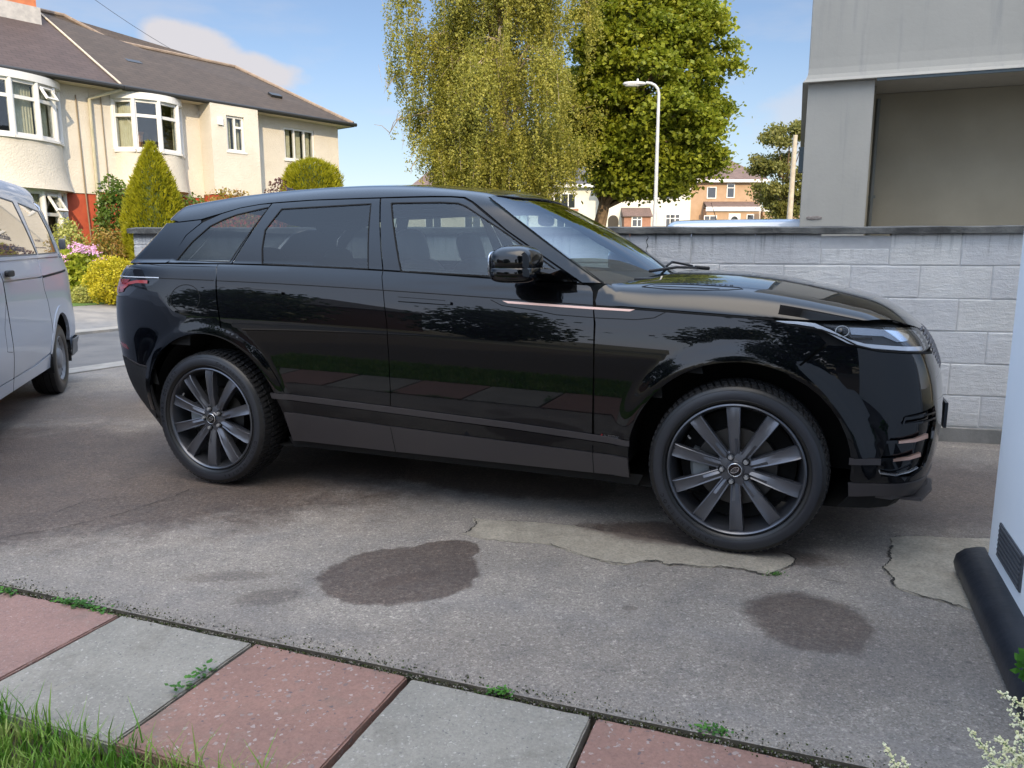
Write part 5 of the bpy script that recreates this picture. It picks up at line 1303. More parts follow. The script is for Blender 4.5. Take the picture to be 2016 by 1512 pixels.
# materials of the cars
def paint(name, col, coat=1.0, ior=1.5, coat_ior=1.6, rough=.25, metal=0.0):
    m = mat(name, col, rough, metal, coat=coat, ior=ior, coat_ior=coat_ior, coat_rough=.012)
    return m
m_black = paint("black_paint", (.0010, .0014, .0028), 1.0, 1.15, 1.52, .30)
_p = coords(m_black); _sx = N(m_black, "ShaderNodeSeparateXYZ"); L(m_black, _p, _sx.inputs[0])
_d = mth(m_black, 'MULTIPLY', maprange(m_black, _sx.outputs[2], .80, .25), maprange(m_black, noise(m_black, _p, 7, 6, .7), .35, .7))
base(m_black, mix(m_black, mth(m_black, 'MULTIPLY', _d, .05), (.0010, .0014, .0028), (.16, .14, .12)))
L(m_black, maprange(m_black, noise(m_black, _p, 3, 4, .6), .3, .7, .006, .022), bsdf(m_black).inputs["Coat Roughness"])
m_gloss = paint("gloss_black_trim", (.0010, .0014, .0026), 1.0, 1.15, 1.52, .2)
m_matte = mottled("matte_black_plastic", (.012, .012, .013), (.02, .02, .021), 20, .6, 120, .2, .002)
m_void = mat("deep_black", (.003, .003, .003), .9)
m_sill = mat("graphite_trim", (.062, .056, .058), .42, .35)
m_line = mat("shut_line_black", (.002, .002, .002), .9)
m_copper = mat("copper_trim", (.72, .46, .36), .28, .85)
m_chrome = mat("satin_silver", (.60, .61, .63), .22, .9)
m_tglass = glass_mat("privacy_glass", (.26, .29, .29), 1.70)
m_fglass = glass_mat("front_side_glass", (.74, .84, .80), 1.78)
m_wglass = glass_mat("windscreen_glass", (.50, .60, .62), 3.1)
m_alloy = mat("grey_alloy", (.108, .112, .128), .34, .60, coat=.35, coat_ior=1.5, coat_rough=.15)
m_rim = mat("grey_rim_barrel", (.115, .12, .135), .28, .75)
m_disc = mat("brake_disc_steel", (.07, .068, .066), .45, .8)
m_caliper = mat("caliper_grey", (.24, .26, .27), .5, .2)
m_nut = mat("wheel_nut", (.42, .42, .42), .35, .6)
m_fabric = mottled("dark_seat_leather", (.02, .02, .021), (.03, .03, .031), 15, .55, 80, .2, .003)
m_redlamp = mat("red_lamp", (.22, .012, .015), .12, coat=1)
m_redlit = mat("pale_red_lamp", (.36, .05, .05), .15, coat=1)
m_lampglass = glass_mat("clear_lamp_cover", (.92, .93, .95), 1.55)
m_lampdark = mat("lamp_housing", (.012, .013, .016), .15, .3, coat=1)
m_drl = mat("lamp_light_guide", (.60, .64, .70), .25, .2, coat=.6)
m_refl = mat("lamp_reflector", (.42, .46, .52), .12, .85)
def tyre_mat():
    m = mat("tyre_rubber", (.008, .008, .009), .40); p = coords(m); base(m, mix(m, maprange(m, noise(m, p, 9, 4), .4, .7), (.006, .006, .0065), (.014, .0135, .0135))); bump(m, noise(m, p, 90, 3), .15, .001); return m
m_tyre = tyre_mat(); m_tread = mottled("tyre_tread", (.013, .013, .014), (.008, .008, .009), 30, .8, 140, .5, .003)
m_sheen = mat("tyre_sheen_rubber", (.022, .024, .030), .36)  # paler ring colour paints the sheen onto the sidewall
m_letter = mat("tyre_lettering", (.004, .004, .005), .75)
def text_mesh(s, size, depth=.0, spacing=1.0):
    cu = bpy.data.curves.new("t", 'FONT'); cu.body = s; cu.size = size; cu.extrude = depth; cu.space_character = spacing; cu.resolution_u = 3
    o = bpy.data.objects.new("t", cu); C.objects.link(o); dg = bpy.context.evaluated_depsgraph_get(); me = o.evaluated_get(dg).to_mesh()
    v = [tuple(x.co) for x in me.vertices]; f = [tuple(p.vertices) for p in me.polygons]; o.to_mesh_clear() if False else None
    o.evaluated_get(dg).to_mesh_clear(); bpy.data.objects.remove(o); bpy.data.curves.remove(cu)
    return v, f
def arc_text(s, rad, ang0, dang, y, size, side=-1):
    """letters round a wheel; ang measured in the wheel plane, readable from the outside (side -Y)"""
    b = MB()
    for k, chx in enumerate(s):
        if chx == ' ': continue
        v, f = text_mesh(chx, size, .0008); xs = [p[0] for p in v]; w = (min(xs) + max(xs)) / 2; a = ang0 + dang * k; vv = []
        for x, yy, z in v:
            lx, ly = x - w, yy; t = a - math.pi / 2
            X = rad * math.cos(a) + lx * math.cos(t) - ly * math.sin(t) * 1.0; Z = rad * math.sin(a) + lx * math.sin(t) + ly * math.cos(t)
            vv.append((X, y + z * side, Z))
        b.add(vv, f)
    return b
TYR, RIMR = .385, .2925     # tyre radius, rim lip radius
def wheel(par, x, ysgn, spoke0=90, texts=(), ow=.950, name="wheel", cap_badge=True):
    """built facing -Y with the lip plane at y = -ow; mirrored for the far side"""
    w = empty(name, (x, 0, TYR)); w.parent = par
    if ysgn > 0: w.rotation_euler = (0, 0, math.pi)
    y = -ow
    prof = [(RIMR - .002, y + .018), (RIMR + .004, y + .002), (.306, y - .008), (.328, y - .0135), (.350, y - .012), (.366, y - .003), (.376, y + .010)]
    b = MB().lathe(prof + [(.376, y + .2), (.366, y + .218), (.340, y + .232), (.30, y + .225), (RIMR - .01, y + .2)], 'Y', 96); ty = b.build("tyre", m_tyre, w, True, 40)
    # tread blocks
    tb = MB(); NB = 78
    for k in range(NB):
        a0 = 2 * math.pi * k / NB
        for (yy0, yy1, r0, r1, ph, wd) in ((y + .004, y + .052, .366, .382, 0, .62), (y + .060, y + .100, .374, .3855, .35, .72), (y + .108, y + .150, .374, .3855, .7, .72), (y + .158, y + .206, .366, .382, .2, .62)):
            a1 = a0 + ph * 2 * math.pi / NB; a2 = a1 + wd * 2 * math.pi / NB; sk = .25 * 2 * math.pi / NB
            rt0 = .3755 if yy0 < y + .03 else r1; rt1 = r1 if yy1 < y + .18 else .3755
            v = []
            for (yy, sh_, rt) in ((yy0, 0, rt0), (yy1, sk, rt1)):
                for aa in (a1 + sh_, a2 + sh_):
                    v += [(r0 * math.cos(aa), yy, r0 * math.sin(aa)), (rt * math.cos(aa), yy, rt * math.sin(aa))]
            tb.add(v, [(0, 2, 3, 1), (4, 5, 7, 6), (1, 3, 7, 5), (0, 1, 5, 4), (2, 6, 7, 3)])
    tb.build("tread", m_tread, w)
    MB().lathe([(.3135, y - .0112), (.320, y - .0136), (.328, y - .01385), (.350, y - .0124), (.3535, y - .0100)], 'Y', 96).build("sidewall_sheen", m_sheen, w, True, 60)
    for (s, a0, da, size, rad) in texts:
        arc_text(s, rad, a0, da, y - .0142, size).build("tyre_lettering", m_letter, w)
    rings = MB(); 
    for r_ in (.3125, .3535): rings.lathe([(r_ - .0012, y - .0095 - .004 * (r_ < .33)), (r_, y - .0150 + .003 * (r_ > .33)), (r_ + .0012, y - .010)], 'Y', 96)
    rings.build("sidewall_rib", m_tyre, w, True)
    # rim: lip, barrel
    b = MB().lathe([(RIMR + .001, y + .006), (RIMR + .001, y - .002), (RIMR - .005, y - .005), (RIMR - .011, y - .001), (RIMR - .014, y + .010), (RIMR - .022, y + .030), (RIMR - .030, y + .075), (.252, y + .19), (.262, y + .215)], 'Y', 96)
    rim = b.build("rim", m_rim, w, True, 45)
    # ten blade spokes, each with a raised edge and a facet that folds in towards the hub
    sb_ = MB()
    for k in range(10):
        a = R(spoke0 + 36 * k); ca, sa = math.cos(a), math.sin(a); tw = .012
        def pt(r_, t, yy): return (r_ * ca - t * sa, yy, r_ * sa + t * ca)
        # stations: radius, half width, outer y of left edge, centre, right edge
        stn = [(.062, .020, y + .022, y + .018, y + .022), (.098, .022, y + .016, y + .010, y + .020), (.140, .0235, y + .004, y + .008, y + .012), (.200, .0265, y - .001, y + .007, y + .006), (.255, .0290, y - .003, y + .006, y + .003), (.277, .0300, y + .004, y + .012, y + .008)]
        v = []
        for (r_, hw, yl, yc, yr) in stn:
            v += [pt(r_, -hw, yl + .038), pt(r_, -hw, yl + .002), pt(r_, -hw + .003, yl), pt(r_, -hw + .008, yl + .0035), pt(r_, -hw * .1, yc), pt(r_, hw - .008, yr + .002), pt(r_, hw - .002, yr), pt(r_, hw, yr + .004), pt(r_, hw, yr + .038)]
        q = 9; f = [(i * q + j, i * q + j + 1, (i + 1) * q + j + 1, (i + 1) * q + j) for i in range(len(stn) - 1) for j in range(q - 1)]; f.append(tuple((len(stn) - 1) * q + j for j in range(q)))
        sb_.add(v, f)
    sb_.build("spokes", m_alloy, w, True, 24)
    hb_ = MB(); hb_.lathe([(.0, y + .012), (.036, y + .012), (.040, y + .018), (.060, y + .020), (.082, y + .026), (.086, y + .06), (0, y + .06)], 'Y', 40); hb_.build("hub", m_alloy, w, True, 35)
    nb_ = MB()
    for k in range(5):
        a = R(spoke0 - 18 + 36 + 72 * k); nb_.lathe([(0, y + .002), (.0085, y + .002), (.0105, y + .006), (.0108, y + .024)], 'Y', 6, (.057 * math.cos(a), 0, .057 * math.sin(a)))
    nb_.build("wheel_nuts", m_nut, w, False)
    ring_ = MB()
    for k in range(5):
        a = R(spoke0 - 18 + 36 + 72 * k); ring_.lathe([(.0125, y + .021), (.0155, y + .0145), (.017, y + .021)], 'Y', 20, (.057 * math.cos(a), 0, .057 * math.sin(a)))
    ring_.build("nut_pockets", m_void, w, True)
    cap = MB().lathe([(0, y + .004), (.026, y + .004), (.029, y + .006), (.030, y + .016)], 'Y', 40); cp_ = cap.build("centre_cap", m_gloss, w, True, 30)
    MB().lathe([(.0268, y + .0035), (.0285, y + .002), (.0305, y + .005)], 'Y', 40).build("cap_ring", m_chrome, w, True)
    ov = MB(); n_ = 36; tl = R(35)
    for (ra, rb_, rr) in ((.0200, .0115, 1.0),):
        vv = []
        for i in range(n_):
            t = 2 * math.pi * i / n_
            for kk in (1.0, .86): 
                ex, ez = ra * kk * math.cos(t), rb_ * (kk if kk == 1 else .80) * math.sin(t); vv.append((ex * math.cos(tl) - ez * math.sin(tl), y + .003, ex * math.sin(tl) + ez * math.cos(tl)))
        ov.add(vv, [(2 * i, 2 * i + 1, (2 * i + 3) % (2 * n_), (2 * i + 2) % (2 * n_)) for i in range(n_)])
    v, f = text_mesh("LAND", .0088); xs = [p[0] for p in v]; cx_ = (min(xs) + max(xs)) / 2
    tx_ = [((a - cx_) * math.cos(tl) - (b_ + .0008) * math.sin(tl), y + .003, (a - cx_) * math.sin(tl) + (b_ + .0008) * math.cos(tl)) for a, b_, c_ in v]; ov.add(tx_, f)
    v, f = text_mesh("ROVER", .0088); xs = [p[0] for p in v]; cx_ = (min(xs) + max(xs)) / 2
    tx_ = [((a - cx_) * math.cos(tl) - (b_ - .0075) * math.sin(tl), y + .003, (a - cx_) * math.sin(tl) + (b_ - .0075) * math.cos(tl)) for a, b_, c_ in v]; ov.add(tx_, f)
    if ysgn < 0: ov.build("oval_badge", m_chrome, cp_)
    ds = MB().lathe([(.07, y + .075), (.172, y + .075), (.174, y + .078), (.174, y + .105), (.07, y + .105)], 'Y', 64); ds.build("brake_disc", m_disc, w, True, 30)
    cl = MB()
    ca0, ca1 = (160, 205)
    v = []
    for i in range(9):
        a = R(ca0 + (ca1 - ca0) * i / 8)
        for (r_, yy) in ((.118, y + .060), (.186, y + .052), (.200, y + .07), (.200, y + .12), (.118, y + .12)): v.append((r_ * math.cos(a), yy, r_ * math.sin(a)))
    cl.add(v, [(i * 5 + j, i * 5 + (j + 1) % 5, (i + 1) * 5 + (j + 1) % 5, (i + 1) * 5 + j) for i in range(8) for j in range(5)] + [(0, 1, 2, 3, 4), tuple(40 + i for i in (4, 3, 2, 1, 0))])
    cl.build("brake_caliper", m_caliper, w, True, 30)
    MB().lathe([(.0, y + .125), (.25, y + .125), (.25, y + .13), (0, y + .13)], 'Y', 40).build("inner_disc", m_void, w)
    MB().tube([(.245 * math.cos(R(148)), y + .028, .245 * math.sin(R(148))), (.232 * math.cos(R(148)), y + .010, .232 * math.sin(R(148)))], .0042, 8).build("valve", m_nut, w)
    return w

# ------------------------------------------------------------------ the black car
CARY = R(-21.28)
car = empty("black_car", (-1.367, 5.158, 0), CARY, "large glossy black SUV parked side-on on the concrete drive", "car")
Bf = F
nose_c, tail_c = 2.9, .2
for sg in (-1, 1):
    S = Dom('S', 0, Bf, sg); Cn = Dom('C', nose_c, Bf, sg); Kt = Dom('K', tail_c, Bf, sg)
    fine_st = .024 if sg < 0 else .06
    def cz(pts): return [Cn.uv(*p) for p in pts]
    def kz(pts): return [Kt.uv(*p) for p in pts]
    belt = lambda x: float(ZB(x)) - .006
    bx_pts = [(x, belt(x)) for x in np.linspace(1.113, 2.185, 9)]
    bline = [(1.132, .292), (1.150, .45), (1.168, .62), (1.172, .80), (1.166, .965), (1.138, 1.121), (1.115, 1.196), (1.112, belt(1.112))]
    fline = [(2.200, belt(2.2) - .006), (2.215, 1.14), (2.232, 1.0), (2.236, .80), (2.233, .654), (2.224, .292)]
    d1 = panel("front_door", m_black, car, bline + bx_pts[1:] + fline, S, st=fine_st)
    rline = [(.062, belt(.06)), (.087, 1.163), (.108, 1.012), (.134, .868)]
    arR = arc(0, .385, .487, 73, 2, 20)
    d2 = panel("rear_door", m_black, car, rline + arR + [(.492, .292)] + bline[:-1] + [bline[-1]] + [(x, belt(x)) for x in np.linspace(1.0, .16, 8)], S, st=fine_st)
    # front wing below the bonnet line
    cr_ = [(x, float(ZC(x)) - .004) for x in np.linspace(2.243, 2.99, 9)]
    arF = arc(2.874, .385, .476, 63, 178, 30)
    panel("front_wing", m_black, car, [(2.236, .292), (2.238, .70), (2.237, 1.0), (2.224, 1.068)] + cr_ + [(3.10, 1.012), (3.175, .987), (3.21, .952), (3.062, .815)] + arF[1:] + [(2.40, .292)], S, st=fine_st)
    # bumper
    bp_ = [(3.062, .93, .815), (3.213, .93, .946)]
    lampB = [(3.30, .92, .944), (3.40, .91, .925), (3.575, .80, .912), (3.64, .68, .900), (3.66, .62, .86), (3.665, .56, .815), (3.69, .35, .800), (3.70, .0, .797)]
    low_ = [(3.70, .0, .372), (3.68, .35, .372), (3.60, .75, .372), (3.51, .874, .372), (3.345, .91, .370)]
    arB = [(2.874 + .470 * math.cos(R(a)), .94, .385 + .47 * math.sin(R(a))) for a in (0, 8, 16, 24, 32, 40, 48, 56)]
    ventp = [(3.44, .905, .47), (3.462, .905, .56), (3.49, .90, .62), (3.515, .90, .668), (3.640, .80, .700), (3.655, .78, .62), (3.615, .80, .44), (3.56, .83, .40), (3.45, .89, .405)]
    panel("front_bumper", m_black, car, cz(bp_ + lampB + low_ + arB), Cn, holes=[cz(ventp)], st=.024 if sg < 0 else .05)
    panel("corner_vent", m_gloss, car, cz(ventp), Cn, off=-.018, st=.03, gap=-.004, flange=0)
    ribbon("vent_surround", m_gloss, car, cz([(3.51, .90, .632), (3.515, .9, .660), (3.638, .80, .674), (3.642, .80, .650)]), .008, Cn, .006, closed=True)
    ribbon("copper_blade", m_gloss, car, cz([(3.458, .91, .556), (3.53, .89, .560)]), .012, Cn, .004)
    ribbon("copper_blade", m_copper, car, cz([(3.50, .9, .558), (3.555, .87, .566), (3.612, .84, .580)]), lambda t: .010 + .010 * t, Cn, .007)
    ribbon("copper_blade", m_gloss, car, cz([(3.442, .91, .478), (3.51, .89, .482)]), .012, Cn, .004)
    ribbon("copper_blade", m_copper, car, cz([(3.49, .9, .480), (3.54, .87, .490), (3.588, .85, .503)]), lambda t: .010 + .008 * t, Cn, .007)
    ribbon("lower_vent_trim", m_chrome, car, cz([(3.44, .9, .436), (3.448, .9, .420), (3.50, .88, .414), (3.555, .86, .430), (3.585, .84, .445)]), .005, Cn, .006)
    ribbon("bumper_trim", m_sill, car, cz([(3.326, .93, .466), (3.445, .905, .470)]), .026, Cn, .008)
    panel("front_lip", m_sill, car, cz([(3.330, .92, .370), (3.51, .87, .375), (3.60, .75, .385), (3.68, .35, .385), (3.70, 0, .385), (3.70, 0, .300), (3.68, .35, .300), (3.60, .75, .305), (3.51, .87, .320), (3.335, .90, .306)]), Cn, off=.006, st=.03)
    # splitter blade sticking out under the nose
    b = MB(); sp_ = [(3.50, .85), (3.59, .75), (3.67, .55), (3.70, .25), (3.71, 0), (3.60, 0), (3.58, .4), (3.50, .7), (3.44, .84)]
    b.prism([(x, sg * y_) for x, y_ in (sp_ if sg > 0 else sp_[::-1])], .296, .316)
    b.prism([(x, sg * y_) for x, y_ in ([(3.54, .80), (3.62, .80), (3.68, .62), (3.70, .45), (3.66, .45), (3.60, .62)][::sg])], .288, .3)
    b.build("splitter", m_sill, car)
    # headlamp
    lampP = [(3.003, .92, 1.036), (3.10, .915, 1.032), (3.183, .908, 1.030), (3.36, .84, 1.022), (3.53, .68, 1.008), (3.575, .60, .998), (3.60, .62, .96), (3.615, .70, .925), (3.578, .79, .918), (3.40, .91, .932), (3.32, .92, .950), (3.25, .917, .985), (3.183, .912, 1.008), (3.08, .918, 1.022)]
    hl = panel("headlamp", m_lampdark, car, cz(lampP), Cn, off=-.010, st=.03, flange=.0)
    ribbon("light_guide", m_drl, hl, cz([(3.006, .92, 1.034), (3.09, .915, 1.031), (3.155, .91, 1.024), (3.215, .91, .998), (3.29, .92, .962), (3.35, .92, .947), (3.45, .89, .941), (3.575, .79, .934)]), lambda t: .007 + .010 * math.sin(min(1, t * 1.6) * 2.2), Cn, -.002)
    ribbon("lower_guide", m_drl, hl, cz([(3.30, .92, .954), (3.40, .91, .938), (3.50, .86, .930), (3.57, .80, .926)]), .003, Cn, -.002)
    panel("reflector", m_refl, hl, cz([(3.283, .9, 1.020), (3.353, .9, 1.020), (3.45, .80, 1.008), (3.50, .76, .990), (3.48, .80, .966), (3.44, .84, .962), (3.40, .87, .985), (3.290, .9, .988)]), Cn, off=-.004, st=.02, flange=.004)
    panel("dark_module", m_void, hl, cz([(3.286, .9, .978), (3.372, .9, .984), (3.378, .9, .968), (3.307, .9, .964)]), Cn, off=-.004, st=.02, flange=.004)
    lc_ = Cn.to3(np.array([Cn.uv(3.262, .91, 1.002)]))[0]; ln_ = grad(Bf, np.array([lc_]))[0]
    Mq = Vector(ln_).to_track_quat('Z', 'Y').to_matrix()
    le = MB(); le.superq(Vector(lc_) - Vector(ln_) * .012, (.024, .020, .013), 1, 1, 10, Mq); le.build("projector_lens", m_gloss, hl, True)
    ri = MB()
    for i in range(24):
        a0, a1 = 2 * math.pi * i / 24, 2 * math.pi * (i + 1) / 24
        ri.add([Vector(lc_) + Mq @ Vector((r_ * 1.15 * math.cos(a), r_ * math.sin(a), .001)) for a in (a0, a1) for r_ in (.0205, .0235)], [(0, 1, 3, 2)])
    ri.build("lens_ring", m_chrome, hl)
    panel("headlamp_cover", m_lampglass, car, cz(lampP), Cn, off=.001, st=.025, flange=0, gap=.001)
    ribbon("lamp_seal", m_line, car, cz([(3.0, .92, 1.033), (3.08, .918, 1.019), (3.183, .912, 1.005), (3.25, .917, .982), (3.32, .92, .947), (3.40, .91, .929), (3.578, .79, .915), (3.64, .68, .905)]), .006, Cn, .0014)
    # grille
    gp_ = [(3.60, .58, 1.000), (3.66, .40, .990), (3.69, 0, .985), (3.70, 0, .805), (3.69, .35, .808), (3.672, .54, .822), (3.655, .62, .862), (3.63, .64, .93)]
    panel("grille", m_gloss, car, cz(gp_), Cn, off=-.006, st=.04, flange=0, gap=.0)
    gd = MB(); u0, u1 = Cn.uv(3.60, .60, 0)[0], .9 * math.pi / 2
    gpoly = cz(gp_)
    for r_i in range(11):
        for c_i in range(30):
            uu = u0 - .02 + (c_i + (.5 if r_i % 2 else 0)) * .024; vv_ = .812 + r_i * .0172
            if not pip(np.array([[uu, vv_]]), shrink(gpoly, .006))[0]: continue
            P_ = Cn.to3(np.array([[uu - .009, vv_], [uu, vv_ + .0055], [uu + .009, vv_], [uu, vv_ - .0055], [uu, vv_]])); n_ = grad(Bf, P_[4:5])[0]
            v = [P_[i] + n_ * -.002 for i in range(4)] + [P_[4] + n_ * .006]; gd.add(v, [(0, 1, 4), (1, 2, 4), (2, 3, 4), (3, 0, 4)] if sg > 0 else [(1, 0, 4), (2, 1, 4), (3, 2, 4), (0, 3, 4)])
    gd.build("grille_mesh", m_sill, car)
    # rear quarter and bumper
    arQ = [(.487 * math.cos(R(a)), .95, .385 + .487 * math.sin(R(a))) for a in (74, 84, 94, 104, 114, 124, 134, 144, 147)]
    Kend = Kt.uv(-1.0, 0, 0)[0]
    qtop = [(-.70, .80, 1.180), (-.74, .70, 1.178), (-.85, .5, 1.176), (-1.0, 0, 1.176)]
    lampK = [(-.327, .922, 1.171), (-.328, .925, 1.163), (-.384, .927, 1.131), (-.45, .92, 1.116), (-.522, .907, 1.110), (-.60, .893, 1.064), (-.72, .85, 1.058), (-.86, .60, 1.062), (-.90, .50, 1.075), (-.90, .50, 1.172), (-.74, .82, 1.173), (-.55, .9, 1.172)]
    zt_ = [(.058, .90, belt(.06)), (-.10, .89, 1.252), (-.30, .87, 1.252), (-.50, .83, 1.250), (-.64, .79, 1.246), (-.75, .60, 1.235), (-.86, .3, 1.23), (-.90, 0, 1.23)]
    bl_ = [(-.404, .945, .650), (-.555, .90, .656), (-.70, .86, .690), (-.85, .6, .700), (-1.0, 0, .70)]
    panel("rear_quarter", m_black, car, kz([(.130, .955, .868), (.104, .95, 1.012), (.083, .925, 1.163)] + zt_ + bl_[::-1] + arQ[::-1]), Kt, holes=[kz(lampK)], st=.024 if sg < 0 else .05)
    tl = panel("tail_lamp", m_lampdark, car, kz(lampK), Kt, off=-.004, st=.025, flange=.006)
    ribbon("red_light_bar", m_redlit, tl, kz([(-.42, .92, 1.150), (-.52, .9, 1.150), (-.60, .89, 1.140), (-.66, .87, 1.110), (-.72, .83, 1.108), (-.80, .7, 1.108)]), .018, Kt, .002)
    panel("red_lens", m_redlamp, tl, kz([(-.60, .89, 1.165), (-.74, .82, 1.165), (-.88, .5, 1.165), (-.88, .5, 1.085), (-.74, .82, 1.075), (-.66, .87, 1.085)]), Kt, off=.000, st=.03, flange=0)
    ribbon("lamp_edge", m_chrome if False else m_drl, car, kz([(-.325, .92, 1.1745), (-.55, .9, 1.1755), (-.74, .82, 1.1765), (-.84, .6, 1.177)]), .006, Kt, .003)
    Q2 = [(-.404, .945, .646), (-.555, .90, .652), (-.70, .86, .686), (-.85, .6, .696), (-1.0, 0, .696), (-.85, 0, .25), (-.80, .4, .25), (-.66, .72, .25), (-.52, .85, .25), (-.43, .90, .26)]
    arL = [(.487 * math.cos(R(a)), .92, .385 + .487 * math.sin(R(a))) for a in (184, 176, 168, 160, 152, 148)]
    panel("rear_lower_bumper", m_matte, car, kz(Q2 + arL), Kt, st=.035, off=.002)
    ribbon("bumper_crease", m_sill, car, kz([(-.41, .94, .652), (-.555, .9, .660), (-.70, .86, .694)]), .006, Kt, .004)
    panel("rear_reflector", m_redlamp, car, kz([(-.640, .88, .742), (-.683, .87, .776), (-.76, .83, .788), (-.78, .80, .775), (-.71, .857, .752)]), Kt, off=.002, st=.02)
    # greenhouse: gloss pillars round the glass
    gS = Dom('S', 0, Bf, sg)
    fg = [(1.073, 1.568), (1.353, 1.566), (1.455, 1.559), (1.505, 1.541), (1.752, 1.405), (2.030, 1.232), (2.018, 1.200), (1.678, 1.208), (1.216, 1.226)]
    rg = [(.385, 1.551), (.320, 1.438), (.333, 1.339), (.357, 1.258), (1.022, 1.236), (.947, 1.567)]
    qg = [(-.275, 1.272), (-.19, 1.374), (-.086, 1.463), (.0, 1.500), (.085, 1.526), (.290, 1.563), (.128, 1.266)]
    panel("front_door_frame", m_gloss, car, [(1.112, belt(1.11) + .004)] + [(.997, 1.598), (1.287, 1.597), (1.40, 1.594), (1.474, 1.587), (1.53, 1.562), (1.748, 1.420), (1.956, 1.296), (2.150, 1.178)] + [(x, belt(x) + .004) for x in np.linspace(2.10, 1.2, 7)], gS, holes=[fg], st=fine_st, flange=.006)
    panel("rear_door_frame", m_gloss, car, [(1.110, belt(1.11) + .004)] + [(x, belt(x) + .004) for x in np.linspace(1.0, .15, 6)] + [(.305, 1.587), (.572, 1.597), (.80, 1.598), (.993, 1.598)], gS, holes=[rg], st=fine_st, flange=.006)
    panel("quarter_frame", m_gloss, car, [(.145, belt(.14) + .004), (-.10, 1.2565), (-.330, 1.258), (-.318, 1.30), (-.253, 1.415), (-.158, 1.486), (-.03, 1.535), (.09, 1.565), (.22, 1.582), (.300, 1.586)], gS, holes=[qg], st=fine_st, flange=.006)
    panel("front_window", m_fglass, car, fg, gS, off=-.003, st=fine_st, flange=0, gap=-.002)
    panel("rear_window", m_tglass, car, rg, gS, off=-.003, st=fine_st, flange=0, gap=-.002)
    panel("quarter_window", m_tglass, car, qg, gS, off=-.003, st=fine_st, flange=0, gap=-.002)
    for nm, pg in (("window_seal", fg), ("window_seal", rg), ("window_seal", qg)): ribbon(nm, m_line, car, shrink(pg, -.002), .007, gS, .0008, closed=True, st=.04)
    # rear pillar and tailgate glass
    panel("rear_pillar", m_gloss, car, kz([(-.333, .875, 1.257), (-.322, .84, 1.30), (-.257, .77, 1.415), (-.163, .74, 1.488), (-.175, .73, 1.503), (-.356, .715, 1.491), (-.46, .67, 1.49), (-.55, .62, 1.46), (-.66, .62, 1.36), (-.75, .62, 1.256), (-.64, .79, 1.254), (-.50, .83, 1.256)]), Kt, st=.03, flange=.008)
    panel("tailgate_window", m_tglass, car, kz([(-.75, .60, 1.256), (-.66, .60, 1.36), (-.55, .60, 1.455), (-.62, .4, 1.46), (-.66, 0, 1.47), (-.90, 0, 1.256), (-.85, .3, 1.256)]), Kt, st=.04, flange=0)
    # waist crease, window line, copper blade, handles, fuel flap
    ribbon("waist_line", m_line, car, [(x, float(ZC(x)) - .001) for x in np.linspace(.09, 2.225, 30)], .0045, S, .0006)
    ribbon("waist_line", m_line, car, [Kt.uv(x, .9, float(ZC(x))) for x in np.linspace(-.33, .07, 10)], .0045, Kt, .0006)
    ribbon("bonnet_line", m_line, car, [(x, float(ZC(x)) - .001) for x in np.linspace(2.235, 3.0, 12)], .0075, S, .0010)
    bld = [(1.775, 1.0935), (2.203, 1.0765), (2.419, 1.0685), (2.391, 1.0565), (2.205, 1.0620), (1.81, 1.0785)]
    panel("wing_blade", m_copper, car, bld, S, off=.004, st=.02, flange=.006)
    ribbon("blade_surround", m_line, car, [(1.72, 1.096), (1.78, 1.070), (1.95, 1.052), (2.05, 1.035), (2.25, 1.026), (2.42, 1.024), (2.50, 1.034), (2.56, 1.066)], .0035, S, .0008)
    hr = [(.228, 1.127), (.498, 1.117), (.503, 1.096), (.232, 1.104)]; hf_ = [(1.223, 1.099), (1.482, 1.087), (1.486, 1.066), (1.227, 1.076)]
    for q_ in (hr, hf_):
        ho_ = panel("door_handle", m_black, car, q_, S, off=.009, st=.02, flange=.012)
        xe = max(p[0] for p in q_); ze = sum(p[1] for p in q_ if p[0] > xe - .02) / 2
        panel("key_cover", m_gloss, ho_, [(xe - .05, ze + .012), (xe + .035, ze + .006), (xe + .035, ze - .012), (xe - .05, ze - .010)], S, off=.016, st=.02, flange=.01)
        ribbon("handle_gap", m_line, car, q_, .003, S, .0008, closed=True)
    if sg < 0: ribbon("fuel_flap", m_line, car, [Kt.uv(-.122 + .104 * math.cos(a), .94, 1.064 + .075 * math.sin(a)) for a in np.linspace(0, 2 * math.pi, 40)[:-1]], .0042, Kt, .0006, closed=True)
    # arch lips, sill trims
    for (hx_, a0, a1, rr, nm) in ((2.874, 4, 176, .476, "arch"), (0, 2, 180, .487, "arch")):
        outer = arc(hx_, .385, rr + .052, a0, a1, 40); inner = arc(hx_, .385, rr + .001, a1, a0, 40)
        panel("wheel_arch_trim", m_gloss, car, outer + inner, S, off=.005, st=.014, flange=.02, gap=0)
    panel("upper_sill_trim", m_sill, car, [(.425, .568), (1.10, .5435), (1.80, .5140), (2.410, .478), (2.410, .4455), (1.80, .4800), (1.10, .5085), (.432, .534)], S, off=.010, st=.04, flange=.008)
    panel("sill_cladding", m_sill, car, [(.492, .461), (1.159, .433), (1.80, .412), (2.400, .3925), (2.405, .292), (1.80, .289), (1.131, .286), (.50, .289)], S, off=.012, st=.04, flange=.02)
    for xx in (1.15, 2.229): ribbon("sill_joint", m_line, car, [(xx, .29), (xx, .43)], .003, S, .0135)
    panel("black_sill_band", m_gloss, car, [(.46, .532), (1.10, .507), (1.80, .4785), (2.405, .444), (2.402, .394), (1.80, .4135), (1.10, .4365), (.486, .463)], S, off=.007, st=.04, flange=.006)
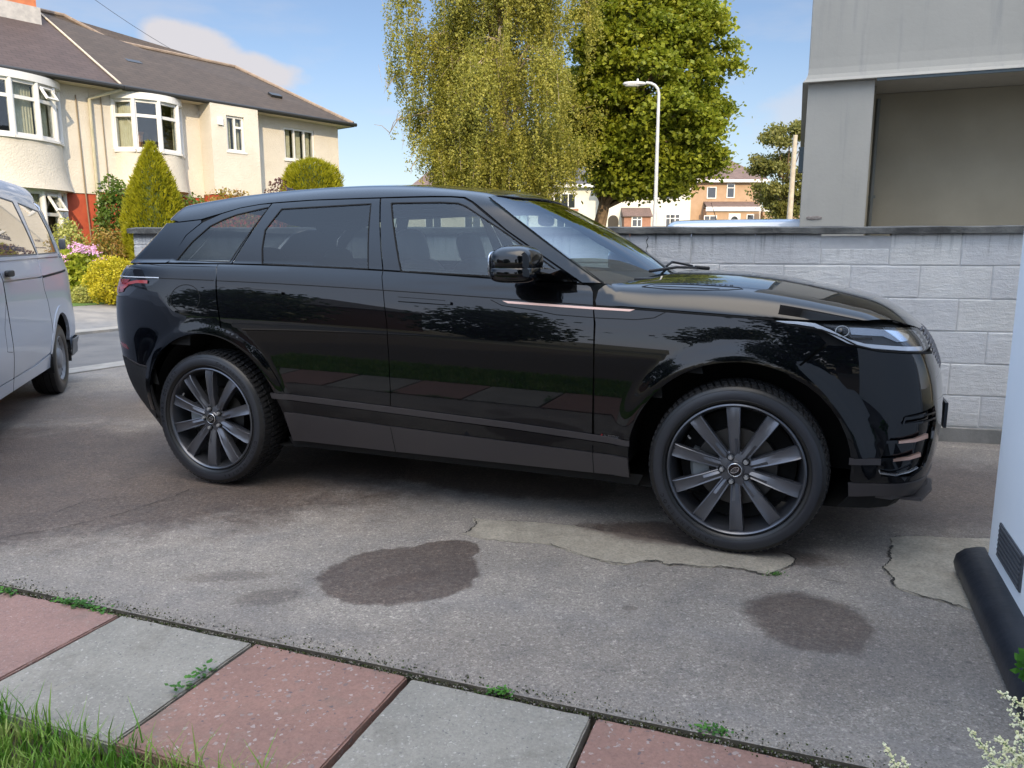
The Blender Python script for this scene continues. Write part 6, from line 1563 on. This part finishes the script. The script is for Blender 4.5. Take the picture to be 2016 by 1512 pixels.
    # wheel housings
    for hx_ in (2.874, 0.0):
        b = MB(); n_ = 28; v = []
        for i in range(n_ + 1):
            a = R(-6 + 192 * i / n_)
            for yy in (.86, .55): v.append((hx_ + .50 * math.cos(a), sg * yy * (1 if yy < .9 else 1), .385 + .50 * math.sin(a)))
        f = [(2 * i, 2 * i + 1, 2 * i + 3, 2 * i + 2) for i in range(n_)]; b.add(v, f)
        b.add([(hx_ + .50 * math.cos(R(-6 + 192 * i / n_)), sg * .55, .385 + .50 * math.sin(R(-6 + 192 * i / n_))) for i in range(n_ + 1)], [tuple(range(n_ + 1))])
        b.build("wheel_housing", m_void, car)
    # door mirror
    mc = Vector((1.905, sg * 1.062, 1.262)); mir = MB()
    mir.superq(mc + Vector((0, 0, .012)), (.105, .125, .075), .75, .62, 18); mi = mir.build("door_mirror", m_black, car, True)
    MB().superq(mc + Vector((0, 0, -.036)), (.108, .128, .044), .6, .62, 14).build("mirror_base", m_gloss, mi, True)
    MB().superq(mc + Vector((-.098, 0, .0)), (.009, .100, .062), .6, .6, 12).build("mirror_glass", m_refl, mi, True)
    arm = MB(); arm.add([(1.93, sg * .88, 1.178), (2.12, sg * .88, 1.176), (2.055, sg * 1.05, 1.225), (1.93, sg * 1.06, 1.222), (1.93, sg * .88, 1.205), (2.13, sg * .88, 1.200), (2.10, sg * 1.04, 1.242), (1.93, sg * 1.06, 1.250)],
            [(0, 1, 2, 3), (4, 7, 6, 5), (0, 4, 5, 1), (1, 5, 6, 2), (2, 6, 7, 3), (3, 7, 4, 0)]); arm.build("mirror_arm", m_gloss, mi)
# roof with its two windscreen pillars, bonnet, windscreen: panels across the whole width
H1 = Dom('H', 1.0, Bf, 1); H0 = Dom('H', .72, Bf, 1)
def sym(dom, pts):      # near-side outline front to back -> closed outline over both sides
    uv = [dom.uv(X, a, Z) for X, a, Z in pts]
    left = [(u, -v) for u, v in uv]; right = [(u, v) for u, v in uv[::-1]]
    out = left + [p for p in right]
    res = []
    for p in out:
        if not res or abs(p[0] - res[-1][0]) + abs(p[1] - res[-1][1]) > 1e-4: res.append(p)
    return res
seam = [(-.56, .40, 1.545), (-.53, .55, 1.53), (-.49, .64, 1.505), (-.44, .675, 1.497), (-.356, .715, 1.494), (-.175, .729, 1.506), (-.03, .719, 1.538), (.09, .705, 1.568), (.22, .695, 1.585), (.30, .692, 1.590), (.572, .689, 1.600), (.995, .687, 1.602), (1.287, .679, 1.602), (1.40, .677, 1.599), (1.476, .678, 1.592), (1.53, .70, 1.566), (1.748, .795, 1.424), (1.956, .848, 1.300), (2.157, .889, 1.180)]
wsed = [(2.256, .883, 1.179), (2.106, .853, 1.274), (1.951, .815, 1.372), (1.786, .765, 1.477), (1.640, .690, 1.565), (1.605, .660, 1.585), (1.625, .60, 1.592), (1.665, .50, 1.597), (1.691, .40, 1.602), (1.705, .2, 1.608), (1.710, 0, 1.611)]
left = [H1.uv(*p) for p in [(-.60, 0, 1.55), (-.58, .25, 1.55)] + seam + wsed]
roofp = [(u, -v) for u, v in left] + [(u, v) for u, v in left[::-1][1:]]
panel("roof", m_black, car, roofp[:-1], H1, st=.032, flange=.010)
w2_ = [H1.uv(*p) for p in wsed[::-1] + [(2.330, .80, 1.180), (2.35, .669, 1.186), (2.422, .55, 1.192), (2.47, .35, 1.20), (2.50, 0, 1.205)]]
wsp = [(u, -v) for u, v in w2_] + [(u, v) for u, v in w2_[::-1][1:]]
H2 = Dom('H', 1.0, lambda X, Y, Z: (Z - WS(X + .16 * (np.abs(Y) / .8) ** 2)) * .88, 1)
panel("windscreen", m_wglass, car, wsp[:-1], H2, st=.035, flange=0, off=-.006, gap=.003)
ribbon("windscreen_seal", m_line, car, [H1.uv(*p) if False else (H1.uv(*p)[0], -H1.uv(*p)[1]) for p in wsed], .010, H1, .0010)
bn = [(2.236, .929, 1.0775)] + [(x, .925, float(ZC(x)) + .0035) for x in np.linspace(2.35, 2.95, 7)] + [(3.003, .921, 1.0460), (3.10, .915, 1.042), (3.183, .908, 1.040), (3.36, .84, 1.032), (3.53, .68, 1.018), (3.585, .58, 1.008), (3.64, .40, 1.004), (3.66, .2, 1.004), (3.665, 0, 1.004)]
cowl = [(2.51, 0, 1.216), (2.485, .35, 1.212), (2.44, .58, 1.205), (2.36, .70, 1.192), (2.30, .82, 1.182), (2.262, .878, 1.170), (2.236, .90, 1.150), (2.228, .92, 1.10)]
l_ = [H0.uv(*p) for p in cowl + bn]
bnp = [(u, -v) for u, v in l_] + [(u, v) for u, v in l_[::-1][1:]]
panel("bonnet", m_black, car, bnp[:-1], H0, st=.028, flange=.010)
for sg in (-1, 1):
    Hb = Dom('H', 1.0, Bf, sg)
    ribbon("seam_backing", m_void, car, [Hb.uv(*p) for p in [(-.40, .69, 1.490)] + seam[5:]], .055, Hb, -.009)
    ribbon("seam_backing", m_void, car, [Hb.uv(*p) for p in [(-.60, .80, 1.258), (-.33, .875, 1.258), (.1, .87, 1.252), (1.1, .885, 1.228), (2.15, .89, 1.172)]], .05, Hb, -.009)
    Hs = Dom('H', .72, Bf, sg); vo = [Hs.uv(*p) for p in ((2.422, .835, 1.165), (2.47, .80, 1.178), (2.60, .79, 1.178), (2.84, .785, 1.166), (2.858, .80, 1.160), (2.80, .825, 1.157), (2.70, .842, 1.154), (2.55, .848, 1.155))]
    ribbon("bonnet_vent", m_line, car, vo, .005, Hs, .001, closed=True)
    ribbon("vent_slot", m_gloss, car, [Hs.uv(*p) for p in ((2.47, .812, 1.17), (2.62, .815, 1.167), (2.76, .814, 1.163))], .014, Hs, .0012)
    # small lettering pressed into the vent
    v, f = text_mesh("RANGE ROVER", .030, 0, 1.55); xs = [p[0] for p in v]; wd = max(xs) - min(xs); uv = []
    for (x_, y_, z_) in v:
        t = (x_ - min(xs)) / wd; u_ = (2.54 + .275 * t) if sg < 0 else (2.815 - .275 * t); a_ = Hs.uv(u_, .772, 1.18 - .014 * t)[1]; uv.append((u_, a_ - (y_ / .9) * 1.0))
    P_ = Hs.to3(np.array(uv)); P_ += grad(Bf, P_) * .0012; obj("bonnet_lettering", P_.tolist(), f, m_void, car)
MB().box((2.42, 0, 1.185), (.16, 1.25, .02)).build("cowl_panel", m_matte, car)
wp = MB(); wp.tube([(2.47, .50, 1.225), (2.42, .1, 1.235), (2.38, -.45, 1.225)], .008, 6); wp.tube([(2.53, .62, 1.22), (2.47, .50, 1.228)], .012, 6); wp.tube([(2.44, .55, 1.235), (2.36, .30, 1.262), (2.40, -.1, 1.245)], .007, 6); wp.build("wiper", m_matte, car, True)
shell("inner_body", m_void, car, Bf, 0, [.24, .30, .42, .55, .68, .80, .92, 1.02, 1.10, 1.15, 1.19], .022, cuts=((2.874, .385, .50), (0, .385, .51)))
# roof fin, cabin
b = MB(); b.add([(-.10, -.02, 1.675), (-.10, .02, 1.675), (.12, .0, 1.67), (-.12, 0, 1.74)], [(0, 1, 3), (1, 2, 3), (2, 0, 3), (0, 2, 1)]); b.build("roof_fin", m_gloss, car)
def seat(x, y, s=1.0, bench=False):
    b = MB(); w_ = .26 if not bench else .62
    b.superq((x, y, .62), (.27, w_, .12), .5, .4, 12)
    Mb = Matrix.Rotation(R(-16), 3, 'Y'); b.superq((x - .29, y, .93), (.10, w_ * .97, .36), .5, .5, 14, Mb)
    st_ = b.build("seat", m_fabric, car, True)
    for yy in ((y,) if not bench else (y - .38, y + .38)): MB().superq((x - .40, yy, 1.34 if not bench else 1.24), (.055, .135, .105), .55, .6, 12, Mb).build("headrest", m_fabric, st_, True)
seat(1.42, -.40); seat(1.42, .40); seat(.42, 0, bench=True)
b = MB(); b.superq((2.15, 0, 1.02), (.30, .80, .16), .4, .3, 14); b.superq((1.9, -.40, 1.10), (.12, .20, .08), .6, .6, 10); ds_ = b.build("dashboard", m_fabric, car, True)
b = MB(); Ms = Matrix.Rotation(R(-62), 3, 'Y'); pts_ = [Vector((1.78, -.40, 1.05)) + Ms @ Vector((.185 * math.cos(t), .185 * math.sin(t), 0)) for t in np.linspace(0, 2 * math.pi, 33)]; b.tube(pts_, .016, 8); b.tube([(1.80, -.40, 1.05), (1.98, -.40, 1.02)], .03, 8); b.build("steering_wheel", m_fabric, car, True)
MB().bb((-.55, -.70, .35), (2.3, .70, .48)).build("cabin_floor", m_void, car)
MB().superq((1.68, 0, 1.50), (.02, .12, .035), .6, .6, 10).build("rear_view_mirror", m_gloss, car, True)
b = MB(); Mr = Matrix.Rotation(R(90), 3, 'X')
plt = MB(); plt.bb((3.755, -.26, .50), (3.768, .26, .62)); plt.build("number_plate", mat("plate_holder", (.015, .02, .03), .4), car)
v, f = text_mesh("R-DYNAMIC", .020, .0006, 1.05); vv = [(2.285 + x, -.9325 - .0085 - z, .478 + y * .9) for x, y, z in v]
Sb = Dom('S', 0, Bf, -1); P_ = Sb.to3(np.array([(a, c) for a, b_, c in vv])); P_ += grad(Bf, P_) * .0045; obj("side_badge", P_.tolist(), f, m_chrome, car)
ribbon("badge_mark", m_redlamp, car, [(2.268, .479), (2.278, .492)], .006, Sb, .0045)
wheel(car, 2.874, -1, 94, texts=[("CONTINENTAL", R(205), R(5.2), .024, .330)])
wheel(car, 0.0, -1, 88, texts=[("CONTINENTAL", R(-18), -R(5.6), .026, .3265), ("SPORT CONTACT", R(186), -R(4.6), .026, .3265), ("Continental", R(75), -R(4.2), .022, .330)])
wheel(car, 2.874, 1, 90); wheel(car, 0.0, 1, 90)

# ------------------------------------------------------------------ the silver van
VXD = Vector((.341, -.94, 0)).normalized(); VYD = Vector((-VXD.y, VXD.x, 0)); VO = Vector((-4.16, 7.03, 0)) - .95 * VYD - .22 * VXD
def SV(X, Z):
    return .952-.05*sst(.75,.25,Z)**1.5-.012*sst(.9,1.3,Z)-.22*np.clip(Z-1.12,0,9)-.10*np.clip(Z-1.12,0,9)**2-.14*np.clip(-X-.25,0,9)**2*(.5+.5*sst(.5,.9,Z))-.10*np.clip(X-2.7,0,9)**2-.03*np.clip(X-3.2,0,9)
def FV(X, Y, Z):
    a = np.abs(Y)
    f = a - SV(X, Z); f = smax(f, Z-(1.985-.05*(a/.8)**2), .14)
    f = smax(f, (-1.0+.02*np.clip(Z-.9,0,1)+.16*np.clip(Z-.95,0,2)**1.5+.05*(a/.9)**2)-X, .08)
    f = smax(f, (X-(3.88-1.0*np.clip(Z-.75,0,.45)))*.7, .1); f = smax(f, (X-(3.43-1.25*(Z-1.2)))*.6, .07)
    return smax(f, .27-Z, .04)
m_silver = mat("silver_paint", (.43, .47, .55), .40, .15, coat=.5, coat_ior=1.4, coat_rough=.03)
m_vglass = mat("dark_van_glass", (.10, .105, .13), .03, .35, coat=1.0, ior=1.9, coat_ior=1.9, coat_rough=.01)
m_vseal = mat("grey_van_seal", (.10, .105, .115), .5)
m_decal = mat("vinyl_lettering", (.035, .03, .08), .5)
van = empty("silver_van", tuple(VO), math.atan2(VXD.y, VXD.x), "silver panel van with dark lettered side windows, parked at the left edge", "van")
for sg in (1, -1):
    S = Dom('S', 0, FV, sg); st_ = .035 if sg > 0 else .08
    K = Dom('K', .6, FV, sg)
    def Kp(pts): return [K.uv(*p) for p in pts]
    av = arc(0, .36, .405, 158, 12, 22)
    panel("sliding_door", m_silver, van, [(.60, 1.105), (.585, 1.0), (.50, .89), (.40, .62), (.36, .44), (1.70, .40), (1.775, .70), (1.82, .97), (1.83, 1.105)], S, st=st_)
    panel("door_upper_skin", m_silver, van, [(.515, 1.265), (.60, 1.112), (1.83, 1.112), (1.83, 1.265)], S, st=st_)
    panel("rear_side_skin", m_silver, van, [(.505, 1.262), (.593, 1.109), (.578, 1.0), (.493, .89), (.398, .65)] + [p for p in av[::-1] if p[0] < .385] + [(-.46, .60), (-.55, .90), (-.52, 1.262)][0:0] , S, st=st_) if False else None
    panel("rear_side_skin", m_silver, van, Kp([(.505, .9, 1.262), (.593, .94, 1.109), (.578, .94, 1.0), (.493, .95, .89), (.398, .95, .64)] + [(p[0], .95, p[1]) for p in av[::-1] if p[0] < .39] + [(-.42, .94, .48), (-.62, .93, .47), (-1.0, .5, .47), (-1.0, 0, .47), (-.98, 0, 1.25), (-.85, .75, 1.27)]), K, st=st_)
    panel("front_side_skin", m_silver, van, [(1.838, 1.265), (1.838, .97), (1.785, .70), (1.71, .40), (2.55, .40)] + arc(3.0, .36, .405, 176, 20, 20) + [(3.42, .45), (3.6, .60), (3.45, .95), (3.2, 1.10), (3.0, 1.25)], S, st=st_)
    panel("sill", m_silver, van, [(.36, .435), (.33, .30), (2.60, .30), (2.58, .395), (1.0, .395)], S, st=st_)
    panel("rear_lower_corner", m_vseal, van, Kp([(-.42, .93, .475), (-.62, .93, .465), (-1.0, .5, .465), (-1.0, 0, .465), (-1.0, 0, .30), (-.9, .7, .30), (-.44, .9, .30)]), K, st=.05, off=.035)
    wn_ = [(.46, 1.30), (.50, 1.74), (1.80, 1.78), (1.83, 1.285)]
    wr_ = [(-.40, 1.315), (-.44, 1.50), (-.36, 1.70), (.34, 1.74), (.42, 1.30)]
    panel("side_upper_skin", m_silver, van, [(-.46, 1.270), (-.53, 1.50), (-.46, 1.72), (-.30, 1.80), (.4, 1.83), (1.84, 1.84), (2.3, 1.83), (2.35, 1.76), (1.86, 1.78), (1.86, 1.27)], S, holes=[wn_, wr_], st=st_)
    panel("side_window", m_vglass, van, wn_, S, st=.04, flange=0, gap=-.004, off=-.003)
    panel("rear_quarter_window", m_vglass, van, wr_, S, st=.04, flange=0, gap=-.004, off=-.003)
    for pg in (wn_, wr_): ribbon("window_seal", m_vseal, van, pg, .012, S, .001, closed=True)
    panel("cab_window", m_vglass, van, [(1.90, 1.29), (1.88, 1.76), (2.35, 1.75), (2.95, 1.29)], S, st=.05, flange=0)
    ribbon("slide_rail", m_line, van, [(.59, 1.108), (.2, 1.118), (-.2, 1.130), (-.52, 1.142)], .018, S, .0015)
    ribbon("rail_lip", m_silver, van, [(.59, 1.122), (-.52, 1.158)], .008, S, .004)
    ribbon("waist_moulding", m_silver, van, [(1.84, 1.262), (.5, 1.278), (-.40, 1.290)], .022, S, .006)
    for xs_ in ([(.60, 1.10), (.585, 1.0), (.50, .89), (.40, .62), (.355, .30)], [(1.834, 1.26), (1.822, .97), (1.78, .70), (1.705, .40), (1.70, .30)]): ribbon("door_shut_line", m_line, van, xs_, .006, S, .0012)
    ribbon("filler_line", m_line, van, [(1.84, .97), (1.95, .78), (1.93, .62), (1.79, .60)], .003, S, .001)
    panel("wheel_arch_flare", m_silver, van, arc(0, .36, .47, 165, 8, 26) + arc(0, .36, .40, 8, 165, 26), S, off=.006, st=.04, flange=.03, gap=0)
    hh = MB(); p0 = S.to3(np.array([[1.70, 1.165]]))[0]; hh.superq((p0[0], p0[1] + sg * .028, p0[2]), (.10, .018, .024), .5, .6, 10); hh.build("door_handle", m_matte, van, True)
    tp = K.to3(np.array([Kp([(-.93, .80, .9)])[0]]))[0]; MB().superq((-.985, sg * .80, .88), (.03, .05, .30), .5, .5, 12).build("tail_light", m_redlamp, van, True)
    MB().superq((-.80, sg * .875, 1.40), (.03, .03, .055), .5, .5, 8).build("door_hinge", m_vseal, van, True)
    b = MB(); n_ = 20
    for hx_ in (0.0, 3.0):
        v = [(hx_ + .43 * math.cos(R(-15 + 210 * i / n_)), sg * yy, .36 + .43 * math.sin(R(-15 + 210 * i / n_))) for i in range(n_ + 1) for yy in (.93, .5)]; b.add(v, [(2 * i, 2 * i + 1, 2 * i + 3, 2 * i + 2) for i in range(n_)]); b.add([v[2 * i + 1] for i in range(n_ + 1)], [tuple(range(n_ + 1))])
    b.build("wheel_housing", m_void, van)
HV = Dom('H', 1.2, FV, 1)
lr = [HV.uv(*p) for p in [(-.80, 0, 1.9), (-.74, .3, 1.9), (-.62, .55, 1.85), (-.42, .72, 1.76), (-.30, .77, 1.80), (.4, .77, 1.83), (1.84, .77, 1.84), (2.3, .77, 1.83), (2.50, .70, 1.85), (2.55, .3, 1.93), (2.56, 0, 1.94)]]
panel("roof", m_silver, van, ([(u, -v) for u, v in lr] + [(u, v) for u, v in lr[::-1]])[:-1], HV, st=.05, gap=.001)
for sg in (1, -1):
    K = Dom('K', .6, FV, sg); panel("tailgate", m_silver, van, [K.uv(*p) for p in [(-.50, .86, 1.272), (-.56, .80, 1.5), (-.50, .74, 1.72), (-.66, .5, 1.84), (-.78, 0, 1.88), (-.9, 0, 1.26), (-.8, .7, 1.26)]], K, st=.05)
panel("bonnet", m_silver, van, ([(u, -v) for u, v in [HV.uv(*p) for p in [(3.40, 0, 1.27), (3.36, .6, 1.22), (3.05, .88, 1.24), (3.3, .9, 1.05), (3.62, .7, .96), (3.7, 0, .98)]]] + [(u, v) for u, v in [HV.uv(*p) for p in [(3.40, 0, 1.27), (3.36, .6, 1.22), (3.05, .88, 1.24), (3.3, .9, 1.05), (3.62, .7, .96), (3.7, 0, .98)]][::-1]]), Dom('H', .6, FV, 1), st=.06) if False else None
shell("inner_body", m_silver, van, FV, 0, [.28, .34, .45, .6, .75, .9, 1.05, 1.2, 1.27], .012, cuts=((0, .36, .42), (3.0, .36, .42)))
def steel_wheel(par, x, sg, name="wheel"):
    w = empty(name, (x, 0, .33)); w.parent = par
    if sg > 0: w.rotation_euler = (0, 0, math.pi)
    y = -.915
    MB().lathe([(.205, y + .015), (.215, y + .0), (.25, y - .012), (.29, y - .010), (.315, y + .002), (.326, y + .014), (.328, y + .10), (.326, y + .185), (.31, y + .205), (.24, y + .21), (.205, y + .19)], 'Y', 72).build("tyre", m_tyre, w, True, 40)
    gr = MB()
    for rr_, yy in ((.3285, y + .05), (.3295, y + .10), (.3285, y + .15)): gr.lathe([(rr_, yy - .004), (rr_ + .001, yy), (rr_, yy + .004)], 'Y', 72)
    gr.build("tread_groove", m_void, w)
    wt = mottled("grey_wheel_trim", (.17, .175, .185), (.22, .225, .24), 8, .5, 0, 0) if "grey_wheel_trim" not in bpy.data.materials else bpy.data.materials["grey_wheel_trim"]
    MB().lathe([(.208, y + .02), (.208, y + .004), (.200, y + .0), (.190, y + .012), (.178, y + .026), (.165, y + .024), (.13, y + .030), (.10, y + .022), (.085, y + .0), (.06, y - .008), (0, y - .010)], 'Y', 64).build("wheel_trim", wt, w, True, 40)
    ho = MB()
    for k in range(16):
        a = 2 * math.pi * k / 16; ca, sa = math.cos(a), math.sin(a); c_ = (.172 * ca, y + .021, .172 * sa)
        v = [(c_[0] + .013 * (math.cos(t) * ca * 1.2 - math.sin(t) * sa), c_[1], c_[2] + .013 * (math.cos(t) * sa * 1.2 + math.sin(t) * ca)) for t in np.linspace(0, 2 * math.pi, 13)[:-1]]; ho.add(v, [tuple(range(12))])
    ho.build("trim_holes", m_void, w)
for x_, sg in ((0, 1), (0, -1), (3.0, 1), (3.0, -1)): steel_wheel(van, x_, sg)
# lettering on the windows, reading towards the rear of the van
def van_text(s, x0, x1, z, size, tilt=0.0):
    v, f = text_mesh(s, size, 0); xs = [p[0] for p in v]; w = max(xs) - min(xs); S = Dom('S', 0, FV, 1)
    uv = np.array([(x0 + (x1 - x0) * (p[0] - min(xs)) / w, z + p[1] + tilt * (p[0] - min(xs)) / w) for p in v]); P_ = S.to3(uv); P_ += grad(FV, P_) * -.0014
    obj("window_lettering", P_.tolist(), f, m_decal, van)
van_text("mobile", 1.42, 1.13, 1.418, .072, -.012); van_text("car valeting", 1.44, .83, 1.335, .078, -.012)
van_text("www.carvaleting", .40, -.02, 1.352, .026); van_text("PHONE", .30, .10, 1.41, .030)

# ------------------------------------------------------------------ pale car on the neighbour's drive: only its roof shows over the wall
def FN(X, Y, Z):
    a = np.abs(Y); f = a - (.84 - .30*np.clip(Z-.95,0,9) - .05*sst(.6,.25,Z) - .05*np.clip(X-2.6,0,9)**2 - .10*np.clip(-X-.3,0,9)**2)
    up_ = smax(f, Z - (1.755 - .045*(a/.7)**2 - .030*np.clip(X-1.2,0,9)**2 - .05*np.clip(.2-X,0,9)**2), .10); up_ = smax(up_, (X - (2.75 - 1.6*(Z-.95)))*.55, .05); up_ = smax(up_, (-.62 + .42*(Z-.95) - X)*.9, .08)
    lo_ = smax(f, Z - (.98 - .06*np.clip(X-2.4,0,9)), .06); lo_ = smax(lo_, X - 3.25 + .1*(a/.8)**2, .12); lo_ = smax(lo_, -.68 + .08*(a/.8)**2 - X, .12); lo_ = smax(lo_, .22 - Z, .03)
    return smin(lo_, up_, .02)
m_blue = mat("pale_blue_paint", (.30, .36, .45), .3, .4, coat=1.0, coat_ior=1.6, coat_rough=.02)
nco = at(1440, 440, 11.2)
nc = empty("pale_blue_car", (nco.x - .6, 10.9, .0), R(-17), "pale blue car whose roof shows above the block wall, left of the concrete building", "car")
Hn = Dom('H', .75, FN, 1)
gu = np.linspace(-.66, 3.2, 70); gv_ = np.linspace(-1.55, 1.55, 80); UV = np.array([(u, v) for u in gu for v in gv_]); P_ = Hn.to3(UV); Nn = grad(FN, P_)
fb, fw_ = [], []
for i in range(69):
    for j in range(79):
        q = (i * 80 + j, (i + 1) * 80 + j, (i + 1) * 80 + j + 1, i * 80 + j + 1); c_ = P_[list(q)].mean(0); n_ = Nn[q[0]]; isg = 1.02 < c_[2] < 1.62 and (abs(n_[0]) > .30 or abs(n_[1]) > .5) and not (abs(n_[1]) > .5 and (abs(c_[0] - 1.05) < .05 or c_[0] < -.35))
        (fw_ if isg else fb).append(q)
def submesh(name, V, Fc, m, par):
    us = sorted({i for q in Fc for i in q}); mp = {i: k for k, i in enumerate(us)}; return obj(name, V[us].tolist(), [tuple(mp[i] for i in q) for q in Fc], m, par, True)
submesh("body", P_, fb, m_blue, nc); submesh("windows", P_, fw_, m_vglass, nc)
for x_, sg in ((0.0, 1), (0.0, -1), (2.5, 1), (2.5, -1)):
    w = empty("wheel", (x_, 0, .31)); w.parent = nc; y = -.80
    if sg > 0: w.rotation_euler = (0, 0, math.pi)
    MB().lathe([(.20, y + .01), (.22, y - .01), (.28, y - .01), (.31, y + .01), (.31, y + .17), (.2, y + .18)], 'Y', 40).build("tyre", m_tyre, w, True, 40)
    MB().lathe([(.20, y + .005), (.18, y + .01), (.1, y + .0), (0, y - .005)], 'Y', 32).build("rim", m_rim, w, True, 40)
an0, an1 = at(1411, 434, 11.2), at(1400, 399, 11.2); Mi = (Matrix.Translation(nc.location) @ Matrix.Rotation(R(-17), 4, 'Z')).inverted()
MB().tube([Mi @ an0, Mi @ an1], [.006, .003], 5).build("aerial", m_matte, nc)
a0_ = Mi @ at(1405, 437, 11.2); a1_ = Mi @ at(1428, 437, 11.2)
MB().superq((a0_ + a1_) / 2, (.10, .03, .03), .8, .8, 8).build("aerial_base", m_matte, nc)
